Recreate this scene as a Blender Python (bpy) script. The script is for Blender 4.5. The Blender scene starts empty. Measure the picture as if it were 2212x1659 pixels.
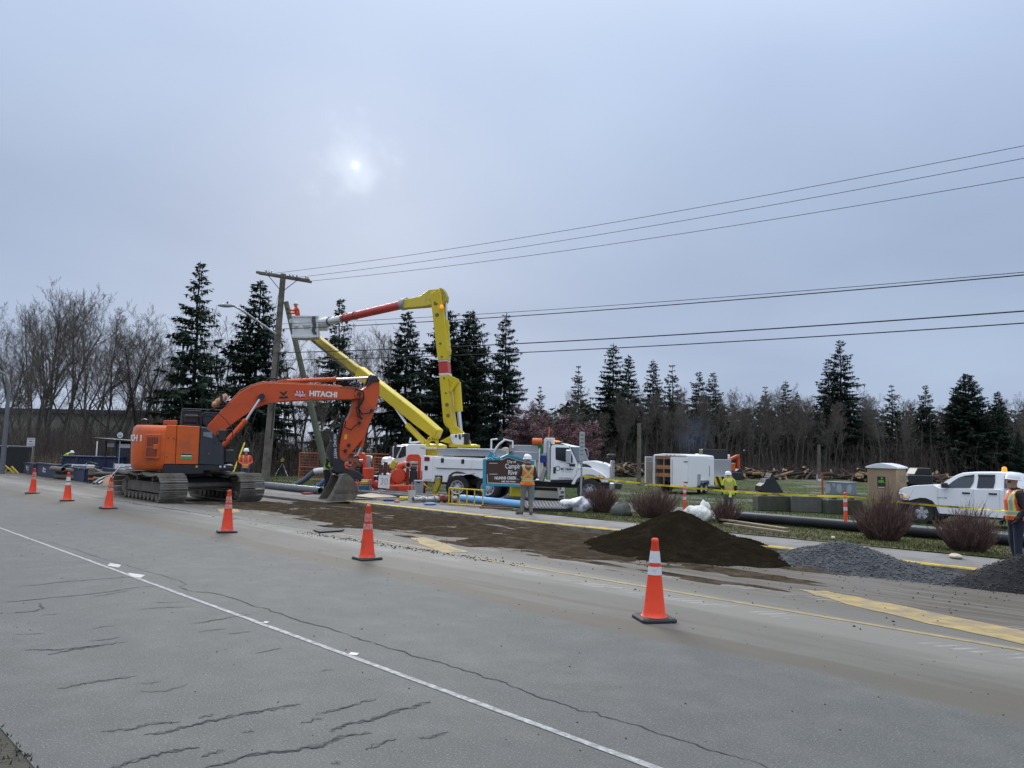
import bpy, bmesh, math, random
from mathutils import Vector, Matrix, noise as mnoise
R = math.radians
SC = bpy.context.scene
COL = SC.collection
# ---------------------------------------------------------------- camera
CAM_H = 1.85
PITCH, ROLL = R(5.07), R(1.2)
FPX, CX, CY = 1662.0, 1106.0, 829.5          # photograph measured on a 2212 x 1659 grid
cam_d = bpy.data.cameras.new('camera')
cam_d.sensor_width = 36.0
cam_d.lens = 36.0 * FPX / 2212.0
cam_d.clip_start = 0.05
cam_d.clip_end = 6000
cam = bpy.data.objects.new('camera', cam_d)
COL.objects.link(cam)
CAM_M = Matrix.Rotation(math.pi / 2 + PITCH, 4, 'X') @ Matrix.Rotation(ROLL, 4, 'Z')
cam.matrix_world = Matrix.Translation((0, 0, CAM_H)) @ CAM_M
SC.camera = cam
CAM_R = CAM_M.to_3x3()
def ray(px, py):
 return CAM_R @ Vector(((px - CX) / FPX, -(py - CY) / FPX, -1.0))
def gpx(px, py, z=0.0):
 d = ray(px, py)
 t = (z - CAM_H) / d.z
 return Vector((d.x * t, d.y * t, z))
def atY(px, py, Y):
 d = ray(px, py)
 t = Y / d.y
 return Vector((d.x * t, Y, CAM_H + d.z * t))
# ---------------------------------------------------------------- world: overcast sky with the sun behind thin cloud
SUN_DIR = ray(768, 356).normalized()
w = bpy.data.worlds.new('World')
SC.world = w
w.use_nodes = True
nt = w.node_tree
nt.nodes.clear()
N, L = nt.nodes.new, nt.links.new
out = N('ShaderNodeOutputWorld')
bg = N('ShaderNodeBackground')
sky = N('ShaderNodeTexSky')
sky.sky_type = 'NISHITA'
sky.sun_disc = False
sky.sun_elevation = math.asin(SUN_DIR.z)
sky.sun_rotation = math.atan2(SUN_DIR.x, SUN_DIR.y)
sky.air_density = 1.0
sky.dust_density = 2.0
tc = N('ShaderNodeTexCoord')
sep = N('ShaderNodeSeparateXYZ')
L(tc.outputs['Generated'], sep.inputs[0])
def wmath(op, a, b=None, clamp=False):
 n = N('ShaderNodeMath')
 n.operation = op
 n.use_clamp = clamp
 for i, v in enumerate((a, b)):
  if v is None:
   continue
  if isinstance(v, (int, float)):
   n.inputs[i].default_value = v
  else:
   L(v, n.inputs[i])
 return n.outputs[0]
zz_ = wmath('ADD', wmath('MAXIMUM', sep.outputs[2], 0.0), 0.22)
cmb = N('ShaderNodeCombineXYZ')
L(wmath('DIVIDE', sep.outputs[0], zz_), cmb.inputs[0])
L(wmath('DIVIDE', sep.outputs[1], zz_), cmb.inputs[1])
cn = N('ShaderNodeTexNoise')
cn.inputs['Scale'].default_value = 0.9
cn.inputs['Detail'].default_value = 7
cn.inputs['Roughness'].default_value = 0.42
cn.inputs['Distortion'].default_value = 0.25
L(cmb.outputs[0], cn.inputs['Vector'])
cr = N('ShaderNodeValToRGB')
cr.color_ramp.elements[0].position = 0.30
cr.color_ramp.elements[0].color = (0.222, 0.278, 0.392, 1)
cr.color_ramp.elements[1].position = 0.72
cr.color_ramp.elements[1].color = (0.300, 0.366, 0.484, 1)
L(cn.outputs[0], cr.inputs[0])
# overcast luminance rises smoothly towards the zenith
el = wmath('MAXIMUM', sep.outputs[2], 0.0)
grad = wmath('ADD', wmath('MULTIPLY', wmath('POWER', el, 3.4), 2.6), 0.80)
# and the cloud is thicker and whiter overhead
whi = N('ShaderNodeMix')
whi.data_type = 'RGBA'
whi.inputs[7].default_value = (0.44, 0.46, 0.49, 1)
L(wmath('MULTIPLY', wmath('SUBTRACT', el, 0.45), 1.8, True), whi.inputs[0])
L(cr.outputs[0], whi.inputs[6])
mulc = N('ShaderNodeVectorMath')
mulc.operation = 'SCALE'
L(whi.outputs[2], mulc.inputs[0])
L(grad, mulc.inputs['Scale'])
# light scattered round the veiled sun
dotn = N('ShaderNodeVectorMath')
dotn.operation = 'DOT_PRODUCT'
nrm = N('ShaderNodeVectorMath')
nrm.operation = 'NORMALIZE'
L(tc.outputs['Generated'], nrm.inputs[0])
L(nrm.outputs[0], dotn.inputs[0])
dotn.inputs[1].default_value = SUN_DIR
dp = wmath('MAXIMUM', dotn.outputs['Value'], 0.0)
ang = wmath('ARCCOSINE', wmath('MINIMUM', dp, 1.0))          # radians from the sun
n2 = N('ShaderNodeTexNoise')
n2.inputs['Scale'].default_value = 26
n2.inputs['Detail'].default_value = 4
L(nrm.outputs[0], n2.inputs['Vector'])
warp = wmath('MAXIMUM', wmath('SUBTRACT', wmath('MULTIPLY', n2.outputs[0], 2.2), 0.15), 0.5)
aw = wmath('MULTIPLY', ang, warp)
def gauss(x, sig, amp):
 q = wmath('DIVIDE', x, sig)
 return wmath('MULTIPLY', wmath('EXPONENT', wmath('MULTIPLY', wmath('MULTIPLY', q, q), -1.0)), amp)
glow = wmath('ADD', wmath('ADD', gauss(aw, 0.0055, 0.16), gauss(aw, 0.028, 0.10)), gauss(ang, 0.15, 0.02))
gc = N('ShaderNodeVectorMath')
gc.operation = 'SCALE'
gc.inputs[0].default_value = (0.95, 1.0, 1.0)
L(glow, gc.inputs['Scale'])
addc = N('ShaderNodeVectorMath')
addc.operation = 'ADD'
L(mulc.outputs[0], addc.inputs[0])
L(gc.outputs[0], addc.inputs[1])
skys = N('ShaderNodeVectorMath')
skys.operation = 'SCALE'
skys.inputs['Scale'].default_value = 0.05
L(sky.outputs[0], skys.inputs[0])
mixs = N('ShaderNodeMix')
mixs.data_type = 'RGBA'
mixs.inputs[0].default_value = 0.03
L(addc.outputs[0], mixs.inputs[6])
L(skys.outputs[0], mixs.inputs[7])
L(mixs.outputs[2], bg.inputs[0])
bg.inputs[1].default_value = 1.0
L(bg.outputs[0], out.inputs[0])
sun_d = bpy.data.lights.new('sun', 'SUN')
sun_d.energy = 1.25
sun_d.angle = R(22)
sun_d.color = (1.0, 0.96, 0.9)
sun = bpy.data.objects.new('sun', sun_d)
sun.rotation_euler = SUN_DIR.to_track_quat('Z', 'Y').to_euler()
sun.location = (0, 0, 60)
COL.objects.link(sun)
SC.view_settings.view_transform = 'Standard'
SC.view_settings.look = 'None'
SC.view_settings.gamma = 1
SC.view_settings.exposure = 0.97
SC.view_settings.use_curve_mapping = False
SC.cycles.use_denoising = True
SC.cycles.max_bounces = 5
SC.cycles.use_adaptive_sampling = True
SC.cycles.adaptive_threshold = 0.02
SC.cycles.transparent_max_bounces = 12
# ---------------------------------------------------------------- helpers
RND = random.Random(7)
AZ = R(44.56)                                  # the road runs away to the left at this azimuth
UX, UY = -math.sin(AZ), math.cos(AZ)           # along the road (s)
NX, NY = math.cos(AZ), math.sin(AZ)            # across the road (p)
def W(s, p, z=0.0):
 return Vector((UX * s + NX * p, UY * s + NY * p, z))
def SP(v):
 return (v.x * UX + v.y * UY, v.x * NX + v.y * NY)
KP = 16.15                                     # kerb face
def zroad(p):
 return 0.0 if p < 9 else -0.24 * (p - 9) / (KP - 9)
def zgnd(p):
 """height of the ground across the road"""
 if p < KP:
  return zroad(p)
 pts = [(KP, -0.10), (18.2, -0.09), (19.0, -0.14), (23.0, -0.24), (24.0, -0.32), (30.0, -0.46), (34, -0.47), (60, -0.6), (4000, -0.6)]
 for (a, za), (b, zb) in zip(pts, pts[1:]):
  if p <= b:
   return za + (zb - za) * (p - a) / (b - a)
 return -0.6
def zat(x, y):
 return zgnd(x * NX + y * NY)
def G(px, py):
 """ground point under a photo pixel, following the ground profile"""
 z = -0.2
 for _ in range(12):
  v = gpx(px, py, z)
  z = zat(v.x, v.y)
 return Vector((v.x, v.y, z))
def AY(px, Y):
 """ground point Y metres ahead at photo column px"""
 v = atY(px, 1000, Y)
 return Vector((v.x, v.y, zat(v.x, v.y)))
def Zm(rx, ry, rw, ow):
 k = rw / ow / 1.82278
 ox, oy = rx / 1.82278, ry / 1.82278
 return lambda x, y: (ox + k * x, oy + k * y)
Z1 = Zm(400, 1400, 1200, 2212)
Z4 = Zm(1400, 1650, 1100, 2212)
Z3 = Zm(950, 1000, 950, 2212)
ZT = Zm(1200, 1100, 1300, 2212)
Z5 = Zm(2400, 1650, 1000, 2212)
Z6 = Zm(3200, 1700, 832, 2212)
ZC = Zm(2080, 1720, 420, 2177)
ZP = Zm(1450, 1720, 400, 2212)
ZB = Zm(1220, 1700, 340, 1880)
ZL = Zm(0, 1750, 420, 2212)
Z2 = Zm(0, 1600, 600, 2212)
ZM = Zm(880, 1720, 420, 2212)
ZK = Zm(420, 1720, 280, 1659)
# ---- materials
MATS = {}
def mat(name, col, rough=0.6, metal=0.0, var=0.12, scale=4.0, bump=0.0, bscale=60.0, emit=0.0, dirt=None, dirt_amt=0.5, alpha=1.0, spec=0.5):
 if name in MATS:
  return MATS[name]
 m = bpy.data.materials.new(name)
 MATS[name] = m
 m.use_nodes = True
 t = m.node_tree
 b = t.nodes['Principled BSDF']
 b.inputs['Roughness'].default_value = rough
 b.inputs['Metallic'].default_value = metal
 b.inputs['Specular IOR Level'].default_value = spec
 b.inputs['Alpha'].default_value = alpha
 c = t.nodes.new('ShaderNodeTexCoord')
 col4 = (*col, 1)
 src = None
 if var > 0:
  n = t.nodes.new('ShaderNodeTexNoise')
  n.inputs['Scale'].default_value = scale
  n.inputs['Detail'].default_value = 6
  t.links.new(c.outputs['Object'], n.inputs['Vector'])
  mx = t.nodes.new('ShaderNodeMix')
  mx.data_type = 'RGBA'
  mx.inputs[6].default_value = (*[max(0, v * (1 - var * 1.6)) for v in col], 1)
  mx.inputs[7].default_value = (*[min(1, v * (1 + var * 1.6)) for v in col], 1)
  t.links.new(n.outputs[0], mx.inputs[0])
  src = mx.outputs[2]
 if dirt is not None:
  n = t.nodes.new('ShaderNodeTexNoise')
  n.inputs['Scale'].default_value = scale * 0.7
  n.inputs['Detail'].default_value = 9
  n.inputs['Roughness'].default_value = 0.7
  t.links.new(c.outputs['Object'], n.inputs['Vector'])
  rp = t.nodes.new('ShaderNodeMapRange')
  rp.inputs[1].default_value = 0.62 - dirt_amt * 0.25
  rp.inputs[2].default_value = 0.80 - dirt_amt * 0.2
  t.links.new(n.outputs[0], rp.inputs[0])
  mx = t.nodes.new('ShaderNodeMix')
  mx.data_type = 'RGBA'
  mx.inputs[7].default_value = (*dirt, 1)
  if src:
   t.links.new(src, mx.inputs[6])
  else:
   mx.inputs[6].default_value = col4
  t.links.new(rp.outputs[0], mx.inputs[0])
  src = mx.outputs[2]
 if src:
  t.links.new(src, b.inputs['Base Color'])
 else:
  b.inputs['Base Color'].default_value = col4
 if emit > 0:
  b.inputs['Emission Color'].default_value = col4
  b.inputs['Emission Strength'].default_value = emit
 if bump > 0:
  n = t.nodes.new('ShaderNodeTexNoise')
  n.inputs['Scale'].default_value = bscale
  n.inputs['Detail'].default_value = 5
  t.links.new(c.outputs['Object'], n.inputs['Vector'])
  bp = t.nodes.new('ShaderNodeBump')
  bp.inputs['Strength'].default_value = bump
  bp.inputs['Distance'].default_value = 0.02
  t.links.new(n.outputs[0], bp.inputs['Height'])
  t.links.new(bp.outputs[0], b.inputs['Normal'])
 return m
# ---- mesh builder
class MB:
 def __init__(self):
  self.v, self.f, self.mi, self.cur = [], [], [], 0
 def add(self, vs, fs):
  o = len(self.v)
  self.v.extend([tuple(q) for q in vs])
  for f in fs:
   self.f.append([i + o for i in f])
   self.mi.append(self.cur)
  return self
 def bx(self, x0, x1, y0, y1, z0, z1):
  vs = [(x, y, z) for x in (x0, x1) for y in (y0, y1) for z in (z0, z1)]
  return self.add(vs, [(0, 1, 3, 2), (4, 6, 7, 5), (0, 4, 5, 1), (2, 3, 7, 6), (0, 2, 6, 4), (1, 5, 7, 3)])
 def obox(self, c, sx, sy, sz, M=None):
  """box of full size about c, turned by the 3x3 M"""
  M = M or Matrix.Identity(3)
  c = Vector(c)
  vs = [c + M @ Vector((x, y, z)) for x in (-sx / 2, sx / 2) for y in (-sy / 2, sy / 2) for z in (-sz / 2, sz / 2)]
  return self.add(vs, [(0, 1, 3, 2), (4, 6, 7, 5), (0, 4, 5, 1), (2, 3, 7, 6), (0, 2, 6, 4), (1, 5, 7, 3)])
 def bar(self, a, b, wd, ht, up=(0, 0, 1)):
  """rectangular bar from a to b"""
  a, b = Vector(a), Vector(b)
  d = (b - a)
  ln = d.length
  d.normalize()
  u = Vector(up)
  s = d.cross(u)
  if s.length < 1e-4:
   s = d.cross(Vector((1, 0, 0)))
  s.normalize()
  u = s.cross(d)
  M = Matrix((d, s, u)).transposed()
  return self.obox((a + b) / 2, ln, wd, ht, M)
 def cyl(self, a, b, r0, r1=None, n=12, caps=True):
  return self.tube([a, b], [r0, r0 if r1 is None else r1], n, caps)
 def tube(self, pts, r, n=8, caps=True, flat=1.0):
  pts = [Vector(q) for q in pts]
  k = len(pts)
  rs = r if isinstance(r, (list, tuple)) else [r] * k
  d0 = (pts[1] - pts[0]).normalized()
  ref = Vector((0, 0, 1)) if abs(d0.z) < 0.9 else Vector((1, 0, 0))
  s = d0.cross(ref).normalized()
  vs = []
  for i, q in enumerate(pts):
   d = (pts[min(i + 1, k - 1)] - pts[max(i - 1, 0)])
   if d.length < 1e-9:
    d = d0
   d = d.normalized()
   s = (s - d * s.dot(d))
   if s.length < 1e-6:
    s = d.orthogonal()
   s.normalize()
   t = d.cross(s)
   for j in range(n):
    a = 2 * math.pi * j / n
    vs.append(q + (s * math.cos(a) + t * math.sin(a) * flat) * rs[i])
  fs = []
  for i in range(k - 1):
   for j in range(n):
    j2 = (j + 1) % n
    fs.append((i * n + j, i * n + j2, (i + 1) * n + j2, (i + 1) * n + j))
  if caps:
   fs.append(tuple(reversed(range(n))))
   fs.append(tuple((k - 1) * n + j for j in range(n)))
  return self.add(vs, fs)
 def prism(self, poly, y0, y1):
  """polygon in x,z drawn out along y"""
  n = len(poly)
  vs = [(x, y0, z) for x, z in poly] + [(x, y1, z) for x, z in poly]
  fs = [tuple(range(n)), tuple(reversed(range(n, 2 * n)))]
  fs += [(i, i + n, (i + 1) % n + n, (i + 1) % n) for i in range(n)]
  return self.add(vs, fs)
 def prismz(self, poly, z0, z1):
  n = len(poly)
  vs = [(x, y, z0) for x, y in poly] + [(x, y, z1) for x, y in poly]
  fs = [tuple(reversed(range(n))), tuple(range(n, 2 * n))]
  fs += [(i, (i + 1) % n, (i + 1) % n + n, i + n) for i in range(n)]
  return self.add(vs, fs)
 def prismx(self, poly, x0, x1):
  n = len(poly)
  vs = [(x0, y, z) for y, z in poly] + [(x1, y, z) for y, z in poly]
  fs = [tuple(reversed(range(n))), tuple(range(n, 2 * n))]
  fs += [(i, (i + 1) % n, (i + 1) % n + n, i + n) for i in range(n)]
  return self.add(vs, fs)
 def loft(self, rings, cap=True):
  n = len(rings[0])
  vs = [q for r in rings for q in r]
  fs = []
  for i in range(len(rings) - 1):
   for j in range(n):
    j2 = (j + 1) % n
    fs.append((i * n + j, i * n + j2, (i + 1) * n + j2, (i + 1) * n + j))
  if cap:
   fs.append(tuple(reversed(range(n))))
   fs.append(tuple((len(rings) - 1) * n + j for j in range(n)))
  return self.add(vs, fs)
 def lathe(self, prof, n=16, c=(0, 0, 0), ax='z', cap=True):
  rings = []
  for r, h in prof:
   ring = []
   for j in range(n):
    a = 2 * math.pi * j / n
    x, y = r * math.cos(a), r * math.sin(a)
    q = {'z': (x, y, h), 'y': (x, h, -y), 'x': (h, x, y)}[ax]
    ring.append((q[0] + c[0], q[1] + c[1], q[2] + c[2]))
   rings.append(ring)
  return self.loft(rings, cap)
 def ball(self, c, rx, ry=None, rz=None, n=10, m=7):
  ry = ry or rx
  rz = rz or rx
  rings = []
  for i in range(m + 1):
   th = math.pi * i / m
   rr = max(math.sin(th), 0.02)
   rings.append([(c[0] + rx * rr * math.cos(2 * math.pi * j / n), c[1] + ry * rr * math.sin(2 * math.pi * j / n), c[2] - rz * math.cos(th)) for j in range(n)])
  return self.loft(rings)
 def quad(self, a, b, c, d):
  return self.add([a, b, c, d], [(0, 1, 2, 3)])
 def mesh(self, name):
  me = bpy.data.meshes.new(name)
  me.from_pydata(self.v, [], self.f)
  me.validate()
  return me
 def build(self, name, m, parent=None, smooth=0, bevel=0.0, loc=None, seg=1):
  me = self.mesh(name)
  if bevel > 0:
   b = bmesh.new()
   b.from_mesh(me)
   bmesh.ops.remove_doubles(b, verts=b.verts, dist=1e-5)
   bmesh.ops.recalc_face_normals(b, faces=b.faces)
   eds = [e for e in b.edges if len(e.link_faces) == 2 and e.calc_face_angle(0) > R(28)]
   bmesh.ops.bevel(b, geom=eds, offset=bevel, segments=seg, affect='EDGES', profile=0.6, clamp_overlap=True)
   b.to_mesh(me)
   b.free()
  else:
   b = bmesh.new()
   b.from_mesh(me)
   bmesh.ops.recalc_face_normals(b, faces=b.faces)
   b.to_mesh(me)
   b.free()
  if isinstance(m, (list, tuple)):
   for q in m:
    me.materials.append(q)
   if bevel == 0 and len(me.polygons) == len(self.mi):
    me.polygons.foreach_set('material_index', self.mi)
  elif m is not None:
   me.materials.append(m)
  if smooth:
   me.shade_smooth()
   me.set_sharp_from_angle(angle=R(smooth))
  return link(name, me, parent, loc)
def link(name, me, parent=None, loc=None):
 o = bpy.data.objects.new(name, me)
 COL.objects.link(o)
 if parent is not None:
  o.parent = parent
 if loc is not None:
  o.location = loc
 return o
def tag(o, label, cat, group=None):
 o['label'] = label
 o['category'] = cat
 if group:
  o['group'] = group
 return o
def thing(name, label, cat, loc=(0, 0, 0), rotz=0.0, group=None):
 o = bpy.data.objects.new(name, None)
 COL.objects.link(o)
 o.empty_display_size = 0.2
 o.location = loc
 o.rotation_euler = (0, 0, rotz)
 return tag(o, label, cat, group)
def dup(root, label=None, loc=None, rotz=None, scale=None):
 r = root.copy()
 COL.objects.link(r)
 if label:
  r['label'] = label
 if loc is not None:
  r.location = loc
 if rotz is not None:
  r.rotation_euler = (0, 0, rotz)
 if scale is not None:
  r.scale = scale if not isinstance(scale, (int, float)) else (scale,) * 3
 for ch in list(root.children):
  c = ch.copy()
  COL.objects.link(c)
  c.parent = r
  for g in list(ch.children):
   d = g.copy()
   COL.objects.link(d)
   d.parent = c
 return r
def kind(o, k):
 o['kind'] = k
 return o
class Frame:
 """a vertical working plane: local x forward, y left, z up; photo pixels turn into local x,z on the plane y = const"""
 def __init__(self, x, y, z, heading):
  self.o, self.h = Vector((x, y, z)), heading
  self.M = Matrix.Translation(self.o) @ Matrix.Rotation(heading, 4, 'Z')
  self.I = self.M.inverted()
  self.c = self.I @ Vector((0, 0, CAM_H))
 def pix(self, q, y=0.0):
  d = self.I.to_3x3() @ ray(*q)
  t = (y - self.c.y) / d.y
  return (self.c.x + d.x * t, self.c.z + d.z * t)
 def pt(self, q, y=0.0):
  x, z = self.pix(q, y)
  return Vector((x, y, z))
 def poly(self, Z, pts, y=0.0):
  return [self.pix(Z(*q), y) for q in pts]
 def loc(self, v):
  return self.I @ Vector(v)
def text_obj(s, size, depth, m, parent, M, name='lettering', align='CENTER', xs=1.0, shear=0.0, bold=0.0):
 cu = bpy.data.curves.new('lettering', 'FONT')
 cu.body = s
 cu.size = size
 cu.extrude = depth
 cu.align_x = align
 cu.align_y = 'CENTER'
 cu.shear = shear
 cu.offset = bold
 cu.resolution_u = 3
 o = bpy.data.objects.new('lettering_source', cu)
 COL.objects.link(o)
 dg = bpy.context.evaluated_depsgraph_get()
 me = bpy.data.meshes.new_from_object(o.evaluated_get(dg))
 bpy.data.objects.remove(o)
 bpy.data.curves.remove(cu)
 me.transform(M @ Matrix.Scale(xs, 4, (1, 0, 0)))
 me.materials.clear()
 me.materials.append(m)
 return link(name, me, parent)
def side_M(x, y, z, ang=0.0, sgn=-1):
 """lettering on a plane facing local -y (sgn -1): text runs along +x"""
 B = Matrix(((1, 0, 0, 0), (0, 0, -1, 0), (0, 1, 0, 0), (0, 0, 0, 1)))
 return Matrix.Translation((x, y, z)) @ Matrix.Rotation(-ang, 4, 'Y') @ B
# ================================================================ setting: ground, road, kerb
def node_mat(name):
 m = bpy.data.materials.new(name)
 m.use_nodes = True
 t = m.node_tree
 b = t.nodes['Principled BSDF']
 return m, t, b
class NT:
 """small node writer"""
 def __init__(self, t):
  self.t = t
 def n(self, k, **kw):
  q = self.t.nodes.new('ShaderNode' + k)
  for a, v in kw.items():
   setattr(q, a, v)
  return q
 def l(self, a, b):
  self.t.links.new(a, b)
 def m(self, op, a, b=None, c=None, clamp=False):
  q = self.n('Math', operation=op, use_clamp=clamp)
  for i, v in enumerate((a, b, c)):
   if v is None:
    continue
   if isinstance(v, (int, float)):
    q.inputs[i].default_value = v
   else:
    self.l(v, q.inputs[i])
  return q.outputs[0]
 def noise(self, vec, scale, detail=5, rough=0.55, dist=0.0):
  q = self.n('TexNoise')
  q.inputs['Scale'].default_value = scale
  q.inputs['Detail'].default_value = detail
  q.inputs['Roughness'].default_value = rough
  q.inputs['Distortion'].default_value = dist
  self.l(vec, q.inputs['Vector'])
  return q.outputs[0]
 def rng(self, v, a, b, c=0.0, d=1.0, smooth=True):
  q = self.n('MapRange', interpolation_type='SMOOTHSTEP' if smooth else 'LINEAR')
  for i, x in enumerate((a, b, c, d)):
   q.inputs[i + 1].default_value = x
  self.l(v, q.inputs[0])
  return q.outputs[0]
 def mix(self, f, a, b):
  q = self.n('Mix', data_type='RGBA')
  if isinstance(f, (int, float)):
   q.inputs[0].default_value = f
  else:
   self.l(f, q.inputs[0])
  for i, v in ((6, a), (7, b)):
   if isinstance(v, tuple):
    q.inputs[i].default_value = (*v, 1)
   else:
    self.l(v, q.inputs[i])
  return q.outputs[2]
 def mapping(self, vec, sc):
  q = self.n('Mapping')
  q.inputs['Scale'].default_value = sc
  self.l(vec, q.inputs['Vector'])
  return q.outputs[0]
 def bump(self, h, b, strength, dist=0.01):
  q = self.n('Bump')
  q.inputs['Strength'].default_value = strength
  q.inputs['Distance'].default_value = dist
  self.l(h, q.inputs['Height'])
  self.l(q.outputs[0], b.inputs['Normal'])
def road_material():
 m, t, b = node_mat('asphalt')
 k = NT(t)
 o = k.n('TexCoord').outputs['Object']
 sp = k.n('SeparateXYZ')
 k.l(o, sp.inputs[0])
 s, p = sp.outputs[0], sp.outputs[1]
 big = k.noise(o, 0.35, 4)
 mid = k.noise(o, 2.2, 6, 0.65)
 fine = k.noise(o, 75, 3, 0.75)
 col = k.mix(big, (0.071, 0.073, 0.069), (0.106, 0.1075, 0.100))
 col = k.mix(k.m('MULTIPLY', k.rng(mid, 0.35, 0.75), 0.35), col, (0.165, 0.162, 0.153))
 # worn wheel tracks run along the road
 lane = k.noise(k.mapping(o, (0.03, 1.1, 1)), 1.0, 3)
 col = k.mix(k.m('MULTIPLY', k.rng(lane, 0.42, 0.62), 0.35), col, (0.080, 0.081, 0.079))
 speck = k.rng(fine, 0.55, 0.68)
 col = k.mix(k.m('MULTIPLY', speck, 0.50), col, (0.40, 0.395, 0.38))
 dark = k.rng(k.noise(o, 55, 3, 0.75), 0.55, 0.68)
 col = k.mix(k.m('MULTIPLY', dark, 0.50), col, (0.04, 0.04, 0.042))
 # dust and mud tracked along the closed half of the road
 st = k.noise(k.mapping(o, (0.16, 1.6, 1)), 1.0, 6, 0.6, 0.6)
 st2 = k.noise(k.mapping(o, (0.5, 5.0, 1)), 1.0, 6, 0.65, 0.4)
 pw = k.m('ADD', p, k.m('MULTIPLY', k.m('SUBTRACT', st, 0.5), 2.2))
 d1 = k.m('MULTIPLY', k.rng(pw, 6.4, 7.0), 0.62)
 col = k.mix(d1, col, k.mix(st2, (0.105, 0.091, 0.070), (0.195, 0.181, 0.155)))
 d2 = k.m('MULTIPLY', k.m('MULTIPLY', k.rng(pw, 7.9, 8.5), k.rng(pw, 9.6, 9.1)), 0.6)
 col = k.mix(d2, col, (0.215, 0.202, 0.176))
 ee = k.m('MULTIPLY', k.m('MULTIPLY', k.rng(pw, 6.5, 6.8), k.rng(pw, 7.5, 7.2)), 0.55)
 col = k.mix(ee, col, (0.092, 0.078, 0.057))
 mud = k.m('MULTIPLY', k.m('MULTIPLY', k.rng(pw, 9.6, 11.0), k.rng(st2, 0.38, 0.58)), 0.85)
 col = k.mix(mud, col, (0.075, 0.058, 0.041))
 lug = k.m('GREATER_THAN', k.m('SINE', k.m('ADD', k.m('MULTIPLY', s, 42.0), k.m('MULTIPLY', p, 26.0))), 0.25)
 pl2 = k.m('ADD', p, k.m('MULTIPLY', k.m('SUBTRACT', k.noise(k.mapping(o, (0.12, 0.0, 1)), 1.0, 2), 0.5), 1.2))
 band = k.m('ADD', k.m('MULTIPLY', k.rng(pl2, 8.55, 8.62), k.rng(pl2, 8.92, 8.85)), k.m('MULTIPLY', k.rng(pl2, 10.3, 10.4), k.rng(pl2, 10.8, 10.7)))
 lm = k.m('MULTIPLY', k.m('MULTIPLY', lug, band), k.m('MULTIPLY', k.rng(k.noise(o, 1.3, 4), 0.42, 0.6), 0.6))
 col = k.mix(lm, col, (0.34, 0.335, 0.32))
 stn = k.rng(k.noise(k.mapping(o, (0.5, 1.0, 1)), 0.9, 7, 0.62, 0.8), 0.60, 0.74)
 col = k.mix(k.m('MULTIPLY', stn, 0.45), col, (0.075, 0.073, 0.070))
 k.l(col, b.inputs['Base Color'])
 b.inputs['Roughness'].default_value = 0.85
 b.inputs['Specular IOR Level'].default_value = 0.3
 h = k.m('ADD', k.m('MULTIPLY', fine, 0.4), k.noise(o, 45, 4))
 k.bump(h, b, 0.35, 0.006)
 return m
def strip(name, mtl, s0, s1, ps, ds=1.0, zf=zgnd, dz=0.0, jitter=0.0):
 """sheet along the road between s0 and s1, following the cross profile at the listed offsets; object axes are s, p"""
 mb = MB()
 ns = max(1, int((s1 - s0) / ds))
 for i in range(ns + 1):
  s = s0 + (s1 - s0) * i / ns
  for p in ps:
   j = jitter * (mnoise.noise(Vector((s * 0.7, p * 3, 2))) if p in (ps[0], ps[-1]) else 0)
   mb.v.append((s, p + j, zf(p) + dz))
 m_ = len(ps)
 for i in range(ns):
  for j in range(m_ - 1):
   mb.f.append([i * m_ + j, (i + 1) * m_ + j, (i + 1) * m_ + j + 1, i * m_ + j + 1])
   mb.mi.append(0)
 o = mb.build(name, mtl)
 o.matrix_world = RD
 # sheets face up
 if sum(q.normal.z for q in o.data.polygons) < 0:
  o.data.flip_normals()
 return o
# object axes: x = along road, y = across.  (s,p) is left-handed in plan, so the frame is mirrored once
RD = Matrix(((UX, NX, 0, 0), (UY, NY, 0, 0), (0, 0, 1, 0), (0, 0, 0, 1)))
def grass_material(name, c0, c1, c2, bare):
 m, t, b = node_mat(name)
 k = NT(t)
 o = k.n('TexCoord').outputs['Object']
 a = k.noise(o, 0.25, 5, 0.6)
 f = k.noise(o, 9, 8, 0.75)
 g = k.noise(o, 0.06, 3)
 col = k.mix(k.rng(f, 0.3, 0.7), c0, c1)
 col = k.mix(k.m('MULTIPLY', k.rng(a, 0.42, 0.66), 0.7), col, c2)
 bb = k.m('MULTIPLY', k.rng(k.m('ADD', k.m('MULTIPLY', a, 0.6), k.m('MULTIPLY', g, 0.4)), 0.52, 0.60), bare)
 col = k.mix(bb, col, (0.17, 0.16, 0.145))
 k.l(col, b.inputs['Base Color'])
 b.inputs['Roughness'].default_value = 1.0
 b.inputs['Specular IOR Level'].default_value = 0.1
 k.bump(f, b, 0.8, 0.05)
 return m
def gravel_material(name, c0, c1, sc=28):
 m, t, b = node_mat(name)
 k = NT(t)
 o = k.n('TexCoord').outputs['Object']
 v = k.n('TexVoronoi')
 v.inputs['Scale'].default_value = sc
 k.l(o, v.inputs['Vector'])
 big = k.noise(o, 0.7, 5)
 sepc = k.n('SeparateColor')
 k.l(v.outputs['Color'], sepc.inputs[0])
 col = k.mix(sepc.outputs[0], c0, c1)
 col = k.mix(k.m('MULTIPLY', k.rng(big, 0.4, 0.7), 0.4), col, tuple(q * 0.6 for q in c0))
 k.l(col, b.inputs['Base Color'])
 b.inputs['Roughness'].default_value = 0.9
 k.bump(v.outputs['Distance'], b, 0.9, 0.03)
 return m
M_ROAD = road_material()
M_GRASS = grass_material('field_grass', (0.030, 0.045, 0.014), (0.068, 0.088, 0.030), (0.105, 0.100, 0.052), 0.85)
M_VERGE = grass_material('verge_grass', (0.045, 0.052, 0.018), (0.105, 0.11, 0.042), (0.15, 0.13, 0.07), 0.25)
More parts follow.
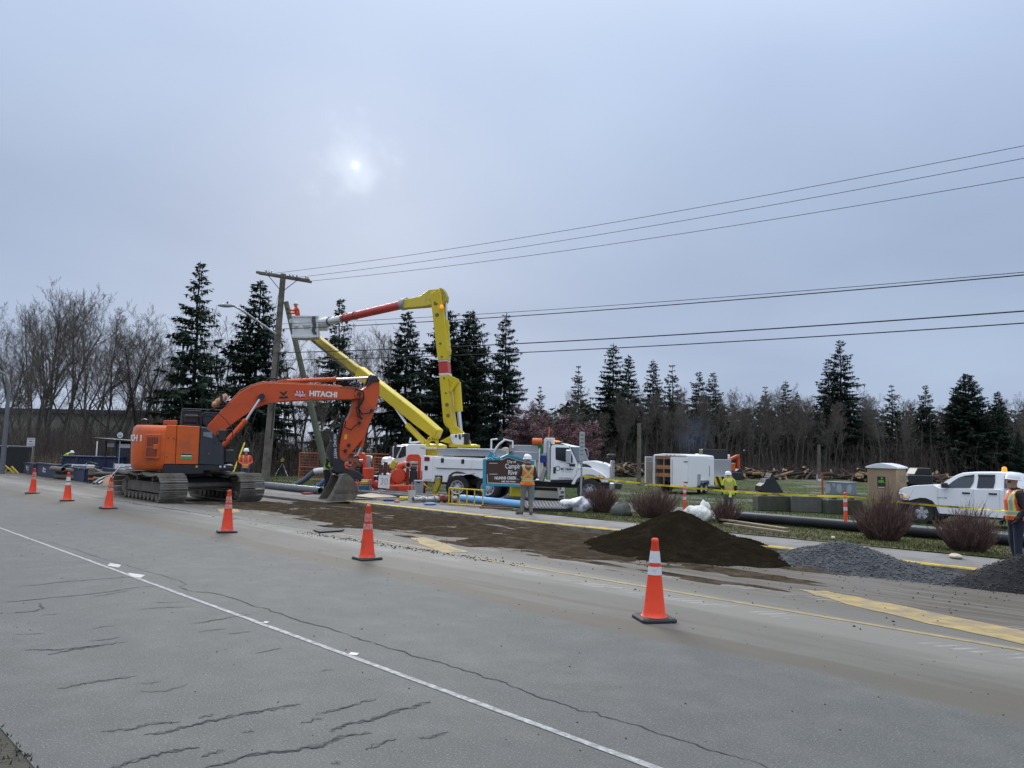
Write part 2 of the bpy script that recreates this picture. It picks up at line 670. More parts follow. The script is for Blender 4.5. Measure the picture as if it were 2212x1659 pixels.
M_GRAVEL = gravel_material('grey_gravel', (0.10, 0.104, 0.112), (0.21, 0.215, 0.225))
M_WALK = mat('sidewalk_concrete', (0.19, 0.185, 0.175), 0.9, var=0.2, scale=1.6, bump=0.3, bscale=70, dirt=(0.13, 0.115, 0.095), dirt_amt=0.75)
M_KERB = mat('kerb_concrete', (0.25, 0.235, 0.205), 0.9, var=0.2, scale=3, bump=0.4, bscale=40, dirt=(0.12, 0.10, 0.075), dirt_amt=0.8)
M_YEL_OLD = mat('worn_yellow_paint', (0.38, 0.27, 0.085), 0.85, var=0.15, scale=5, dirt=(0.20, 0.165, 0.11), dirt_amt=0.95, bump=0.2)
M_YEL_KERB = mat('yellow_kerb_paint', (0.52, 0.36, 0.045), 0.75, var=0.12, scale=4, dirt=(0.20, 0.165, 0.11), dirt_amt=0.75)
M_WHITE_OLD = mat('worn_white_paint', (0.40, 0.40, 0.39), 0.8, var=0.15, scale=22, dirt=(0.17, 0.17, 0.165), dirt_amt=1.0)
M_CRACK = mat('dark_crack', (0.026, 0.026, 0.027), 0.95, var=0.3, scale=6)  # plain dark tone for crack cores, saw cuts and road grit
M_CRACKH = mat('crack_edge', (0.060, 0.060, 0.059), 0.95, var=0.3, scale=9, bump=.3)
kind(strip('ground', M_GRASS, -1500, 2500, [30.0, 34, 40, 60, 120, 400, 2500], ds=40), 'structure')
kind(strip('near_ground', mat('roadside_earth', (.045, .042, .030), .95, var=.4, scale=6, bump=.8, bscale=40), -1500, 2500, [-1500, -60, -10, -2, 0.4, 1.35], ds=30, dz=-0.004), 'structure')
kind(strip('road', M_ROAD, -400, 900, [1.3, 3, 5, 7, 9, 11, 13, 15, KP], ds=8, zf=zroad), 'structure')
kind(strip('sidewalk_base', M_WALK, -60, 400, [KP + 0.17, 17.2, 18.2], ds=2, dz=-0.012), 'structure')
kind(strip('subsoil', mat('bare_earth', (0.12, 0.10, 0.075), 0.95, var=.3, scale=2, bump=.5), -70, 420, [17.5, 18.2, 19, 21, 24, 27, 30.6], ds=10, dz=-0.05), 'structure')
kind(strip('verge', M_VERGE, -80, 19.2, [18.16, 18.6, 19, 20, 21, 22, 23.2, 23.9], ds=0.5, dz=0.012, jitter=0.22), 'structure')
kind(strip('gravel_lane', M_GRAVEL, -60, 19.0, [23.6, 24, 26, 28, 30.1], ds=0.7, dz=0.0, jitter=0.45), 'structure')
M_DIRTYARD = mat('trodden_dirt', (0.135, 0.12, 0.10), 0.95, var=0.3, scale=1.2, bump=0.8, bscale=12, dirt=(0.07, 0.062, 0.05), dirt_amt=0.8)
kind(strip('work_yard', M_DIRTYARD, 18.4, 33, [18.16, 19, 21, 24, 27, 30.2], ds=0.7, dz=0.004, jitter=0.5), 'structure')
kind(strip('boulevard_grass', M_GRASS, 33, 900, [18.1, 19, 21, 24, 27, 30.2], ds=6, dz=0.0, jitter=0.3), 'structure')
# sidewalk slabs and kerb stones, one by one
swroot = kind(thing('sidewalk', None, None), 'structure')
for q in ('label', 'category'):
 del swroot[q]
slab_mb = MB()
slab_mb.bx(-0.744, 0.744, KP + 0.175, 18.17, -0.1, 0.0)
slab_me = None
kroot = kind(bpy.data.objects.new('kerb', None), 'structure')
COL.objects.link(kroot)
kp_me = ky_me = None
for i in range(40):
 s = -6 + i * 1.5
 if s < 38:
  if slab_me is None:
   o = slab_mb.build('slab', M_WALK, swroot, bevel=0.008)
   slab_me = o.data
  else:
   o = link('slab', slab_me, swroot)
  o.matrix_parent_inverse = Matrix.Identity(4)
  o.matrix_local = RD @ Matrix.Translation((s, 0, -0.094 + RND.uniform(-0.006, 0.006)))
for i in range(18):
 s = -9.5 + i * 2.0
 if s > 25.2:
  break
 if kp_me is None:
  o = MB().prismx([(KP, -0.5), (KP + 0.16, -0.5), (KP + 0.17, -0.105), (KP + 0.025, -0.105), (KP, -0.13)], -0.994, 0.994).build('kerb_stone', M_KERB, kroot, bevel=0.01)
  kp_me = o.data
  y = MB().prismx([(KP + 0.004, -0.125), (KP + 0.166, -0.1), (KP + 0.166, -0.093), (KP + 0.024, -0.0985), (KP - 0.003, -0.122)], -0.99, 0.99).build('yellow_paint', M_YEL_KERB, o)
  ky_me = y.data
 else:
  o = link('kerb_stone', kp_me, kroot)
  y = link('yellow_paint', ky_me, o)
 dzk = RND.uniform(-0.008, 0.008)
 o.matrix_local = RD @ Matrix.Translation((s, RND.uniform(-.01, .01), dzk))
kb = MB().bx(25.5, 400, KP + 0.001, KP + 0.172, -0.6, -0.105).build('kerb_far', M_KERB)
kb.matrix_world = RD
kind(kb, 'structure')
# ---- markings
def line_strip(name, m, s0, s1, pc, wd, dz, parent=None, ds=0.4, wob=0.0):
 mb = MB()
 n = max(1, int((s1 - s0) / ds))
 for i in range(n + 1):
  s = s0 + (s1 - s0) * i / n
  a = wob * mnoise.noise(Vector((s * 2.3, pc, 0)))
  b = wob * mnoise.noise(Vector((s * 2.3, pc, 9)))
  p0, p1 = pc - wd / 2 + a, pc + wd / 2 + b
  mb.v += [(s, p0, zroad(p0) + dz), (s, p1, zroad(p1) + dz)]
 for i in range(n):
  mb.f.append([2 * i, 2 * i + 2, 2 * i + 3, 2 * i + 1])
  mb.mi.append(0)
 o = mb.build(name, m)
 o.matrix_world = RD
 if sum(q.normal.z for q in o.data.polygons) < 0:
  o.data.flip_normals()
 return kind(o, 'structure')
line_strip('white_lane_line', M_WHITE_OLD, -8, 20.5, 3.97, 0.058, 0.004, wob=0.012)
line_strip('yellow_lane_line', M_YEL_OLD, -10, 10.2, 9.16, 0.11, 0.004, wob=0.012)
line_strip('yellow_lane_line', M_YEL_OLD, 11.2, 15.0, 9.35, 0.10, 0.004, wob=0.03)
def flat_poly(name, m, pix, dz, z0=0.0, kd='structure', sub=True):
 """flat patch on the road from photo pixels"""
 pts = [gpx(x, y, z0) for x, y in pix]
 pts = [SP(q) for q in pts]
 mb = MB()
 n = len(pts)
 mb.add([(s, p, zroad(p) + dz) for s, p in pts], [tuple(range(n))])
 o = mb.build(name, m)
 o.matrix_world = RD
 if o.data.polygons[0].normal.z < 0:
  o.data.flip_normals()
 return kind(o, kd)
def rough_edge(pix, n=6, amp=3.0):
 out = []
 k = len(pix)
 for i in range(k):
  a, b = pix[i], pix[(i + 1) % k]
  for j in range(n):
   t = j / n
   out.append((a[0] + (b[0] - a[0]) * t + RND.uniform(-amp, amp) * (j > 0), a[1] + (b[1] - a[1]) * t + RND.uniform(-amp, amp) * 0.35 * (j > 0)))
 return out
flat_poly('yellow_hatch_marking', M_YEL_OLD, rough_edge([(1722, 1268), (1790, 1272), (1960, 1307), (2212, 1362), (2300, 1380), (2300, 1424), (2212, 1398), (1960, 1337), (1830, 1305)], 5, 4), 0.005, -0.04)
flat_poly('yellow_hatch_marking', M_YEL_OLD, rough_edge([(875, 1152), (915, 1156), (960, 1172), (1012, 1193), (960, 1196), (915, 1178)], 5, 4), 0.005, -0.02)
flat_poly('yellow_hatch_marking', M_YEL_OLD, rough_edge([(470, 1098), (512, 1095), (518, 1105), (478, 1112)], 5, 2), 0.005, -0.02)
# reflective lane tabs
for q in [[(238, 1217), (262, 1221), (256, 1227), (232, 1223)], [(276, 1238), (314, 1243), (304, 1249), (282, 1246)], [(758, 1410), (776, 1412), (770, 1417), (752, 1415)], [(572, 1343), (582, 1344), (577, 1347), (568, 1346)]]:
 flat_poly('lane_tab', mat('tab_white', (0.36, 0.36, 0.345), 0.6, var=0.2, scale=20, dirt=(.2, .2, .2), dirt_amt=.6), q, 0.006)
def fb(x, y, z=0.0, o=4):
 v, a = 0.0, 0.5
 for i in range(o):
  v += a * mnoise.noise(Vector((x, y, z + i * 7.1)))
  x, y, a = x * 2.07, y * 2.07, a * 0.5
 return v
def crack(pix, wmax, name='crack', jit=4.0, z0=0.0, m=M_CRACK, sub=10, dz=0.003):
 """an irregular dark crack along a pixel polyline"""
 pts = []
 for a, b in zip(pix, pix[1:]):
  for j in range(sub):
   t = j / sub
   pts.append(gpx(a[0] + (b[0] - a[0]) * t, a[1] + (b[1] - a[1]) * t, z0))
 pts.append(gpx(*pix[-1], z0))
 n = len(pts)
 mb = MB()
 dsum = pts[0].x * 3.1 + pts[0].y * 1.7
 for i, q in enumerate(pts):
  d = (pts[min(i + 1, n - 1)] - pts[max(i - 1, 0)]).normalized()
  nn = Vector((-d.y, d.x, 0))
  f_ = n * .11
  q = q + nn * (fb(i * .23, wmax * 900, dsum, 4) * jit * .020 + RND.uniform(-1, 1) * jit * .0012)
  e = math.sin(math.pi * i / (n - 1)) ** 0.6
  ww = wmax * e * max(.08, .55 + 1.3 * fb(i * .31, dsum, 3)) * RND.uniform(.7, 1.0) * 0.5 + 0.001
  a, b = q + nn * ww, q - nn * ww * RND.uniform(0.5, 1)
  for r in (a, b):
   s, p = SP(r)
   mb.v.append((r.x, r.y, zroad(p) + dz))
 for i in range(n - 1):
  mb.f.append([2 * i, 2 * i + 1, 2 * i + 3, 2 * i + 2])
  mb.mi.append(0)
 o = mb.build(name, m)
 if o.data.polygons[0].normal.z < 0:
  o.data.flip_normals()
 return kind(o, 'structure')
ZR = Zm(0, 2000, 2000, 2212)
ZR2 = Zm(2000, 1950, 2032, 2212)
crack([ZR(*q) for q in [(160, 135), (330, 182), (560, 255), (760, 310), (805, 328), (785, 345), (830, 365), (930, 370), (1060, 410), (1200, 455), (1480, 540), (1640, 595), (1850, 655), (2030, 712), (2212, 770)]] + [ZR2(*q) for q in [(260, 905), (420, 950), (620, 1010), (860, 1085), (1110, 1169), (1300, 1235)]], 0.032, jit=4, sub=14)
for pl_, wd in [([(0, 412), (90, 405), (380, 378), (500, 362), (560, 350), (700, 337)], 0.05), ([(50, 348), (250, 325), (460, 308), (640, 296)], 0.04), ([(30, 460), (150, 450), (190, 438), (170, 415)], 0.05), ([(410, 388), (560, 360)], .03),
    ([(600, 442), (720, 434), (820, 432)], 0.03), ([(110, 618), (260, 618), (420, 600), (550, 585)], 0.06), ([(200, 640), (330, 616), (440, 600)], 0.05), ([(390, 580), (530, 565)], .025),
    ([(250, 790), (400, 760), (600, 732)], 0.045), ([(600, 805), (730, 795), (820, 770)], 0.02), ([(620, 770), (700, 755)], 0.02), ([(830, 507), (930, 490), (1090, 462)], 0.04), ([(860, 541), (980, 525)], 0.025), ([(990, 549), (1100, 540)], 0.025),
    ([(1110, 632), (1230, 612)], 0.025), ([(440, 975), (560, 965), (660, 940), (790, 928)], 0.04), ([(625, 990), (740, 972), (880, 935), (1050, 900), (1180, 878), (1320, 855)], 0.085),
    ([(1380, 902), (1500, 868), (1640, 832)], 0.05), ([(1430, 975), (1500, 945), (1620, 925), (1740, 880), (1880, 845)], 0.09), ([(1310, 942), (1400, 915)], 0.03), ([(480, 1133), (640, 1085), (720, 1065), (870, 1040)], 0.07),
    ([(890, 1133), (1080, 1080), (1250, 1063), (1400, 1035), (1480, 1000), (1620, 978)], 0.085), ([(870, 1083), (980, 1055)], 0.03), ([(1590, 1055), (1720, 1005)], 0.04), ([(1830, 1010), (1950, 975)], 0.035), ([(1050, 980), (1110, 972)], 0.025), ([(1450, 1118), (1480, 1105)], 0.03),
    ([(660, 414), (800, 410)], 0.018), ([(400, 640 - 115), (500, 513)], 0.02), ([(60, 553), (200, 546)], .015), ([(180, 468), (270, 460)], .02), ([(1400, 712), (1450, 703)], .018), ([(860, 915), (940, 900)], .03)]:
 crack([ZR(*q) for q in pl_], wd * 1.0, 'crack_stain', jit=4, m=M_CRACKH, dz=.0025, sub=16)
 crack([ZR(*q) for q in pl_], wd * .30, jit=4, dz=.0045, sub=16)
# saw-cut seams through the closed lanes
for pl_ in [[(0, 1042), (60, 1052), (370, 1100), (560, 1127), (690, 1146)], [(500, 1092), (640, 1108), (800, 1127)], [(250, 1083), (370, 1100)]]:
 crack(pl_, 0.06, 'saw_cut', jit=3, sub=12, dz=0.005)
# ---- loose soil spread over the closed lanes: an uneven sheet that dips in and out of the road surface
M_SOIL = mat('dark_soil', (0.046, 0.035, 0.0245), 0.95, var=0.35, scale=5, bump=1.0, bscale=26, dirt=(0.085, 0.066, 0.047), dirt_amt=0.6, spec=0.0)
M_MUD = mat('tracked_mud', (0.088, 0.069, 0.050), 0.95, var=0.35, scale=3, bump=0.9, bscale=22, dirt=(0.034, 0.026, 0.018), dirt_amt=0.8, spec=0.0)
def spread(name, s0, s1, p0, p1, f, m, res=0.09):
 mb = MB()
 ns, np_ = int((s1 - s0) / res), int((p1 - p0) / res)
 for i in range(ns + 1):
  s = s0 + (s1 - s0) * i / ns
  for j in range(np_ + 1):
   p = p0 + (p1 - p0) * j / np_
   mb.v.append((s, p, zroad(p) + f(s, p)))
 for i in range(ns):
  for j in range(np_):
   q = [i * (np_ + 1) + j, (i + 1) * (np_ + 1) + j, (i + 1) * (np_ + 1) + j + 1, i * (np_ + 1) + j + 1]
   if max(mb.v[a][2] - zroad(mb.v[a][1]) for a in q) > -0.012:
    mb.f.append(q)
    mb.mi.append(0)
 o = mb.build(name, m, smooth=80)
 o.matrix_world = RD
 if sum(q.normal.z for q in o.data.polygons) < 0:
  o.data.flip_normals()
 return o
def mud_h(s, p):
 e = min(1, (s - 3.0) / 3, (28.5 - s) / 3, (p - 9.4 - 0.05 * max(0, s - 12)) / 1.2, (KP + 0.25 - p) / 0.3)
 h = fb(s * 0.22, p * 1.4) * 0.10 + fb(s * 1.2, p * 2.6, 5) * 0.05 - 0.012
 h += 0.018 * max(0, math.sin(p * 9 + fb(s * .3, p * .3) * 8)) * (fb(s * .4, p * .4, 3) > -0.05)
 return -0.05 + min(1, max(0, e)) * (0.05 + h)
kind(spread('tracked_mud', 2.5, 28.5, 9.3, KP - 0.02, mud_h, M_MUD, 0.1), 'structure')
# ================================================================ trees
M_BARK_D = mat('dark_bark', (0.045, 0.037, 0.030), 0.95, var=0.3, scale=8, bump=0.6, bscale=30)
M_BARK_G = mat('grey_bark', (0.105, 0.094, 0.080), 0.95, var=0.35, scale=3, bump=0.5, bscale=25, dirt=(0.05, 0.045, 0.035), dirt_amt=0.6)
M_TWIG = mat('grey_brown_twigs', (0.125, 0.105, 0.088), 0.95, var=0.25, scale=2)
M_TWIG2 = mat('dark_twigs', (0.080, 0.066, 0.055), 0.95, var=0.25, scale=2)
M_NEEDLE = [mat('needles_%s' % k, c, 0.85, var=0.45, scale=1.3, spec=0.2) for k, c in (('blue_green', (0.032, 0.052, 0.032)), ('deep', (0.021, 0.036, 0.024)), ('olive', (0.040, 0.053, 0.028)))]
M_BLOSSOM = mat('dusty_plum_buds', (0.25, 0.140, 0.155), 0.9, var=0.35, scale=3, spec=0.2)
M_PTWIG = mat('plum_twigs', (0.095, 0.062, 0.060), 0.95, var=0.25, scale=2)
ca_, sa_ = math.cos, math.sin
def conifer_mesh(seed, H, rad, droop=0.35, dens=1.0, bare=0.08, top_taper=1.0, gappy=0.25, m=0, curve=1.0):
 """spruce / fir: a trunk, whorls of boughs carrying flat sprays of needle clumps"""
 rn = random.Random(seed)
 tr, cr = MB(), MB()
 k = 9
 bend = [(rn.uniform(-1, 1) * 0.06, rn.uniform(-1, 1) * 0.06) for _ in range(k + 1)]
 tp = [(bend[i][0] * (i > 0), bend[i][1] * (i > 0), H * i / k) for i in range(k + 1)]
 tr.tube(tp, [max(0.02, 0.022 * H * 0.55 * (1 - i / k) ** 0.9 + 0.015) for i in range(k + 1)], 7)
 z = H * bare
 while z < H * 0.985:
  t = (z - H * bare) / (H * (1 - bare))
  R0 = rad * ((1 - t) ** curve) * top_taper * (0.5 + 0.5 * min(1, t * 6 + 0.35)) + 0.12
  nb = max(4, int((5 + 5 * (1 - t)) * dens))
  a0 = rn.uniform(0, 6.28)
  zw = z
  for b in range(nb):
   if rn.random() < gappy * (0.6 + 0.5 * math.sin(z * 2.3 + seed)):
    continue
   a = a0 + 6.283 * b / nb + rn.uniform(-.35, .35)
   Lb = R0 * rn.uniform(0.6, 1.1) * (1 + 0.42 * mnoise.noise(Vector((ca_(a) * 1.3 + seed, sa_(a) * 1.3, z * 0.55))))
   up = 0.30 * t + 0.05 - droop * (1 - t) + rn.gauss(0, .13)
   z = zw + rn.uniform(-.30, .30)
   ca, sa = math.cos(a), math.sin(a)
   nseg = max(3, int(Lb / 0.33))
   pts = []
   for i in range(nseg + 1):
    q = i / nseg
    r = Lb * q
    zz = z + r * up - droop * 0.45 * Lb * q * q + 0.20 * Lb * q ** 3
    pts.append((ca * r, sa * r, zz))
   tr.tube([pts[0], pts[nseg // 2], pts[-1]], [0.016 + 0.012 * Lb * 0.5, 0.012, 0.004], 3, caps=False)
   # sprays along the bough
   ns = max(8, int(Lb * 15.0 * (0.7 + 0.3 * dens)))
   for i in range(ns):
    q = 0.12 + 0.88 * (i + rn.random()) / ns
    fi = min(nseg - 1, int(q * nseg))
    f = q * nseg - fi
    P = [pts[fi][c] + (pts[fi + 1][c] - pts[fi][c]) * f for c in range(3)]
    sl = (0.24 + 0.22 * Lb * (1 - 0.65 * q)) * rn.uniform(0.5, 1.3)
    sd = 1 if rn.random() < 0.5 else -1
    aa = a + sd * rn.uniform(0.45, 1.15)
    dx, dy = math.cos(aa) * sl, math.sin(aa) * sl
    dz = -sl * rn.uniform(0.0, 0.55)
    wx, wy = -math.sin(aa) * sl * 0.15, math.cos(aa) * sl * 0.15
    o = len(cr.v)
    tw = rn.uniform(-0.06, 0.06)
    cr.v += [(P[0], P[1], P[2]), (P[0] + dx * .55 + wx, P[1] + dy * .55 + wy, P[2] + dz * .45 + tw), (P[0] + dx, P[1] + dy, P[2] + dz), (P[0] + dx * .5 - wx, P[1] + dy * .5 - wy, P[2] + dz * .5 - tw - sl * 0.10)]
    cr.f += [[o, o + 1, o + 2], [o, o + 2, o + 3]]
    cr.mi += [0, 0]
    if rn.random() < 0.7:      # a hanging spray
     o = len(cr.v)
     hl = sl * rn.uniform(0.45, 1.0)
     cr.v += [(P[0] + dx * .15, P[1] + dy * .15, P[2] + .02), (P[0] + dx * .5, P[1] + dy * .5, P[2] + dz * .5), (P[0] + dx * .4, P[1] + dy * .45, P[2] + dz * .5 - hl)]
     cr.f += [[o, o + 1, o + 2]]
     cr.mi += [0]
  z = zw + (0.26 + 0.16 * (1 - t)) * (H / 15) ** 0.4 / max(0.6, dens) * rn.uniform(0.75, 1.25)
 # leader tip
 cr.add([(0.05, 0, H - .5), (-0.05, 0.03, H - .5), (0, 0, H + 0.15), (0, -0.06, H - .5)], [(0, 1, 2), (1, 3, 2), (3, 0, 2)])
 return tr, cr, m
def bare_mesh(seed, H, spread=0.5, levels=4, fork=0.22, lean=0.0, twig=1.0, r0=None, nb0=9, upright=0.6, stems=1, maxtw=9000):
 """leafless broadleaf: trunk and limbs in one builder, fine twigs in the other"""
 rn = random.Random(seed)
 tr, cr = MB(), MB()
 cnt = [0]
 def grow(P, D, Ln, r, lv):
  nseg = 5 if lv == 0 else (4 if lv == 1 else 3)
  pts, rs, ds = [P.copy()], [r], [D.copy()]
  for i in range(nseg):
   wob = (0.10, 0.20, 0.28, 0.30, 0.3)[lv]
   D = (D + Vector((rn.gauss(0, wob), rn.gauss(0, wob), rn.gauss(0, wob) * 0.6 + (0.05 + 0.10 * upright) * (lv > 0)))).normalized()
   P = P + D * (Ln / nseg)
   pts.append(P.copy())
   rs.append(max(0.004, r * (1 - 0.75 * (i + 1) / nseg)))
   ds.append(D.copy())
  (tr if lv < 2 else cr).tube(pts, rs, (7, 5, 3, 3, 3)[lv], caps=False)
  if lv >= levels:
   return
  n = (nb0, 7, 6, max(2, round(6 * twig)), 4)[lv]
  for j in range(n):
   cnt[0] += 1
   q = (fork if lv == 0 else 0.15) + (1 - (fork if lv == 0 else 0.15)) * (j + rn.random()) / n
   q = min(q, 0.995)
   fi = min(nseg - 1, int(q * nseg))
   f = q * nseg - fi
   B = pts[fi].lerp(pts[fi + 1], f)
   Db = ds[fi + 1]
   ax = Vector((rn.gauss(0, 1), rn.gauss(0, 1), rn.gauss(0, 1) * 0.4))
   ax = (ax - Db * ax.dot(Db)).normalized()
   an = rn.uniform(0.35, 0.85) * (0.7 + spread)
   D2 = (Db * math.cos(an) + ax * math.sin(an) + Vector((0, 0, 0.18 * upright))).normalized()
   l2 = Ln * (0.50 if lv == 0 else 0.52) * rn.uniform(0.6, 1.15) * (1.2 - 0.6 * q)
   grow(B, D2, l2, max(0.0075, rs[fi] * rn.uniform(0.34, 0.55)), lv + 1)
 for st in range(stems):
  a = rn.uniform(0, 6.28)
  ln = 0.0 if stems == 1 else rn.uniform(0.03, 0.16)
  D = Vector((math.cos(a) * ln + lean, math.sin(a) * ln, 1)).normalized()
  grow(Vector((math.cos(a) * .25 * (stems > 1), math.sin(a) * .25 * (stems > 1), -0.1)), D, H * rn.uniform(0.72, 0.82) * (1 if st == 0 else rn.uniform(.75, 1)), r0 or H * 0.011, 0)
 return tr, cr
TREE_MESH = {}
def tree_variant(key, tr, cr, mt, mc):
 a, b = tr.mesh('trunk'), cr.mesh('crown')
 a.materials.append(mt)
 b.materials.append(mc)
 a.shade_smooth()
 TREE_MESH[key] = (a, b)
for i in range(6):
 H, rd, dr, de, ba, gp_, mm, cu = [(15, 3.1, .30, 1.0, .10, .26, 0, .9), (13, 3.0, .34, 1.1, .06, .16, 1, .75), (16, 3.6, .45, 1.0, .05, .18, 1, .8), (18, 3.6, .42, 0.95, .16, .24, 1, .7), (14, 2.9, .28, .85, .20, .32, 2, .9), (15, 4.4, .40, 1.2, .04, .10, 1, .65)][i]
 tr, cr, m_ = conifer_mesh(11 + i, H, rd, dr, de, ba, gappy=gp_, m=mm, curve=cu)
 tree_variant('con%d' % i, tr, cr, M_BARK_D, M_NEEDLE[mm])
 TREE_MESH['con%dH' % i] = H
for i, kw in enumerate([dict(H=14, spread=.35, stems=3, fork=.3, upright=.9, nb0=10), dict(H=13, spread=.5, stems=2, fork=.25, upright=.6), dict(H=12, spread=.62, stems=2, fork=.22, upright=.4, nb0=8), dict(H=13, spread=.4, stems=1, fork=.35, upright=.8, nb0=12), dict(H=14, spread=.38, stems=1, fork=.38, upright=.8, nb0=17, r0=.14, twig=1.1), dict(H=15, spread=.34, stems=1, fork=.45, upright=.85, nb0=15, r0=.14, twig=1.1)]):
 tr, cr = bare_mesh(40 + i, maxtw=(7500 if i < 4 else 3500), **kw)
 tree_variant('bare%d' % i, tr, cr, M_BARK_D if i == 2 else M_BARK_G, M_TWIG2 if i == 2 else M_TWIG)
 TREE_MESH['bare%dH' % i] = kw['H']
print('tree tris', {k: len(v[1].polygons) for k, v in TREE_MESH.items() if not k.endswith('H')})
def place_tree(name, key, px_top, Y, label, group=None, cat='tree', wid=1.0, rz=None, base=None, lean=0.0):
 """stand a tree of the given make so that its top comes where the photo has it, Y metres ahead"""
 top = atY(px_top[0], px_top[1], Y)
 z0 = zat(top.x, top.y)
 Hh = TREE_MESH[key + 'H']
 k = (top.z - z0) / (Hh * (0.97 if key.startswith('bare') else 1.0))
 o = thing(name, label, cat, (top.x, top.y, z0), RND.uniform(0, 6.28) if rz is None else rz, group)
 o.scale = (k * wid, k * wid, k)
 a, b = TREE_MESH[key]
 link('trunk', a, o)
 link('crown', b, o)
 return o
GL = 'evergreens along the left side'
for key, top, Y, wid, lab in [
 ('con0', (433, 566), 62, 1.12, 'tall spruce with a bare spire rising above the orange excavator'),
 ('con1', (562, 606), 66, 1.15, 'dark spruce behind the street lamp, just left of the utility pole'),
 ('con0', (736, 645), 74, 1.0, 'slim spruce behind the white lift bucket'),
 ('con1', (881, 672), 72, 1.05, 'narrow dark fir just left of the tall yellow boom'),
 ('con5', (968, 672), 76, 1.0, 'broad dark fir directly behind the tall yellow boom'),
 ('con5', (1016, 674), 74, 0.95, 'broad dark fir just right of the tall yellow boom'),
 ('con2', (1094, 676), 66, 1.0, 'tall drooping spruce standing right of the yellow boom, left of the plum tree'),
 ('con4', (1167, 835), 120, 1.0, 'small pale far spruce peeping over the plum tree')]:
 place_tree('spruce_tree', key, top, Y, lab, GL, wid=wid)
GB = 'leafless trees along the left side'
for key, top, Y, wid, lab in [
 ('bare1', (30, 690), 64, 1.0, 'bare tree at the far left edge behind the street lamp post'),
 ('bare0', (105, 615), 66, .85, 'leftmost of the tall pale bare trees beside the lamp post'),
 ('bare0', (140, 597), 70, .9, 'tallest pale bare tree, many upright stems, on the far left'),
 ('bare3', (175, 625), 68, .9, 'tall bare tree right of the tallest pale one on the left'),
 ('bare2', (262, 655), 60, .95, 'dark crooked bare tree with wide forks left of the tall spruce'),
 ('bare1', (210, 690), 74, 1.0, 'thin grey bare tree between the tall pale trees and the crooked dark one'),
 ('bare2', (315, 665), 62, .9, 'dark bare tree with twisting limbs above the counterweight of the excavator'),
 ('bare1', (355, 655), 70, .9, 'bare tree with a domed crown close left of the tall spruce'),
 ('bare3', (490, 690), 72, .95, 'grey bare tree between the two spruces left of the utility pole'),
 ('bare2', (655, 700), 68, .9, 'bare dark-limbed tree behind the leaning pole'),
 ('bare1', (700, 735), 62, .8, 'low bare tree right of the leaning pole'),
 ('bare0', (838, 680), 84, 1.0, 'pale bare tree under the red part of the lift boom'),
 ('bare2', (800, 735), 78, 1.0, 'spreading bare tree between the two yellow booms'),
 ('bare4', (60, 780), 58, 1.0, 'slender bare tree in front of the beige building'),
 ('bare0', (75, 640), 80, .8, 'slim pale bare tree behind the tall pale group, its left neighbour'),
 ('bare3', (195, 650), 82, .85, 'slim pale bare tree behind the tall pale group, its right neighbour'),
 ('bare3', (240, 668), 80, .9, 'upright grey bare tree behind the crooked dark one'),
 ('bare0', (290, 672), 84, .8, 'many-stemmed grey bare tree between the two crooked dark ones'),
 ('bare3', (335, 668), 82, .9, 'upright bare tree behind the domed one left of the tall spruce'),
 ('bare4', (15, 720), 76, 1.0, 'thin bare tree right at the left edge of the picture'),
 ('bare3', (620, 715), 84, 1.0, 'grey bare tree behind the utility pole'),
 ('bare0', (770, 712), 88, .9, 'many-stemmed bare tree behind the derrick boom'),
 ('bare1', (400, 760), 78, 1.0, 'bare tree half hidden behind the tall spruce')]:
 place_tree('bare_tree', key, top, Y, lab, GB, wid=wid)
# right-hand wood
GR = 'evergreens at the edge of the far wood'
conR = [('con4', (1250, 790), 118, 1.0, 'spruce just right of the plum tree at the edge of the wood'),
  ('con2', (1325, 742), 112, 1.25, 'large dark spruce, leftmost big one of the far wood'),
  ('con2', (1358, 765), 116, 1.1, 'dark spruce crowding the right shoulder of the leftmost big spruce'),
  ('con2', (1411, 776), 118, 1.05, 'pointed spruce above the open trailer, the left one of a pair'),
  ('con4', (1453, 788), 118, 1.15, 'pointed spruce above the open trailer, the right one of a pair'),
  ('con3', (1510, 803), 120, 1.2, 'left one of the twin-topped spruces above the trailer front'),
  ('con3', (1540, 805), 122, 1.1, 'right one of the twin-topped spruces above the trailer front'),
  ('con4', (1652, 835), 122, 1.1, 'spruce left of the middle wooden post in the field'),
  ('con2', (1697, 822), 120, 1.1, 'spruce of middle height, next but one left of the tallest tree'),
  ('con2', (1722, 846), 123, .9, 'small spruce between the middle spruce and the tallest tree'),
  ('con3', (1790, 775), 112, 1.1, 'leaning spruce growing against the left side of the tallest tree'),
  ('con3', (1815, 735), 112, 1.15, 'tallest spruce of the far wood on the right'),
  ('con4', (1926, 832), 118, 1.25, 'open spruce with wide level boughs above the portable toilet'),
  ('con3', (1999, 832), 116, 1.05, 'narrow spruce alone between the toilet and the pickup'),
  ('con5', (2090, 808), 106, 1.15, 'broad dark fir above the white pickup'),
  ('con5', (2068, 835), 108, .8, 'fir leaning into the left side of the broad dark fir'),
  ('con1', (2155, 845), 104, .95, 'dark fir at the right of the broad one above the pickup cab'),
  ('con1', (2200, 930), 100, 1.0, 'low dark fir at the right edge of the picture'),
  ('con4', (1860, 880), 124, 1.0, 'thin half-hidden spruce right of the tallest tree'),
  ('con4', (1590, 880), 125, 1.0, 'thin low spruce in the gap above the far digger')]
for key, top, Y, wid, lab in conR:
 place_tree('spruce_tree', key, top, Y, lab, GR, wid=wid)
GT = 'bare trunks along the edge of the far wood'
rt = random.Random(5)
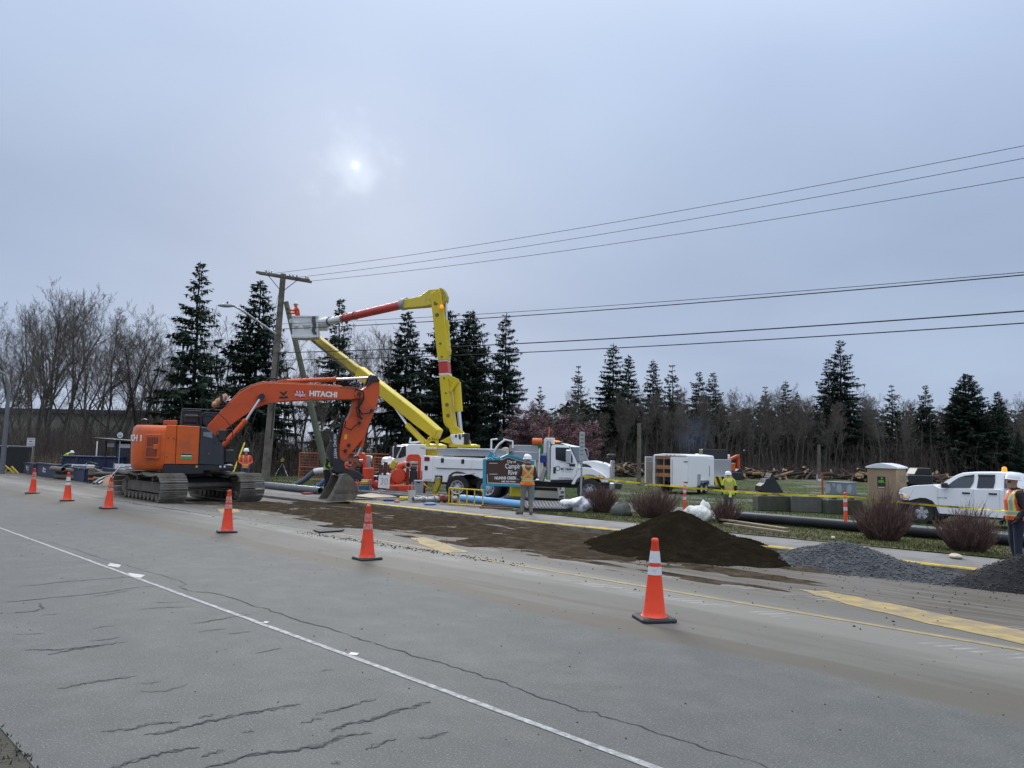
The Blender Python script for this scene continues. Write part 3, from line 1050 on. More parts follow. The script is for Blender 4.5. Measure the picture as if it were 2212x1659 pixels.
xs = [1150, 1180, 1215, 1240, 1275, 1300, 1345, 1368, 1392, 1405, 1432, 1448, 1470, 1492, 1512, 1535, 1556, 1575, 1592, 1612, 1628, 1650, 1668, 1690, 1706, 1728, 1742, 1758, 1780, 1800, 1838, 1856, 1880, 1898, 1950, 1975, 2030, 2050, 2110, 2140, 2180, 2205]
for i, x in enumerate(xs + [q + 9 for q in xs[6::2]]):
 key = ('bare4', 'bare5')[i % 2]
 ty = 846 + rt.uniform(-12, 48) + (15 if x > 1850 else 0)
 place_tree('bare_tree', key, (x, ty), 108 + rt.uniform(-6, 9), 'slender leafless tree in the row along the edge of the far wood', GT, wid=1.0)
# one dark mass of wood behind, undergrowth, plum tree
def merge_trees(name, items, mats_, label, cat):
 pass
def wood_mass():
 rn = random.Random(77)
 mb = MB()
 n = 0
 for i in range(420):
  px = rn.uniform(1150, 2330)
  Y = rn.uniform(122, 150)
  lim = 898 if 1200 < px < 1900 else 912
  top = atY(px, rn.uniform(lim - 40, lim + 40), Y)
  z0 = zat(top.x, top.y)
  Hh = top.z - z0
  for k in range(70):
   t = rn.random()
   r = (1 - t) * Hh * 0.28 + .3
   a = rn.uniform(0, 6.28)
   rr = r * math.sqrt(rn.random())
   x, y, z = top.x + math.cos(a) * rr, top.y + math.sin(a) * rr, z0 + t * Hh
   s = rn.uniform(.6, 1.5)
   o = len(mb.v)
   a2 = a + rn.uniform(-.6, .6)
   mb.v += [(x, y, z), (x + math.cos(a2 + .5) * s, y + math.sin(a2 + .5) * s, z - s * rn.uniform(.1, .7)), (x + math.cos(a2 - .5) * s, y + math.sin(a2 - .5) * s, z - s * rn.uniform(.2, .9))]
   mb.f.append([o, o + 1, o + 2])
   mb.mi.append(rn.choice((0, 0, 1)))
 # thin stems
 for i in range(420):
  px = rn.uniform(1150, 2330)
  Y = rn.uniform(108, 140)
  b = atY(px, 1000, Y)
  z0 = zat(b.x, b.y)
  h = rn.uniform(5, 11)
  mb.cur = 2
  mb.tube([(b.x, b.y, z0), (b.x + rn.gauss(0, .3), b.y, z0 + h * .5), (b.x + rn.gauss(0, .6), b.y, z0 + h)], [.09, .07, .02], 3, caps=False)
  mb.cur = 0
 o = mb.build('far_wood', [M_NEEDLE[1], mat('wood_brown', (0.042, 0.034, 0.028), 0.95, var=.3, scale=.3), M_BARK_G])
 return kind(o, 'stuff')
wood_mass()
def brush(name, n, place, hmin, hmax, m, label=None, seed=3, kindv='stuff', fan=0.35, r=0.012, parent=None, kids=2):
 """many thin leafless stems as one mass"""
 rn = random.Random(seed)
 mb = MB()
 for i in range(n):
  x, y, z = place(rn)
  h = rn.uniform(hmin, hmax)
  a = rn.uniform(0, 6.28)
  d = Vector((math.cos(a) * fan * rn.random(), math.sin(a) * fan * rn.random(), 1)).normalized()
  P = Vector((x, y, z - .05))
  mid = P + d * h * .5 + Vector((rn.gauss(0, .05) * h, rn.gauss(0, .05) * h, 0))
  e = P + d * h + Vector((rn.gauss(0, .10) * h, rn.gauss(0, .10) * h, -fan * .15 * h * rn.random()))
  mb.tube([P, mid, e], [r, r * .75, r * .3], 3, caps=False)
  for q in range(kids):
   t = rn.uniform(.35, .85)
   B = mid.lerp(e, t)
   a2 = rn.uniform(0, 6.28)
   E = B + Vector((math.cos(a2) * .3, math.sin(a2) * .3, .55)) * h * rn.uniform(.18, .38)
   mb.tube([B, E], [r * .6, r * .25], 3, caps=False)
 o = mb.build(name, m, parent)
 return kind(o, kindv) if kindv else o
M_BRUSH = mat('bramble_brown', (0.072, 0.055, 0.045), 0.95, var=0.4, scale=0.8)
M_BRUSH2 = mat('dry_grass_stalks', (0.20, 0.155, 0.095), 0.95, var=0.3, scale=1)
def pl_left(rn):
 px = rn.uniform(-60, 1100)
 v = atY(px, 1000, rn.uniform(52, 78) + (8 if px > 560 else 0) + (px > 800) * 6)
 return v.x, v.y, zat(v.x, v.y)
brush('undergrowth', 9500, pl_left, 0.8, 4.2, M_BRUSH, seed=31, r=0.016, fan=.55)
def pl_right(rn):
 v = atY(rn.uniform(1120, 2300), 1000, rn.uniform(100, 125))
 return v.x, v.y, zat(v.x, v.y)
brush('wood_undergrowth', 5000, pl_right, 0.8, 5.5, M_BRUSH, seed=32, r=0.028, fan=.45)
def pl_dry(rn):
 v = atY(rn.uniform(60, 175), 1000, rn.uniform(46, 52))
 return v.x, v.y, zat(v.x, v.y)
brush('dry_grass', 420, pl_dry, 0.3, 1.5, M_BRUSH2, seed=33, r=0.008, fan=.25, kids=1)
# purple-leaf plum
def plum(px, py, Y, wid, seed, label):
 top = atY(px, py, Y)
 z0 = zat(top.x, top.y)
 H = top.z - z0
 tr, cr = bare_mesh(seed, H * 1.0, spread=.75, stems=6, fork=.12, upright=.5, nb0=8, twig=.8, r0=.07)
 rn = random.Random(seed)
 bl = MB()
 vv = cr.v
 for i in range(26000):
  q = vv[rn.randrange(len(vv))]
  s = rn.uniform(.03, .085)
  a = rn.uniform(0, 6.28)
  x, y, z = q[0] + rn.gauss(0, .07), q[1] + rn.gauss(0, .07), q[2] + rn.gauss(0, .07)
  o = len(bl.v)
  bl.v += [(x, y, z), (x + math.cos(a) * s, y + math.sin(a) * s, z + s * .5), (x + math.cos(a + 1.2) * s, y + math.sin(a + 1.2) * s, z + s * rn.uniform(-.6, .9))]
  bl.f.append([o, o + 1, o + 2])
  bl.mi.append(0)
 root = thing('plum_tree', label, 'tree', (top.x, top.y, z0), 0, 'purple plum trees behind the truck cab')
 root.scale = (wid, wid, 1)
 tr.build('trunk', M_PTWIG, root)
 c = cr.build('crown', M_PTWIG, root)
 bl.build('buds', M_BLOSSOM, c)
 return root
plum(1150, 868, 62, 1.25, 91, 'purple budding plum tree behind the tank of the lift truck, the left one')
plum(1255, 876, 66, 1.25, 92, 'purple budding plum tree behind the white truck cab, the right one')
# long low building behind the bare trees on the left
bF = atY(0, 890, 96)
bd = thing('low_building', 'long low beige building behind the bare trees on the left', 'building', (atY(-260, 1000, 92).x, 92, -0.6), R(-3))
MB().bx(0, 42, 0, 14, 0, 5.9).build('wall', mat('beige_wall', (0.21, 0.20, 0.165), .9, var=.1, scale=.5), bd)
MB().bx(-.5, 42.5, -.5, 14.5, 5.902, 6.4).build('roof', mat('dark_roof', (0.05, 0.05, 0.055), .8), bd)
for i in range(5):
 wn = MB().bx(3 + i * 8, 6 + i * 8, -.06, -.003, 2.2, 3.8).build('window', mat('grey_pane', (0.08, 0.09, 0.10), .2), bd)
 MB().bx(2.9 + i * 8, 6.1 + i * 8, -.11, -.062, 2.05, 2.195).build('sill', mat('beige_wall', (0, 0, 0)), wn)
# ================================================================ excavator
M_OR = mat('excavator_orange', (0.68, 0.115, 0.013), 0.42, var=0.07, scale=1.5, dirt=(0.34, 0.10, 0.04), dirt_amt=0.5)
M_OR2 = mat('boom_orange', (0.62, 0.088, 0.016), 0.45, var=0.07, scale=1.5, dirt=(0.28, 0.07, 0.03), dirt_amt=0.5)
M_ORD = mat('worn_orange', (0.40, 0.085, 0.030), 0.6, var=0.12, scale=2.5, dirt=(0.10, 0.06, 0.045), dirt_amt=0.7)
M_BLK = mat('black_steel', (0.022, 0.023, 0.026), 0.5, var=0.15, scale=3)
M_CHAR = mat('charcoal_panel', (0.035, 0.038, 0.046), 0.42, var=0.1, scale=2, dirt=(0.075, 0.07, 0.065), dirt_amt=0.3)
M_CHROME = mat('chrome_rod', (0.75, 0.76, 0.78), 0.18, 1.0, var=0.03)
M_RUB = mat('rubber_black', (0.018, 0.018, 0.019), 0.75, var=0.2, scale=6)
M_STEELD = mat('muddy_steel', (0.155, 0.135, 0.105), 0.75, var=0.2, scale=4, dirt=(0.085, 0.068, 0.048), dirt_amt=0.75, bump=.25)
M_SHOE = mat('worn_track_steel', (0.235, 0.215, 0.18), 0.62, 0.25, var=0.2, scale=5, dirt=(0.105, 0.085, 0.06), dirt_amt=0.65)
M_WHITE = mat('white_paint', (0.80, 0.81, 0.82), 0.35, var=0.03, scale=1.2)
M_GLASS = mat('dark_glass', (0.015, 0.018, 0.020), 0.06, var=0.0, spec=0.6)
M_LET_W = mat('white_lettering', (0.80, 0.80, 0.80), 0.5, var=0.03)
M_LET_B = mat('black_lettering', (0.015, 0.015, 0.016), 0.5, var=0.0)
M_YELDEC = mat('yellow_decal', (0.75, 0.50, 0.02), 0.5, var=0.05)
M_RED = mat('red_decal', (0.50, 0.025, 0.035), 0.5, var=0.05)
EC = W(27.7, 11.2, zroad(11.2) + 0.03)
EF = Frame(EC.x, EC.y, EC.z, R(25))
ex = thing('excavator', 'large orange crawler excavator with its bucket lowered to the kerb', 'excavator', EC, R(25))
uh = math.atan2(-UY, -UX) - R(25)              # tracks run along the road, their front end toward the camera
UM = Matrix.Rotation(uh, 4, 'Z')
def und(mb, name, m, parent=ex, **kw):
 o = mb.build(name, m, parent, **kw)
 o.matrix_local = UM
 return o
# undercarriage (local frame: x toward the camera along the road)
def track(yc):
 hl, rr = 1.80, 0.44
 per = []
 n = 49
 # path: bottom, front idler, top with sag, rear sprocket
 def path(t):
  Ls = [2 * hl, math.pi * rr, 2 * hl, math.pi * rr]
  d = t * sum(Ls)
  if d < Ls[0]:
   return (-hl + d, 0.0), (1, 0)
  d -= Ls[0]
  if d < Ls[1]:
   a = d / rr
   return (hl + rr * math.sin(a), rr - rr * math.cos(a)), (math.cos(a), math.sin(a))
  d -= Ls[1]
  if d < Ls[2]:
   q = d / Ls[2]
   return (hl - d, 2 * rr - 0.055 * abs(math.sin(q * math.pi * 3)) ), (-1, -0.12 * math.cos(q * math.pi * 3) * (1 if math.sin(q * math.pi * 3) > 0 else -1))
  d -= Ls[2]
  a = d / rr
  return (-hl - rr * math.sin(a), rr + rr * math.cos(a)), (-math.cos(a), -math.sin(a))
 fr = MB()
 fr.prism([(-1.75, .30), (1.75, .30), (1.72, .55), (1.2, .66), (-1.2, .66), (-1.7, .58)], yc - .17, yc + .17)
 fr.prism([(-2.0, .28), (-1.55, .14), (-1.55, .62), (-2.0, .66)], yc - .22, yc + .22)
 tf = fr.build('track', M_STEELD, ex, bevel=0.02)
 tf.matrix_local = UM
 for x in [-1.45 + i * 0.365 for i in range(9)]:
  o = MB().lathe([(.06, -.26), (.11, -.26), (.11, -.16), (.08, -.15), (.08, .15), (.11, .16), (.11, .26), (.06, .26)], 12, (x, yc, .165), 'y').build('roller', M_STEELD, tf, smooth=40)
 for x in (-.7, .75):
  MB().lathe([(.04, -.15), (.08, -.15), (.08, .15), (.04, .15)], 10, (x, yc, .74), 'y').build('top_roller', M_STEELD, tf, smooth=40)
 MB().lathe([(.1, -.20), (.37, -.14), (.39, 0), (.37, .14), (.1, .20)], 22, (hl, yc, rr), 'y').build('idler', M_STEELD, tf, smooth=40)
 MB().lathe([(.1, -.20), (.36, -.12), (.38, 0), (.36, .12), (.1, .20)], 22, (-hl, yc, rr), 'y').build('sprocket', M_STEELD, tf, smooth=40)
 me = None
 for i in range(n):
  (x, z), (dx, dz) = path((i + .5) / n)
  ang = math.atan2(dz, dx)
  if me is None:
   sb = MB().bx(-.093, .093, -.44, .44, -.028, 0.0)
   for gx in (-.075, 0, .07):
    sb.prism([(gx - .012, 0.0), (gx + .012, 0.0), (gx + .007, -.062), (gx - .007, -.062)][::-1], -.44, .44)
   for b in (-.07, .07):
    sb.bx(-.05, .05, b - .025, b + .025, 0.0, .07)
   o = sb.build('shoe', M_SHOE, tf)
   me = o.data
  else:
   o = link('shoe', me, tf)
  o.matrix_local = Matrix.Translation((x, yc, z + 0.03)) @ Matrix.Rotation(-ang, 4, 'Y')
track(-1.34)
track(1.34)
und(MB().prism([(-1.1, .42), (1.1, .42), (.85, .78), (-.85, .78)], -1.15, 1.15), 'car_body', M_BLK, bevel=.03)
und(MB().prismx([(-1.2, .36), (1.2, .36), (1.2, .62), (-1.2, .62)], .55, 1.05), 'cross_beam', M_STEELD, bevel=.03)
MB().lathe([(.62, .78), (.66, .80), (.66, .95), (.55, 1.0)], 28).build('slew_ring', M_BLK, ex, smooth=40)
ys = -1.36                                       # near side of the upper works
def EP(pts, y=0.0, Z=Z1):
 return EF.poly(Z, pts, y)
z_floor = EF.pix(Z1(600, 865), ys)[1]
z_skirt = EF.pix(Z1(600, 792), ys)[1]
z_hood = EF.pix(Z1(600, 508), ys)[1]
x_cw = EF.pix(Z1(460, 700), ys)[0]
x_tail = EF.pix(Z1(212, 700), ys + .7)[0]
x_p1 = EF.pix(Z1(545, 650), ys)[0]
x_p2 = EF.pix(Z1(708, 650), ys)[0]
x_front = EF.pix(Z1(888, 700), ys)[0]
print('exc', z_floor, z_skirt, z_hood, x_tail, x_cw, x_p1, x_p2, x_front)
# counterweight: rounded in plan, slightly barrelled in height
def cw_plan(k, grow):
 pts = []
 hw = 1.36
 xr = x_tail
 for i in range(25):
  a = -math.pi / 2 + math.pi * i / 24
  e = 0.55
  yy = (hw + grow) * math.copysign(abs(math.sin(a)) ** e, math.sin(a))
  xx = x_cw - (x_cw - xr + grow) * abs(math.cos(a)) ** 0.62
  pts.append((xx, yy))
 return pts
rings = []
z0c = EF.pix(Z1(320, 832), ys)[1]
z1c = EF.pix(Z1(350, 503), ys)[1]
for t, g in ((0, -.10), (.04, -.03), (.16, 0), (.5, .02), (.85, 0), (.95, -.03), (1, -.11)):
 z = z0c + (z1c - z0c) * t
 rings.append([(x, y, z) for x, y in cw_plan(t, g)])
MB().loft(rings).build('counterweight', M_OR, ex, smooth=50)
# vent door on the counterweight side
vd_ = EP([(318, 572), (432, 572), (418, 752), (310, 745)], ys - .045)
vf = MB().prism(vd_, ys - .075, ys - .02).build('vent_door', M_OR2, ex, bevel=.012)
for pts in ([(335, 593), (410, 594), (404, 655), (330, 653)], [(328, 668), (402, 670), (398, 730), (322, 727)]):
 q = EP(pts, ys - .08)
 g = MB().prism(q, ys - .083, ys - .073).build('grille', mat('grille_dark', (.10, .035, .02), .7), vf)
 (xa, za), (xb, zb), (xc, zc), (xd, zd) = q
 sl = MB()
 for i in range(9):
  t = (i + .5) / 9
  sl.bx(min(xa, xd) + .02, max(xb, xc) - .02, ys - .092, ys - .0835, zd + (za - zd) * t - .009, zd + (za - zd) * t + .009)
 sl.build('louvre', M_ORD, vf)
hq = EP([(375, 645), (412, 645), (410, 680), (372, 680)], ys - .09)
MB().prism(hq, ys - .10, ys - .0735).build('latch', M_OR, vf, bevel=.008)
# hood panels
def panel(name, pts, m, y=ys, d=.03, parent=ex, bevel=.015, back=1.0):
 return MB().prism(EP(pts, y), y - d, y + back).build(name, m, parent, bevel=bevel)
panel('side_panel', [(472, 503), (546, 506), (532, 788), (452, 788)], M_OR, back=.5)
panel('side_panel', [(549, 506), (713, 514), (700, 790), (535, 788)], M_OR, back=.5)
MB().bx(x_cw + .03, x_p2 + .0, -.85, 1.3, z_skirt, z_hood - .06).build('engine_house', M_OR2, ex, bevel=.05)
panel('toolbox_panel', [(717, 515), (760, 520), (808, 560), (850, 600), (885, 655), (888, 800), (702, 792)], M_CHAR, back=.75, bevel=.03)
panel('step_edge', [(740, 555), (800, 557), (806, 600), (735, 583)], mat('grip_grey', (.20, .21, .23), .7), d=.036, back=-.028, bevel=0)
MB().prism(EP([(445, 788), (962, 796), (965, 832), (742, 838), (738, 862), (446, 866)], ys), ys - .02, 1.3).build('deck_skirt', M_BLK, ex, bevel=.03)
MB().prism(EP([(450, 470), (550, 470), (548, 506), (450, 502)], ys + .5), ys + .45, ys + 1.4).build('engine_cap', M_ORD, ex, bevel=.02)
MB().lathe([(.07, 0), (.075, .02), (.075, .12), (.10, .13), (.10, .17), (.02, .2)], 14, (x_tail + .35, -.55, z_hood + .02)).build('mirror_pod', M_BLK, ex, smooth=40)
ex_pipe = EF.pt(Z1(365, 450), .3)
MB().tube([(ex_pipe.x, .3, z_hood - .1), (ex_pipe.x, .3, ex_pipe.z - .1), (ex_pipe.x - .08, .3, ex_pipe.z + .1)], .05, 10).build('exhaust', M_BLK, ex, smooth=40)
# label on the panel
dq = EP([(578, 711), (654, 711), (652, 753), (576, 752)], ys - .032)
dc = MB().prism(dq, ys - .036, ys - .0315).build('decal', M_LET_W, ex)
xs0, xs1 = dq[3][0], dq[2][0]
MB().bx(xs0, xs1, ys - .039, ys - .0365, dq[3][1], dq[3][1] + .10).build('green_band', mat('decal_green', (.08, .35, .10), .5), dc)
MB().bx(xs0, xs1, ys - .039, ys - .0365, dq[0][1] - .05, dq[0][1]).build('black_band', M_LET_B, dc)
for q in [(483, 598), (526, 602), (473, 735), (780, 712)]:
 v = EF.pt(Z1(*q), ys - .03)
 MB().lathe([(.001, -.012), (.026, -.012), (.03, 0), (.001, 0)], 10, (v.x, ys - .031, v.z), 'y').build('bolt', M_ORD, ex)
v = EF.pt(Z1(820, 630), ys - .03)
MB().lathe([(.001, -.02), (.05, -.02), (.05, 0), (.001, 0)], 14, (v.x, ys - .031, v.z), 'y').build('fuel_cap', M_BLK, ex)
# rear lettering wraps round the counterweight
for i, ch in enumerate('HITACHI'):
 pl_ = cw_plan(.7, .035)
 # walk along the rear arc, from the far side round to the near side
 want = .78 + (6 - i) * 0.235                # metres along the arc from its near end
 for f_i in range(24):
  sl_ = math.dist(pl_[f_i], pl_[f_i + 1])
  if want <= sl_:
   break
  want -= sl_
 f = f_i + want / sl_
 a_, b_ = pl_[int(f)], pl_[min(24, int(f) + 1)]
 q = (a_[0] + (b_[0] - a_[0]) * (f % 1), a_[1] + (b_[1] - a_[1]) * (f % 1))
 tx, ty = a_[0] - b_[0], a_[1] - b_[1]
 ln = math.hypot(tx, ty)
 tx, ty = tx / ln, ty / ln
 zc = EF.pix(Z1(235, 600), ys)[1]
 Mt = Matrix(((tx, 0, ty, q[0]), (ty, 0, -tx, q[1]), (0, 1, 0, zc), (0, 0, 0, 1)))
 text_obj(ch, .30, .004, M_LET_W, ex, Mt, bold=.006)
# cab on the far (left) side
cabx0, cabx1 = x_p2 - .55, x_front + .35
zc0, zc1 = z_skirt, EF.pix(Z1(650, 398), .9)[1]
cab_ = MB().prism([(cabx0, zc0), (cabx1, zc0), (cabx1 + .02, zc0 + .75), (cabx1 - .28, zc1), (cabx0, zc1)], .42, 1.36).build('cab', M_BLK, ex, bevel=.05)
MB().prism([(cabx0 + .1, zc0 + .7), (cabx1 - .12, zc0 + .7), (cabx1 - .33, zc1 - .12), (cabx0 + .1, zc1 - .12)], .40, .418).build('window', M_GLASS, cab_)
MB().bx(cabx0 - .0, cabx1 - .35, .40, 1.38, zc1 + .002, zc1 + .05).build('cab_roof', M_CHAR, cab_, bevel=.015)
for q in [(610, 400, 640, 432), (640, 400, 720, 440)]:
 pass
rk = MB()
P = lambda x, y, yy: EF.pt(Z1(x, y), yy)
for yy in (-.25, .25):
 rk.tube([P(585, 500, yy), P(585, 398, yy), P(720, 402, yy), P(722, 500, yy)], .025, 6)
rk.tube([P(585, 398, -.25), P(585, 398, .25)], .025, 6)
rk.tube([P(720, 402, -.25), P(720, 402, .25)], .025, 6)
rk.tube([P(585, 440, -.25), P(720, 440, -.25)], .02, 6)
rk.build('camera_guard', M_BLK, ex, smooth=40)
MB().bx(*sorted((P(598, 470, 0).x, P(700, 470, 0).x)), -.2, .2, P(650, 490, 0).z, P(650, 430, 0).z).build('work_light_box', M_BLK, ex, bevel=.03)
MB().tube([P(590, 398, .2), P(575, 320, .2), P(562, 255, .2)], [.008, .006, .004], 5).build('antenna', M_BLK, ex)
# hand rails and ladder at the front corner
hr = MB()
for a, b in (((722, 440), (722, 520)),):
 pass
hr.tube([P(725, 500, ys), P(722, 440, ys), P(745, 415, ys), P(850, 418, ys), P(905, 470, ys), P(950, 530, ys), P(948, 610, ys), P(895, 612, ys)], .018, 6)
hr.tube([P(840, 600, ys), P(835, 555, ys), P(850, 540, ys), P(945, 540, ys)], .018, 6)
hr.build('handrail', M_BLK, ex, smooth=40)
mr = P(870, 575, ys)
MB().bx(mr.x - .10, mr.x + .16, ys - .06, ys + .02, mr.z - .22, mr.z + .18).build('mirror', M_BLK, ex, bevel=.03)
lad = MB()
for yy in (-.55, -.2):
 lad.tube([P(975, 560, yy), P(1000, 640, yy), P(985, 800, yy)], .022, 6)
for i in range(8):
 x, y = 985 + 12 * math.sin(i / 7 * 2.8), 570 + i * 30
 lad.cyl(P(x, y, -.55), P(x, y, -.2), .014, n=6)
lad.build('ladder', M_BLK, ex, smooth=40)
st = P(935, 720, ys)
MB().bx(st.x - .16, st.x + .12, ys - .02, ys + .35, st.z - .28, st.z + .18).build('front_step_box', M_BLK, ex, bevel=.03)
for q in [(862, 806), (893, 806), (690, 806)]:
 v = P(*q, ys - .02)
 MB().bx(v.x - .03, v.x + .03, ys - .03, ys - .0205, v.z - .03, v.z + .03).build('marker', M_YELDEC if q[0] == 690 else M_LET_W, ex)
# boom
boom_pts = [(745, 560), (770, 505), (880, 388), (1000, 268), (1080, 224), (1170, 200), (1300, 204), (1500, 212), (1750, 228), (1850, 240), (1888, 262), (1888, 290), (1868, 312), (1810, 320), (1500, 326), (1290, 338), (1180, 358), (1090, 398), (1000, 458), (900, 534), (850, 574), (800, 590)]
boom = MB().prism(EP(boom_pts), -.31, .31).build('boom', M_OR2, ex, bevel=.018)
for yy in (-.325, .325):
 s_ = 1 if yy > 0 else -1
 for q, r_ in (((1165, 292), .19), ((1868, 280), .17)):
  v = P(*q, yy)
  MB().lathe([(.02, -.03), (r_, -.03), (r_, .03), (.02, .03)], 20, (v.x, yy, v.z), 'y').build('pin_boss', M_OR2, boom, smooth=40)
  MB().lathe([(.02, -.06), (.085, -.06), (.085, .06), (.02, .06)], 12, (v.x, yy + s_ * .03, v.z), 'y').build('pin', M_BLK, boom, smooth=40)
# pipes along the top of the boom
tp = MB()
for yy, dz in ((-.22, .03), (-.10, .035), (.12, .035)):
 tp.tube([P(900, 372, yy) + Vector((0, 0, dz)), P(1010, 262, yy) + Vector((0, 0, dz + .02)), P(1085, 222, yy) + Vector((0, 0, dz)), P(1170, 198, yy) + Vector((0, 0, dz)), P(1400, 206, yy) + Vector((0, 0, dz)), P(1740, 226, yy) + Vector((0, 0, dz))], .022, 7)
tp.build('hydraulic_pipe', M_ORD, boom, smooth=60)
ho = MB()
for yy, sh in ((-.26, 0), (-.12, 10), (.05, -8), (.2, 6)):
 ho = MB()
 ho.tube([P(905 + sh, 368, yy), P(860 + sh, 372, yy), P(770, 400, yy), P(735, 440, yy), P(740, 490, yy), P(800, 560, yy)], .028, 7)
 ho.build('boom_hose', M_RUB, ex, smooth=60)
ho = MB()
ho.tube([P(1180, 195, 0), P(1220, 165, 0), P(1260, 165, 0), P(1305, 180, 0)], .028, 7)
ho.build('boom_hose', M_RUB, ex, smooth=60)
ho = MB()
for yy, k in ((-.36, 0), (-.30, 16)):
 ho.tube([P(1840, 240 + k, yy), P(1900, 262 + k, yy), P(1905, 310, yy), P(1850 + k, 380, yy), P(1860 + k, 440, yy), P(1895, 460, yy)], .03, 8)
ho.tube([P(1875, 300, -.34), P(1860, 370, -.34), P(1890, 425, -.34), P(1950, 415, -.34)], .03, 8)
ho.tube([P(1770, 475, -.3), P(1765, 520, -.3), P(1810, 540, -.3), P(1850, 500, -.3)], .025, 8)
ho.build('arm_hose', M_RUB, ex, smooth=60)
# cylinders
def hyd(name, a, b, c, y, r, m=M_OR2, rod=M_CHROME, parent=ex):
 """barrel a-b, rod b-c"""
 A, B, Cc = P(*a, y), P(*b, y), P(*c, y)
 d = (B - A).normalized()
 o = MB().tube([A, B - d * .12, B - d * .12, B], [r, r, r * 1.16, r * 1.16], 14).build(name, m, parent, smooth=40)
 MB().cyl(B + d * .002, Cc, r * .52, n=12).build('rod', rod, o, smooth=40)
 MB().lathe([(.03, -.1), (r * 1.2, -.1), (r * 1.2, .1), (.03, .1)], 14, (Cc.x, y, Cc.z), 'y').build('rod_eye', M_BLK, o, smooth=40)
 return o
for y in (-.46, .46):
 hyd('boom_cylinder', (880, 655), (1048, 468), (1160, 300), y, .095)
hyd('arm_cylinder', (1325, 188), (1703, 172), (1950, 160), 0, .085)
MB().prism(EP([(1260, 205), (1285, 180), (1340, 172), (1350, 206)]), -.16, .16).build('cylinder_bracket', M_OR2, boom, bevel=.01)
MB().prism(EP([(1715, 232), (1770, 225), (1860, 236), (1845, 252), (1720, 244)]), -.26, -.312).build('clamp_rail', M_ORD, boom)
# arm
arm = MB().prism(EP([(1960, 190), (2008, 188), (2010, 270), (1978, 398), (1945, 475), (1890, 605), (1795, 715), (1772, 748), (1716, 742), (1718, 660), (1758, 500), (1798, 422), (1828, 318), (1862, 262), (1905, 235)]), -.20, .20).build('arm', M_OR2, ex, bevel=.018)
for yy in (-.22, .2):
 MB().prism(EP([(1938, 160), (1960, 146), (1985, 152), (2010, 188), (1960, 195), (1908, 238)]), yy - .03, yy + .05).build('arm_lug', M_BLK, arm, bevel=.01)
MB().prism(EP([(1765, 575), (1783, 570), (1779, 606), (1760, 608)], -.2), -.209, -.201).build('warning_decal', M_YELDEC, arm)
v = P(1880, 440, -.21)
for q in [(1870, 490), (1795, 650), (1770, 690), (1758, 450), (1960, 400)]:
 v = P(*q, -.21)
 MB().lathe([(.01, -.06), (.06, -.06), (.07, .02), (.01, .02)], 10, (v.x, -.22, v.z), 'y').build('fitting', M_BLK, arm)
hyd('bucket_cylinder', (1940, 420), (1880, 665), (1848, 745), -.02, .085, M_OR2)
hyd('thumb_cylinder', (1752, 462), (1712, 640), (1695, 720), 0, .06, M_BLK)
for yy in (-.27, .22):
 MB().prism(EP([(1722, 735), (1750, 740), (1850, 745), (1862, 762), (1840, 775), (1740, 765), (1718, 752)]), yy, yy + .05).build('link', M_ORD, ex, bevel=.01)
MB().prism(EP([(1838, 760), (1862, 765), (1815, 858), (1788, 850)]), -.14, .14).build('push_link', M_ORD, ex, bevel=.01)
# coupler, thumb
cp = MB().prism(EP([(1700, 740), (1745, 760), (1760, 815), (1855, 840), (1900, 880), (1868, 905), (1790, 880), (1720, 860), (1668, 855), (1660, 825), (1690, 800)]), -.24, .24).build('coupler', M_BLK, ex, bevel=.02)
th_pts = [(1592, 548), (1612, 540), (1645, 541), (1682, 566), (1702, 612), (1708, 655), (1700, 720), (1712, 750), (1742, 800), (1736, 840), (1700, 850), (1668, 838), (1672, 800), (1655, 745), (1640, 720), (1648, 668), (1668, 636), (1662, 600), (1640, 572), (1605, 562)]
for yy in (-.33, .25):
 tf_ = MB().prism(EP(th_pts), yy, yy + .08).build('thumb', M_BLK if yy < 0 else M_STEELD, ex, bevel=.012)
 if yy < 0:
  o0, o1 = P(1698, 612, yy - .004), P(1690, 705, yy - .004)
  text_obj('VIKING WEST', .155, .002, M_LET_W, tf_, side_M((o0.x + o1.x) / 2, yy - .004, (o0.z + o1.z) / 2, R(-86)))
for a, b in (((1605, 551), (1640, 556)), ((1670, 625), (1655, 690))):
 pa, pb = P(*a, 0), P(*b, 0)
 MB().cyl((pa.x, -.25, pa.z), (pa.x, .25, pa.z), .05, n=10).build('thumb_bar', M_STEELD, ex, smooth=40)
# bucket: shell with an open mouth to the left
BW = .68
bk = [(270, 1585), (430, 1612), (600, 1598), (780, 1570), (905, 1518), (1000, 1440), (1045, 1340), (1048, 1250), (1020, 1150), (965, 1070), (890, 975), (800, 912), (700, 925), (640, 950)]
shell = EP(bk, -BW, ZB)
mouth = EP([(590, 1085), (480, 1300), (360, 1480)], -BW, ZB)
cen = (sum(q[0] for q in shell) / len(shell), sum(q[1] for q in shell) / len(shell))
inn = [(q[0] + (cen[0] - q[0]) * .07, q[1] + (cen[1] - q[1]) * .07) for q in shell]
bm_ = MB()
nS = len(shell)
vs = [(x, y, z) for y in (-BW, BW) for x, z in shell] + [(x, y, z) for y in (-BW + .05, BW - .05) for x, z in inn]
fs = []
for i in range(nS - 1):
 fs.append((i, i + 1, nS + i + 1, nS + i))
 fs.append((2 * nS + i, 3 * nS + i, 3 * nS + i + 1, 2 * nS + i + 1))
for e in (0, nS - 1):
 fs.append((e, nS + e, 3 * nS + e, 2 * nS + e))
bm_.add(vs, fs)
bucket = bm_.build('bucket', M_STEELD, ex, smooth=35)
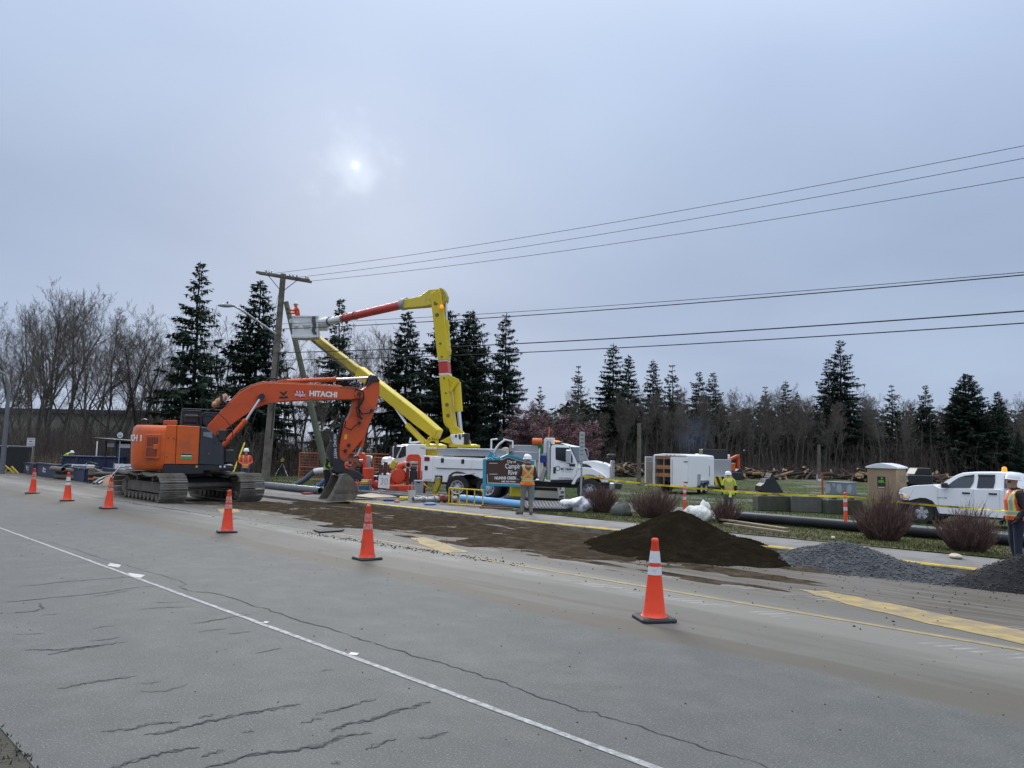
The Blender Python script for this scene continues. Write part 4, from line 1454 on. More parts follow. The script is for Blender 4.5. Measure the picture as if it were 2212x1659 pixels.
for y0, y1 in ((-BW - .02, -BW + .03), (BW - .03, BW + .02)):
 MB().prism(shell + mouth, y0, y1).build('side_plate', M_STEELD, bucket, bevel=.008)
cutm = EP([(640, 940), (735, 925), (560, 1290), (420, 1610), (268, 1588), (440, 1400), (590, 1085)], -BW - .021, ZB)
MB().prism(cutm, -BW - .045, -BW - .021).build('side_cutter', mat('scuffed_steel', (.26, .235, .19), .55, .3, var=.2, scale=5, dirt=(.12, .10, .07), dirt_amt=.6), bucket, bevel=.006)
lp = EP([(210, 1600), (430, 1600), (440, 1626), (262, 1620)], -BW, ZB)
MB().prism(lp, -BW - .01, BW + .01).build('cutting_edge', M_SHOE, bucket, bevel=.006)
tx_ = EF.pt(ZB(830, 1300), -BW - .03)
text_obj('VIKING WEST', .17, .008, M_STEELD, bucket, side_M(tx_.x, -BW - .03, tx_.z, R(0)), bold=.004)
# lettering on the boom
y_ = -.315
a_ = P(1485, 300, y_)
b_ = P(1730, 302, y_)
hgt = P(1600, 262, y_).z - P(1600, 300, y_).z
text_obj('HITACHI', hgt * 1.38, .003, M_LET_W, boom, side_M((a_.x + b_.x) / 2, y_, (P(1600, 281, y_).z), R(0), ), xs=.98, bold=.012)
wj = EP([(1393, 254), (1478, 254), (1478, 306), (1412, 306)], y_)
wp = MB().prism(wj, y_ - .002, y_ + .006).build('dealer_badge', M_RED, boom)
text_obj('WAJAX', .14, .002, M_LET_W, wp, side_M(P(1440, 286, y_).x, y_ - .004, P(1440, 287, y_).z), xs=.85, bold=.004)
for k in range(3):
 q = EP([(1412 + k * 20, 257), (1420 + k * 20, 257), (1426 + k * 20, 272), (1418 + k * 20, 272)], y_)
 MB().prism(q, y_ - .006, y_ - .0025).build('badge_stroke', M_LET_W, wp)
vq = EP([(1290, 262), (1308, 262), (1320, 275), (1333, 259), (1350, 259), (1322, 296)], y_)
MB().prism(vq, y_ - .003, y_ + .005).build('v_mark', M_LET_B, boom)
MB().prism(EP([(1290, 298), (1310, 296), (1322, 302), (1334, 295), (1352, 295), (1352, 309), (1290, 312)], y_), y_ - .003, y_ + .005).build('v_mark', M_LET_B, boom)
# sack tied on the boom
rb = MB()
for i in range(5):
 t = i / 4
 rb.ball(P(820 + 75 * t, 355 - 55 * t, -.2 + .05 * math.sin(i * 2)), .10, .16, .12 + .03 * (i % 2), 8, 6)
rb.build('tied_sacking', mat('peach_canvas', (.50, .27, .15), .9, var=.25, scale=7, bump=.5, bscale=20), ex, smooth=60)
MB().tube([P(868, 275, -.36), P(870, 330, -.38), P(905, 345, -.3)], .05, 7).build('sack_strap', M_BLK, ex)
# ================================================================ lift truck (bucket truck), facing right
M_YEL = mat('lift_yellow', (0.66, 0.50, 0.012), 0.38, var=0.05, scale=1.5, dirt=(0.34, 0.26, 0.06), dirt_amt=0.25)
M_YELD = mat('faded_lift_yellow', (0.48, 0.35, 0.03), 0.5, var=0.1, scale=2, dirt=(0.18, 0.14, 0.05), dirt_amt=0.5)
M_TRW = mat('truck_white', (0.87, 0.87, 0.86), 0.32, var=0.03, scale=1.0, dirt=(0.50, 0.50, 0.48), dirt_amt=0.15)
M_GALV = mat('galvanised_grey', (0.36, 0.375, 0.39), 0.5, 0.35, var=0.08, scale=2)
M_FIB = mat('fibreglass_white', (0.72, 0.73, 0.72), 0.45, var=0.05, scale=2, dirt=(.5, .5, .47), dirt_amt=.3)
M_REDB = mat('boom_red', (0.52, 0.045, 0.028), 0.4, var=0.08, scale=2)
M_TYRE = mat('tyre_rubber', (0.022, 0.022, 0.023), 0.85, var=0.2, scale=5, dirt=(.07, .065, .055), dirt_amt=.35)
M_RIM = mat('white_rim', (0.58, 0.59, 0.60), 0.4, 0.3, var=0.06, scale=5)
M_ALU = mat('polished_alloy', (0.62, 0.63, 0.65), 0.25, 0.9, var=0.05)
M_AMB = mat('amber_lamp', (0.85, 0.30, 0.01), 0.3, var=0, emit=0.35)
M_GAP = mat('panel_gap', (0.10, 0.10, 0.11), 0.7, var=0)
TF = Frame(-1.55, 34.25 + 1.15, -0.27, R(-12))
tk = thing('lift_truck', 'white bucket truck with service body and tall yellow boom behind the park sign', 'truck', TF.o, R(-12))
yt = -1.22
def TP(Z, pts, y=yt):
 return TF.poly(Z, pts, y)
def tpan(name, Z, pts, m, y=yt, d=.02, back=.05, parent=tk, bevel=.0):
 return MB().prism(TP(Z, pts, y), y - d, y + back).build(name, m, parent, bevel=bevel)
def wheel(parent, x, y, z, r, rim_m, out=-1, rimr=None, name='wheel', wd=.28):
 t = MB().lathe([(r * .60, -wd / 2), (r * .9, -wd / 2), (r, -wd / 2 + .05), (r, wd / 2 - .05), (r * .9, wd / 2), (r * .60, wd / 2), (r * .58, 0), (r * .60, -wd / 2)], 32, (0, 0, 0), 'y', False).build(name, M_TYRE, parent, smooth=35, loc=(x, y, z))
 o = out
 MB().lathe([(r * .61, o * (wd / 2 - .01)), (r * .58, o * (wd / 2 + .01)), (r * .52, o * (wd / 2 - .06)), (r * .34, o * (wd / 2 - .13)), (r * .22, o * (wd / 2 - .12)), (r * .20, o * (wd / 2 - .02)), (.02, o * (wd / 2 - .01))], 28, (0, 0, 0), 'y', False).build('rim', rim_m, t, smooth=35)
 hb = MB()
 for i in range(8):
  a = i * math.pi / 4
  hb.ball((math.cos(a) * r * .43, o * (wd / 2 - .085), math.sin(a) * r * .43), .05, .02, .05, 8, 5)
 hb.build('hand_hole', M_GAP, t)
 return t
# frame, wheels
MB().bx(-1.9, 6.6, -.45, .45, .62, .86).build('chassis', M_BLK, tk, bevel=.02)
rw = [TF.pix(Z4(805, 548), yt + .1)[0], TF.pix(Z4(1046, 556), yt + .1)[0]]
fx = TF.pix(ZC(1245, 1120), yt + .05)[0]
for x in rw:
 for y in (-1.04, -.70, .70, 1.04):
  wheel(tk, x, y, .52, .52, M_RIM, -1 if y < 0 else 1)
for y in (-1.02, 1.02):
 wheel(tk, fx, y, .53, .53, M_ALU, -1 if y < 0 else 1, wd=.32)
# service body
zb0, zb1 = TF.pix(Z4(560, 498), yt)[1], TF.pix(Z4(700, 292), yt)[1]
xa = TF.pix(Z4(527, 400), yt)[0]
xb = TF.pix(Z4(1010, 400), yt)[0] + .25
za = TF.pix(Z4(700, 415), yt)[1]
side = TP(Z4, [(527, 490), (535, 290), (1030, 312), (1030, 470), (985, 470), (965, 450), (940, 430), (900, 440), (868, 430), (840, 418), (800, 415), (765, 425), (738, 448), (722, 500), (686, 500), (690, 448), (628, 445), (622, 497)])
MB().prism(side, yt - .01, yt + .55).build('service_body', M_TRW, tk, bevel=.01)
MB().bx(xa, xb + .1, yt + .56, 1.22, za - .1, zb1 - .1).build('deck_box', M_TRW, tk, bevel=.02)
tpan('cabinet_door', Z4, [(543, 480), (547, 308), (597, 302), (613, 315), (605, 478)], M_TRW, d=.035, back=-.012, bevel=.008)
tpan('cabinet_door', Z4, [(624, 378), (627, 307), (912, 320), (917, 330), (917, 385), (905, 395), (640, 385)], M_TRW, d=.035, back=-.012, bevel=.008)
tpan('cabinet_door', Z4, [(932, 322), (1012, 325), (1012, 398), (936, 394)], M_TRW, d=.035, back=-.012, bevel=.008)
for q in [(688, 327), (849, 336), (560, 388)]:
 v = TF.pt(Z4(*q), yt - .036)
 MB().bx(v.x - .07, v.x + .07, yt - .055, yt - .0355, v.z - .10, v.z + .10).build('door_latch', M_BLK, tk, bevel=.01)
v = TF.pt(Z4(566, 316), yt - .036)
MB().bx(v.x - .12, v.x + .12, yt - .05, yt - .0355, v.z - .09, v.z + .09).build('tail_lamp', mat('tail_lamp_red', (.25, .01, .015), .3, var=0), tk)
v = TF.pt(Z4(547, 500), yt - .02)
# hinge rod under the long door
a_, b_ = TF.pt(Z4(640, 388), yt - .04), TF.pt(Z4(1010, 398), yt - .04)
MB().cyl(a_, b_, .014, n=6).build('hinge_rod', M_GAP, tk)
# grey upper bins
g1 = MB().prism(TP(Z4, [(648, 290), (652, 232), (1128, 236), (1190, 250), (1190, 298)], yt + .25), yt + .25, 1.1).build('upper_bin', M_GALV, tk, bevel=.015)
MB().prism(TP(Z4, [(800, 238), (805, 228), (1100, 238), (1098, 250)], yt + .2), yt + .18, yt + .249).build('bin_rail', M_ALU, tk, bevel=.01)
MB().prism(TP(Z4, [(1215, 258), (1218, 204), (1440, 208), (1452, 262)], yt + .35), yt + .35, .9).build('upper_bin', M_GALV, tk, bevel=.015)
MB().prism(TP(Z4, [(1250, 330), (1255, 255), (1450, 262), (1452, 330)], yt + .05), yt + .05, .95).build('upper_bin', M_GALV, tk, bevel=.015)
MB().prism(TP(Z4, [(1030, 300), (1250, 300), (1420, 310), (1425, 470), (1030, 470)], yt + .12), yt + .1, 1.0).build('mid_body', M_TRW, tk, bevel=.01)
MB().prism(TP(Z4, [(1145, 300), (1150, 240), (1175, 222), (1210, 226), (1215, 300)], yt + .3), yt + .3, yt + .8).build('water_jug', mat('cream_plastic', (.62, .56, .42), .5), tk, bevel=.04)
MB().prism(TP(Z4, [(1408, 262), (1410, 202), (1475, 200), (1485, 270)], yt + .4), yt + .4, yt + 1.1).build('green_bin', mat('green_plastic', (.035, .19, .035), .5), tk, bevel=.02)
MB().prism(TP(ZC, [(240, 530), (245, 372), (360, 375), (362, 530)], yt + .1), yt + .1, yt + .5).build('blue_bin', mat('blue_plastic', (.012, .045, .24), .45), tk, bevel=.02)
# rack frame
rk = MB()
for y in (yt + .25, .9):
 rk.tube([TF.pt(Z4(1073, 260), y), TF.pt(Z4(1076, 162), y), TF.pt(Z4(1120, 158), y)], .045, 6)
 rk.tube([TF.pt(Z4(1170, 160), y), TF.pt(Z4(1245, 176), y), TF.pt(Z4(1245, 230), y)], .04, 6)
 rk.tube([TF.pt(Z4(1090, 265), y), TF.pt(Z4(1135, 200), y), TF.pt(Z4(1180, 165), y)], .05, 6)
rk.cyl(TF.pt(Z4(1120, 158), yt + .25), TF.pt(Z4(1120, 158), .9), .04, n=6)
rk.build('rack', M_TRW, tk, smooth=40)
rk = MB()
for a, b in (((1150, 250), (1152, 145)), ((1235, 252), (1232, 145)), ((1150, 148), (1235, 146)), ((1120, 232), (1240, 226)), ((1118, 262), (1238, 262))):
 rk.cyl(TF.pt(Z4(*a), yt + .4), TF.pt(Z4(*b), yt + .4), .02, n=6)
rk.build('ladder_rail', M_BLK, tk)
# outrigger
MB().prism(TP(Z4, [(640, 470), (672, 465), (668, 520), (632, 600), (596, 600), (620, 540)], yt - .1), yt - .16, yt + .1).build('outrigger', M_YELD, tk, bevel=.01)
MB().prism(TP(Z4, [(600, 606), (600, 597), (640, 597), (640, 606)], yt - .1), yt - .3, yt + .25).build('outrigger_pad', M_STEELD, tk)
MB().prism(TP(Z4, [(640, 462), (676, 458), (674, 490), (638, 490)], yt), yt - .13, yt + .12).build('outrigger_sleeve', M_GALV, tk, bevel=.01)
# cab
yc = yt + .06
cab = MB().prism(TP(ZC, [(455, 860), (462, 200), (500, 165), (560, 158), (780, 170), (850, 190), (890, 290), (985, 500), (985, 760), (900, 880), (470, 872)], yc), yc, -yc).build('cab', M_TRW, tk, bevel=.03, seg=2)
tpan('door', ZC, [(500, 868), (505, 200), (830, 205), (975, 510), (978, 760), (905, 872)], M_TRW, y=yc, d=.018, back=-.001, bevel=.008)
tpan('side_window', ZC, [(555, 212), (822, 222), (865, 300), (905, 420), (905, 525), (880, 535), (575, 468), (558, 450)], M_GLASS, y=yc - .02, d=.006, back=.0)
v = TF.pt(ZC(538, 680), yc - .02)
MB().bx(v.x - .055, v.x + .055, yc - .05, yc - .0185, v.z - .14, v.z + .14).build('door_handle', M_BLK, tk, bevel=.02)
# windscreen wraps the slanted front of the cab
wx0, wz0 = TF.pix(ZC(885, 250), yc)
wx1, wz1 = TF.pix(ZC(985, 505), yc)
zt = TF.pix(ZC(860, 205), yc)[1]
ws = MB()
ns = 12
rr = []
for (xx, zz2) in ((wx0 - .03, zt), (wx1 + .03, wz1)):
 rr.append([(xx + .40 * (1 - abs(2 * i / ns - 1) ** 2.2), -yc * (2 * i / ns - 1) * .985, zz2) for i in range(ns + 1)])
for i in range(ns):
 ws.quad(rr[0][i], rr[0][i + 1], rr[1][i + 1], rr[1][i])
ws.build('windscreen', mat('windscreen_glass', (.10, .12, .14), .08, var=0, spec=.7), tk, smooth=60)
cf = MB()
for k in range(ns):
 cf.add([rr[0][k], rr[0][k + 1], (wx0 - .5, rr[0][k + 1][1] * .97, zt + .16), (wx0 - .5, rr[0][k][1] * .97, zt + .16)], [(0, 1, 2, 3)])
cf.build('visor', M_TRW, tk, smooth=50)
# hood and fender
hood = TP(ZC, [(985, 515), (1120, 505), (1240, 490), (1330, 492), (1500, 530), (1620, 570), (1660, 620), (1665, 850), (1610, 860), (1450, 770), (1300, 700), (985, 760)], yc + .22)
MB().prism(hood, yc + .22, -yc - .22).build('hood', M_TRW, tk, bevel=.05, seg=2)
for sy in (yc - .02, -yc - .40):
 MB().prism(TP(ZC, [(985, 770), (1000, 640), (1140, 618), (1300, 640), (1480, 730), (1600, 820), (1625, 930), (1500, 930), (1430, 830), (1320, 780), (1210, 772), (1080, 800), (990, 870), (945, 970), (875, 968), (930, 850)], sy if sy < 0 else yc - .02), sy, sy + .42).build('fender', M_TRW, tk, bevel=.03, seg=2)
tpan('hood_vent', ZC, [(1048, 535), (1200, 562), (1270, 600), (1298, 636), (1120, 618), (1085, 600)], M_BLK, y=yc + .20, d=.004, back=.01)
tpan('headlamp', ZC, [(1425, 770), (1530, 790), (1590, 835), (1510, 850), (1455, 820)], M_ALU, y=yc - .022, d=.01, back=.01)
tpan('marker_lamp', ZC, [(1455, 800), (1520, 808), (1515, 835), (1470, 825)], M_AMB, y=yc - .034, d=.005, back=.0)
gx = TF.pix(ZC(1665, 700), yc + .3)[0]
MB().bx(gx + .01, gx + .08, yc + .35, -yc - .35, 1.0, 1.85).build('grille', M_ALU, tk, bevel=.02)
MB().bx(gx + .0, gx + .22, yc - .05, -yc + .05, .55, .92).build('bumper', M_ALU, tk, bevel=.04)
for y in (yc + .2, -yc - .2):
 MB().tube([(gx - .3, y, 1.75), (gx - .05, y - .03, 2.0)], .02, 6).build('mirror_arm', M_BLK, tk)
 MB().ball((gx - .0, y, 2.06), .13, .10, .09).build('hood_mirror', M_BLK, tk, smooth=60)
# door mirror
v = TF.pt(ZC(815, 370), yc - .22)
MB().bx(v.x - .10, v.x + .12, v.y - .06, v.y + .04, v.z - .24, v.z + .22).build('side_mirror', M_ALU, tk, bevel=.03)
v2 = TF.pt(ZC(815, 495), yc - .22)
MB().bx(v2.x - .10, v2.x + .12, v2.y - .05, v2.y + .04, v2.z - .11, v2.z + .09).build('side_mirror', M_ALU, tk, bevel=.03)
MB().tube([TF.pt(ZC(845, 190), yc), TF.pt(ZC(835, 250), yc - .22), TF.pt(ZC(840, 560), yc - .22), TF.pt(ZC(880, 580), yc)], .018, 6).build('mirror_bracket', M_BLK, tk, smooth=40)
tpan('mirror_mount', ZC, [(838, 600), (850, 555), (958, 548), (958, 605)], M_BLK, y=yc - .02, d=.03, back=0, bevel=.01)
MB().tube([TF.pt(ZC(1130, 220), .9), TF.pt(ZC(1210, 250), 1.1), TF.pt(ZC(1225, 400), 1.1)], .02, 6).build('far_mirror_bracket', M_ALU, tk, smooth=40)
# exhaust stacks, beacon bars
MB().tube([TF.pt(ZC(408, 880), yc + .1), TF.pt(ZC(410, 90), yc + .1)], .085, 14).build('exhaust_stack', M_ALU, tk, smooth=40)
MB().prism(TP(ZC, [(305, 345), (315, 60), (345, 20), (510, 20), (512, 140), (460, 150), (455, 90), (380, 85), (365, 345)], yc + .3), yc + .3, yc + .8).build('boom_rest', M_FIB, tk, bevel=.02)
MB().cyl(TF.pt(ZC(90, 92), yc + .35), TF.pt(ZC(275, 97), yc + .35), .15, n=14).build('orange_roll', mat('orange_vinyl', (.72, .16, .02), .5), tk, smooth=40)
MB().bx(*sorted((TF.pt(ZC(515, 90), 0).x, TF.pt(ZC(605, 90), 0).x)), -.6, .6, TF.pt(ZC(560, 102), 0).z, TF.pt(ZC(560, 72), 0).z).build('beacon_bar', M_AMB, tk, bevel=.02)
MB().tube([TF.pt(ZC(685, 190), 0), TF.pt(ZC(685, 140), 0)], .03, 6).build('lamp_stalk', M_BLK, tk)
MB().ball(TF.pt(ZC(680, 120), 0), .12, .2, .07).build('spot_lamp', M_BLK, tk, smooth=60)
MB().cyl(TF.pt(Z4(1528, 150), .3), TF.pt(Z4(1536, 60), .3), .025, n=6).build('whip_flag', mat('flag_orange', (.80, .14, .02), .5), tk)
MB().prism(TP(ZC, [(210, 900), (310, 610), (360, 680), (300, 905)], yt + .05), yt + .05, yt + .4).build('step_plate', M_GALV, tk, bevel=.01)
MB().prism(TP(ZC, [(450, 880), (900, 885), (870, 940), (450, 935)], yc), yc + .02, yc + .35).build('side_step', M_BLK, tk, bevel=.01)
for a, b in (((230, 235), (215, 820)), ((140, 480), (150, 860))):
 MB().cyl(TF.pt(ZC(*a), yt + .04), TF.pt(ZC(*b), yt + .04), .035, n=8).build('grab_pole', M_FIB, tk, smooth=40)
# lettering on the door
v = TF.pt(ZC(790, 660), yc - .025)
text_obj('BC Hydro', .135, .002, M_LET_B, tk, side_M(v.x, yc - .022, v.z, 0), xs=.96, bold=.006)
v = TF.pt(ZC(785, 712), yc - .025)
text_obj('Power smart', .092, .002, mat('grey_lettering', (.35, .37, .40), .5, var=0), tk, side_M(v.x, yc - .022, v.z, 0), xs=1.0)
v = TF.pt(ZC(603, 645), yc - .022)
rg = MB()
for i in range(24):
 a, b = i * math.pi / 12, (i + 1) * math.pi / 12
 rg.quad((v.x + .11 * math.cos(a), yc - .0225, v.z + .11 * math.sin(a)), (v.x + .11 * math.cos(b), yc - .0225, v.z + .11 * math.sin(b)), (v.x + .075 * math.cos(b), yc - .0225, v.z + .075 * math.sin(b)), (v.x + .075 * math.cos(a), yc - .0225, v.z + .075 * math.sin(a)))
rg.build('ring_logo', mat('teal_mark', (.05, .22, .26), .5, var=0), tk)
v = TF.pt(ZC(690, 512), yc - .022)
text_obj('23812', .11, .002, mat('grey_lettering', (.35, .37, .40)), tk, side_M(v.x, yc - .0225, v.z, 0))
v = TF.pt(ZC(750, 845), yc - .022)
text_obj('GVW 28 000 kg', .085, .002, M_LET_B, tk, side_M(v.x, yc - .0225, v.z, 0))
v = TF.pt(ZC(1042, 650), yc - .022)
text_obj('MV', .09, .002, M_LET_B, tk, side_M(v.x, yc - .045, v.z, 0))
# ---- turret and booms
tz = TF.pix(Z4(860, 222), 0)[1]
tx0 = TF.pix(Z4(862, 215), 0)[0]
MB().lathe([(.6, tz - .5), (.6, tz - .02), (.72, tz), (.72, tz + .10), (.5, tz + .14)], 24, (tx0, 0, 0)).build('turntable', M_YEL, tk, smooth=40)
def TT(Z, pts, y):
 return TF.poly(Z, pts, y)
for y in (-.42, .30):
 MB().prism(TT(ZT, [(905, 1085), (980, 1045), (965, 1000), (975, 985), (1020, 985), (1060, 1020), (1100, 1070), (1112, 1100), (1090, 1115), (1000, 1110)], y), y, y + .12).build('turret_plate', M_YEL, tk, bevel=.015)
tc_ = MB().prism(TT(ZT, [(978, 1042), (1075, 1030), (1095, 1040), (1090, 1090), (1060, 1112), (1000, 1105), (985, 1075)], -.45), -.62, -.32).build('control_cowl', M_TRW, tk, bevel=.05, seg=2)
for q in [(1013, 1050), (1037, 1048), (1060, 1047), (1040, 1062)]:
 v = TF.pt(ZT(*q), -.62)
 MB().bx(v.x - .05, v.x + .05, -.627, -.6205, v.z - .07, v.z + .07).build('control_decal', M_GAP, tc_)
v = TF.pt(ZT(1080, 1065), -.6)
MB().bx(v.x - .09, v.x + .13, -.66, -.4, v.z - .25, v.z + .22).build('valve_bank', M_BLK, tc_, bevel=.03)
# lower boom, nearly upright; it leans a little away from the camera
lbL = [(938, 985), (945, 975), (912, 640), (905, 560), (870, 250), (858, 130), (848, 90)]
low = MB().prism(TT(ZT, [(955, 985), (940, 960), (912, 645), (975, 642), (985, 760), (998, 900), (1012, 990), (990, 1010)], 0), -.30, .30).build('lower_boom', M_YEL, tk, bevel=.03)
MB().prism(TT(ZT, [(911, 634), (904, 556), (965, 552), (972, 630)], 0), -.27, .27).build('boom_insulator', M_REDB, tk, bevel=.03)
MB().prism(TT(ZT, [(911, 645), (910, 634), (973, 630), (975, 642)], 0), -.285, .285).build('insulator_collar', M_FIB, tk)
MB().prism(TT(ZT, [(904, 556), (903, 549), (964, 546), (965, 552)], 0), -.285, .285).build('insulator_collar', M_FIB, tk)
up1 = MB().prism(TT(ZT, [(903, 549), (870, 260), (852, 100), (885, 85), (918, 88), (930, 130), (945, 260), (972, 480), (964, 546)], 0), -.30, .30).build('mid_boom', M_YEL, tk, bevel=.03)
for Zq, r_, par in [((877, 160), .16, up1), ((886, 238), .16, up1), ((908, 430), .10, up1), ((918, 518), .09, up1), ((933, 662), .08, low), ((945, 762), .08, low), ((953, 840), .15, low), ((960, 912), .15, low)]:
 v = TF.pt(ZT(*Zq), -.30)
 MB().lathe([(.001, -.012), (r_ * .55, -.012), (r_ * .62, 0), (.001, 0)], 14, (v.x, -.302, v.z), 'y').build('inspection_cap', mat('cap_brown', (.16, .12, .07), .6), par)
def thyd(name, a, b, c, y, r, m=M_YEL):
 A, B, Cc = TF.pt(ZT(*a), y), TF.pt(ZT(*b), y), TF.pt(ZT(*c), y)
 o = MB().cyl(A, B, r, n=14).build(name, m, tk, smooth=40)
 MB().cyl(B, Cc, r * .5, n=10).build('rod', M_CHROME, o, smooth=40)
thyd('lift_cylinder', (1018, 690), (1032, 885), (1046, 1025), -.1, .19)
thyd('knuckle_cylinder', (957, 480), (950, 275), (946, 155), 0, .12)
for y in (-.34, .22):
 MB().prism(TT(ZT, [(968, 640), (1030, 670), (1034, 690), (1020, 700), (980, 760), (965, 745), (990, 690), (960, 668)], y), y, y + .10).build('cylinder_lug', M_YEL, tk, bevel=.012)
MB().prism(TT(ZT, [(895, 80), (915, 62), (935, 68), (958, 115), (955, 150), (935, 180), (930, 120)], 0), -.22, .22).build('elbow_link', M_YELD, tk, bevel=.02)
v = TF.pt(ZT(920, 184), -.32)
MB().lathe([(.01, 0), (.09, 0), (.09, .1), (.05, .16), (.01, .17)], 12, (v.x, -.4, v.z - .08)).build('amber_beacon', M_AMB, tk, smooth=40)
# upper boom: from the elbow away to the bucket by the poles
elb = TF.M @ TF.pt(ZT(890, 115), 0)
bkt_Y = 44.6
tip = atY(*Z3(720, 640), bkt_Y)
mid = lambda x, y: None
def on_boom(px):
 """point of the elbow-tip line seen at photo column px"""
 lo, hi = 0.0, 1.0
 for _ in range(40):
  m_ = (lo + hi) / 2
  q = elb.lerp(tip, m_)
  c = CAM_R.transposed() @ (q - Vector((0, 0, CAM_H)))
  if CX + FPX * c.x / -c.z > px:
   lo = m_
  else:
   hi = m_
 return elb.lerp(tip, lo)
I = TF.I
e0, e1 = I @ elb, I @ on_boom(Z3(1515, 460)[0])
e2, e3 = I @ on_boom(Z3(930, 590)[0]), I @ on_boom(Z3(815, 615)[0])
e4 = I @ tip
d_ = (e1 - e0).normalized()
ub = MB()
sdv = d_.cross(Vector((0, 0, 1))).normalized()
upv = sdv.cross(d_)
def ring4(c, w_, h0, h1):
 return [c + sdv * w_ - upv * h0, c - sdv * w_ - upv * h0, c - sdv * w_ + upv * h1, c + sdv * w_ + upv * h1]
ub.loft([ring4(e0 - d_ * .3, .24, .4, .30), ring4(e0 + d_ * .5, .24, .42, .36), ring4(e0.lerp(e1, .45), .22, .38, .16), ring4(e1, .2, .26, .18)])
ub.build('upper_boom', M_YEL, tk, bevel=.03)
MB().cyl(e1 - d_ * .05, e1 + d_ * .32, .30, n=18).build('boom_collar', M_GALV, tk, smooth=40)
MB().cyl(e1 + d_ * .32, e2, .22, .21, n=18).build('fibreglass_boom', M_REDB, tk, smooth=40)
MB().cyl(e2, e3, .205, n=16).build('white_boom_tip', M_FIB, tk, smooth=40)
MB().tube([e3, e3.lerp(e4, .5), e4], [.25, .30, .24], 12).build('boom_tip_shroud', M_FIB, tk, smooth=40)
for c_ in (e3, e2 + d_ * -.3, e2 - d_ * 1.4):
 MB().cyl(c_ - d_ * .05, c_ + d_ * .05, .235 if c_ is not e3 else .26, n=16).build('clamp_band', M_GAP, tk, smooth=40)
# bucket (a sub-assembly of the truck)
BF = Frame(tip.x, tip.y, tip.z, R(8))
def B_l(Z, pts, y):
 """bucket-plane pixels to truck-local points"""
 return [I @ (BF.M @ Vector((x, y, z))) for x, z in BF.poly(Z, pts, y)]
def bprism(name, pts, y0, y1, m, parent=tk, Z=Z3, **kw):
 a, b = B_l(Z, pts, y0), None
 n = len(pts)
 xz = BF.poly(Z, pts, y0)
 vs = [I @ (BF.M @ Vector((x, y0, z))) for x, z in xz] + [I @ (BF.M @ Vector((x, y1, z))) for x, z in xz]
 mb = MB().add(vs, [tuple(range(n)), tuple(reversed(range(n, 2 * n)))] + [(i, i + n, (i + 1) % n + n, (i + 1) % n) for i in range(n)])
 return mb.build(name, m, parent, **kw)
bk_ = bprism('bucket', [(466, 572), (708, 572), (706, 742), (470, 742)], -.45, -.41, M_FIB)
bprism('bucket_wall', [(466, 572), (478, 572), (478, 742), (466, 742)], -.41, .45, M_FIB, bk_)
bprism('bucket_wall', [(696, 572), (708, 572), (706, 742), (695, 742)], -.41, .45, M_FIB, bk_)
bprism('bucket_wall', [(478, 572), (696, 572), (695, 742), (478, 742)], .41, .45, M_FIB, bk_)
bprism('bucket_floor', [(452, 742), (712, 742), (706, 762), (600, 772), (460, 768)], -.5, .5, M_FIB, bk_, bevel=.02)
bprism('bucket_lip', [(460, 566), (714, 566), (714, 576), (460, 576)], -.5, -.452, M_FIB, bk_)
bprism('tool_tray', [(436, 604), (464, 590), (464, 630), (440, 632)], -.3, .1, M_FIB, bk_, bevel=.01)
bprism('tool_pouch', [(478, 620), (520, 616), (526, 665), (482, 670)], -.56, -.46, M_FIB, bk_, bevel=.03)
bprism('step_recess', [(560, 650), (640, 652), (625, 690), (575, 690)], -.462, -.451, mat('recess_grey', (.42, .43, .42), .6), bk_)
tr_ = MB()
for x0 in (655, 668, 678):
 tr_.tube([I @ (BF.M @ BF.pt(Z3(x0, 572), -.5)), I @ (BF.M @ BF.pt(Z3(x0 - 4, 610), -.52)), I @ (BF.M @ BF.pt(Z3(x0 + 6, 660), -.52)), I @ (BF.M @ BF.pt(Z3(x0 - 6, 700), -.5)), I @ (BF.M @ BF.pt(Z3(x0 + 12, 735), -.5))], .035, 6)
tr_.build('tool_strap', M_GAP, bk_, smooth=40)
bprism('leveling_bracket', [(710, 600), (760, 590), (800, 660), (790, 700), (710, 700)], -.15, .15, M_FIB, tk, bevel=.04)
# ================================================================ digger derrick truck behind, facing left
DF = Frame(-5.2, 39.6, -0.33, R(180 + 16))
dk = thing('derrick_truck', 'white digger truck facing left behind the orange pump, its yellow boom holding the leaning pole', 'truck', DF.o, R(180 + 16))
yd = 1.18                                            # its left side is the one toward the camera
def DP(pts, y=yd, Z=ZP):
 return DF.poly(Z, pts, y)
MB().bx(-6.0, 1.9, -.42, .42, .6, .85).build('chassis', M_BLK, dk)
MB().prism(DP([(1250, 920), (1255, 200), (1200, 155), (880, 158), (830, 190), (740, 200), (620, 430), (520, 500), (520, 800), (560, 900)]), -yd, yd).build('cab', M_TRW, dk, bevel=.03)
MB().prism(DP([(735, 215), (820, 205), (820, 420), (700, 460), (640, 455)], yd), yd + .001, yd + .012).build('side_window', M_GLASS, dk)
MB().prism(DP([(620, 470), (735, 225), (722, 222), (600, 470)], yd), yd + .001, yd + .02).build('windscreen_post', M_TRW, dk)
MB().prism(DP([(560, 420), (600, 220), (715, 205), (620, 440)], yd - .1), -yd + .1, yd - .1).build('windscreen', M_GLASS, dk)
MB().prism(DP([(520, 440), (440, 450), (385, 480), (365, 560), (380, 700), (500, 720), (560, 640)], yd - .3), -yd + .3, yd - .3).build('hood', M_TRW, dk, bevel=.06, seg=2)
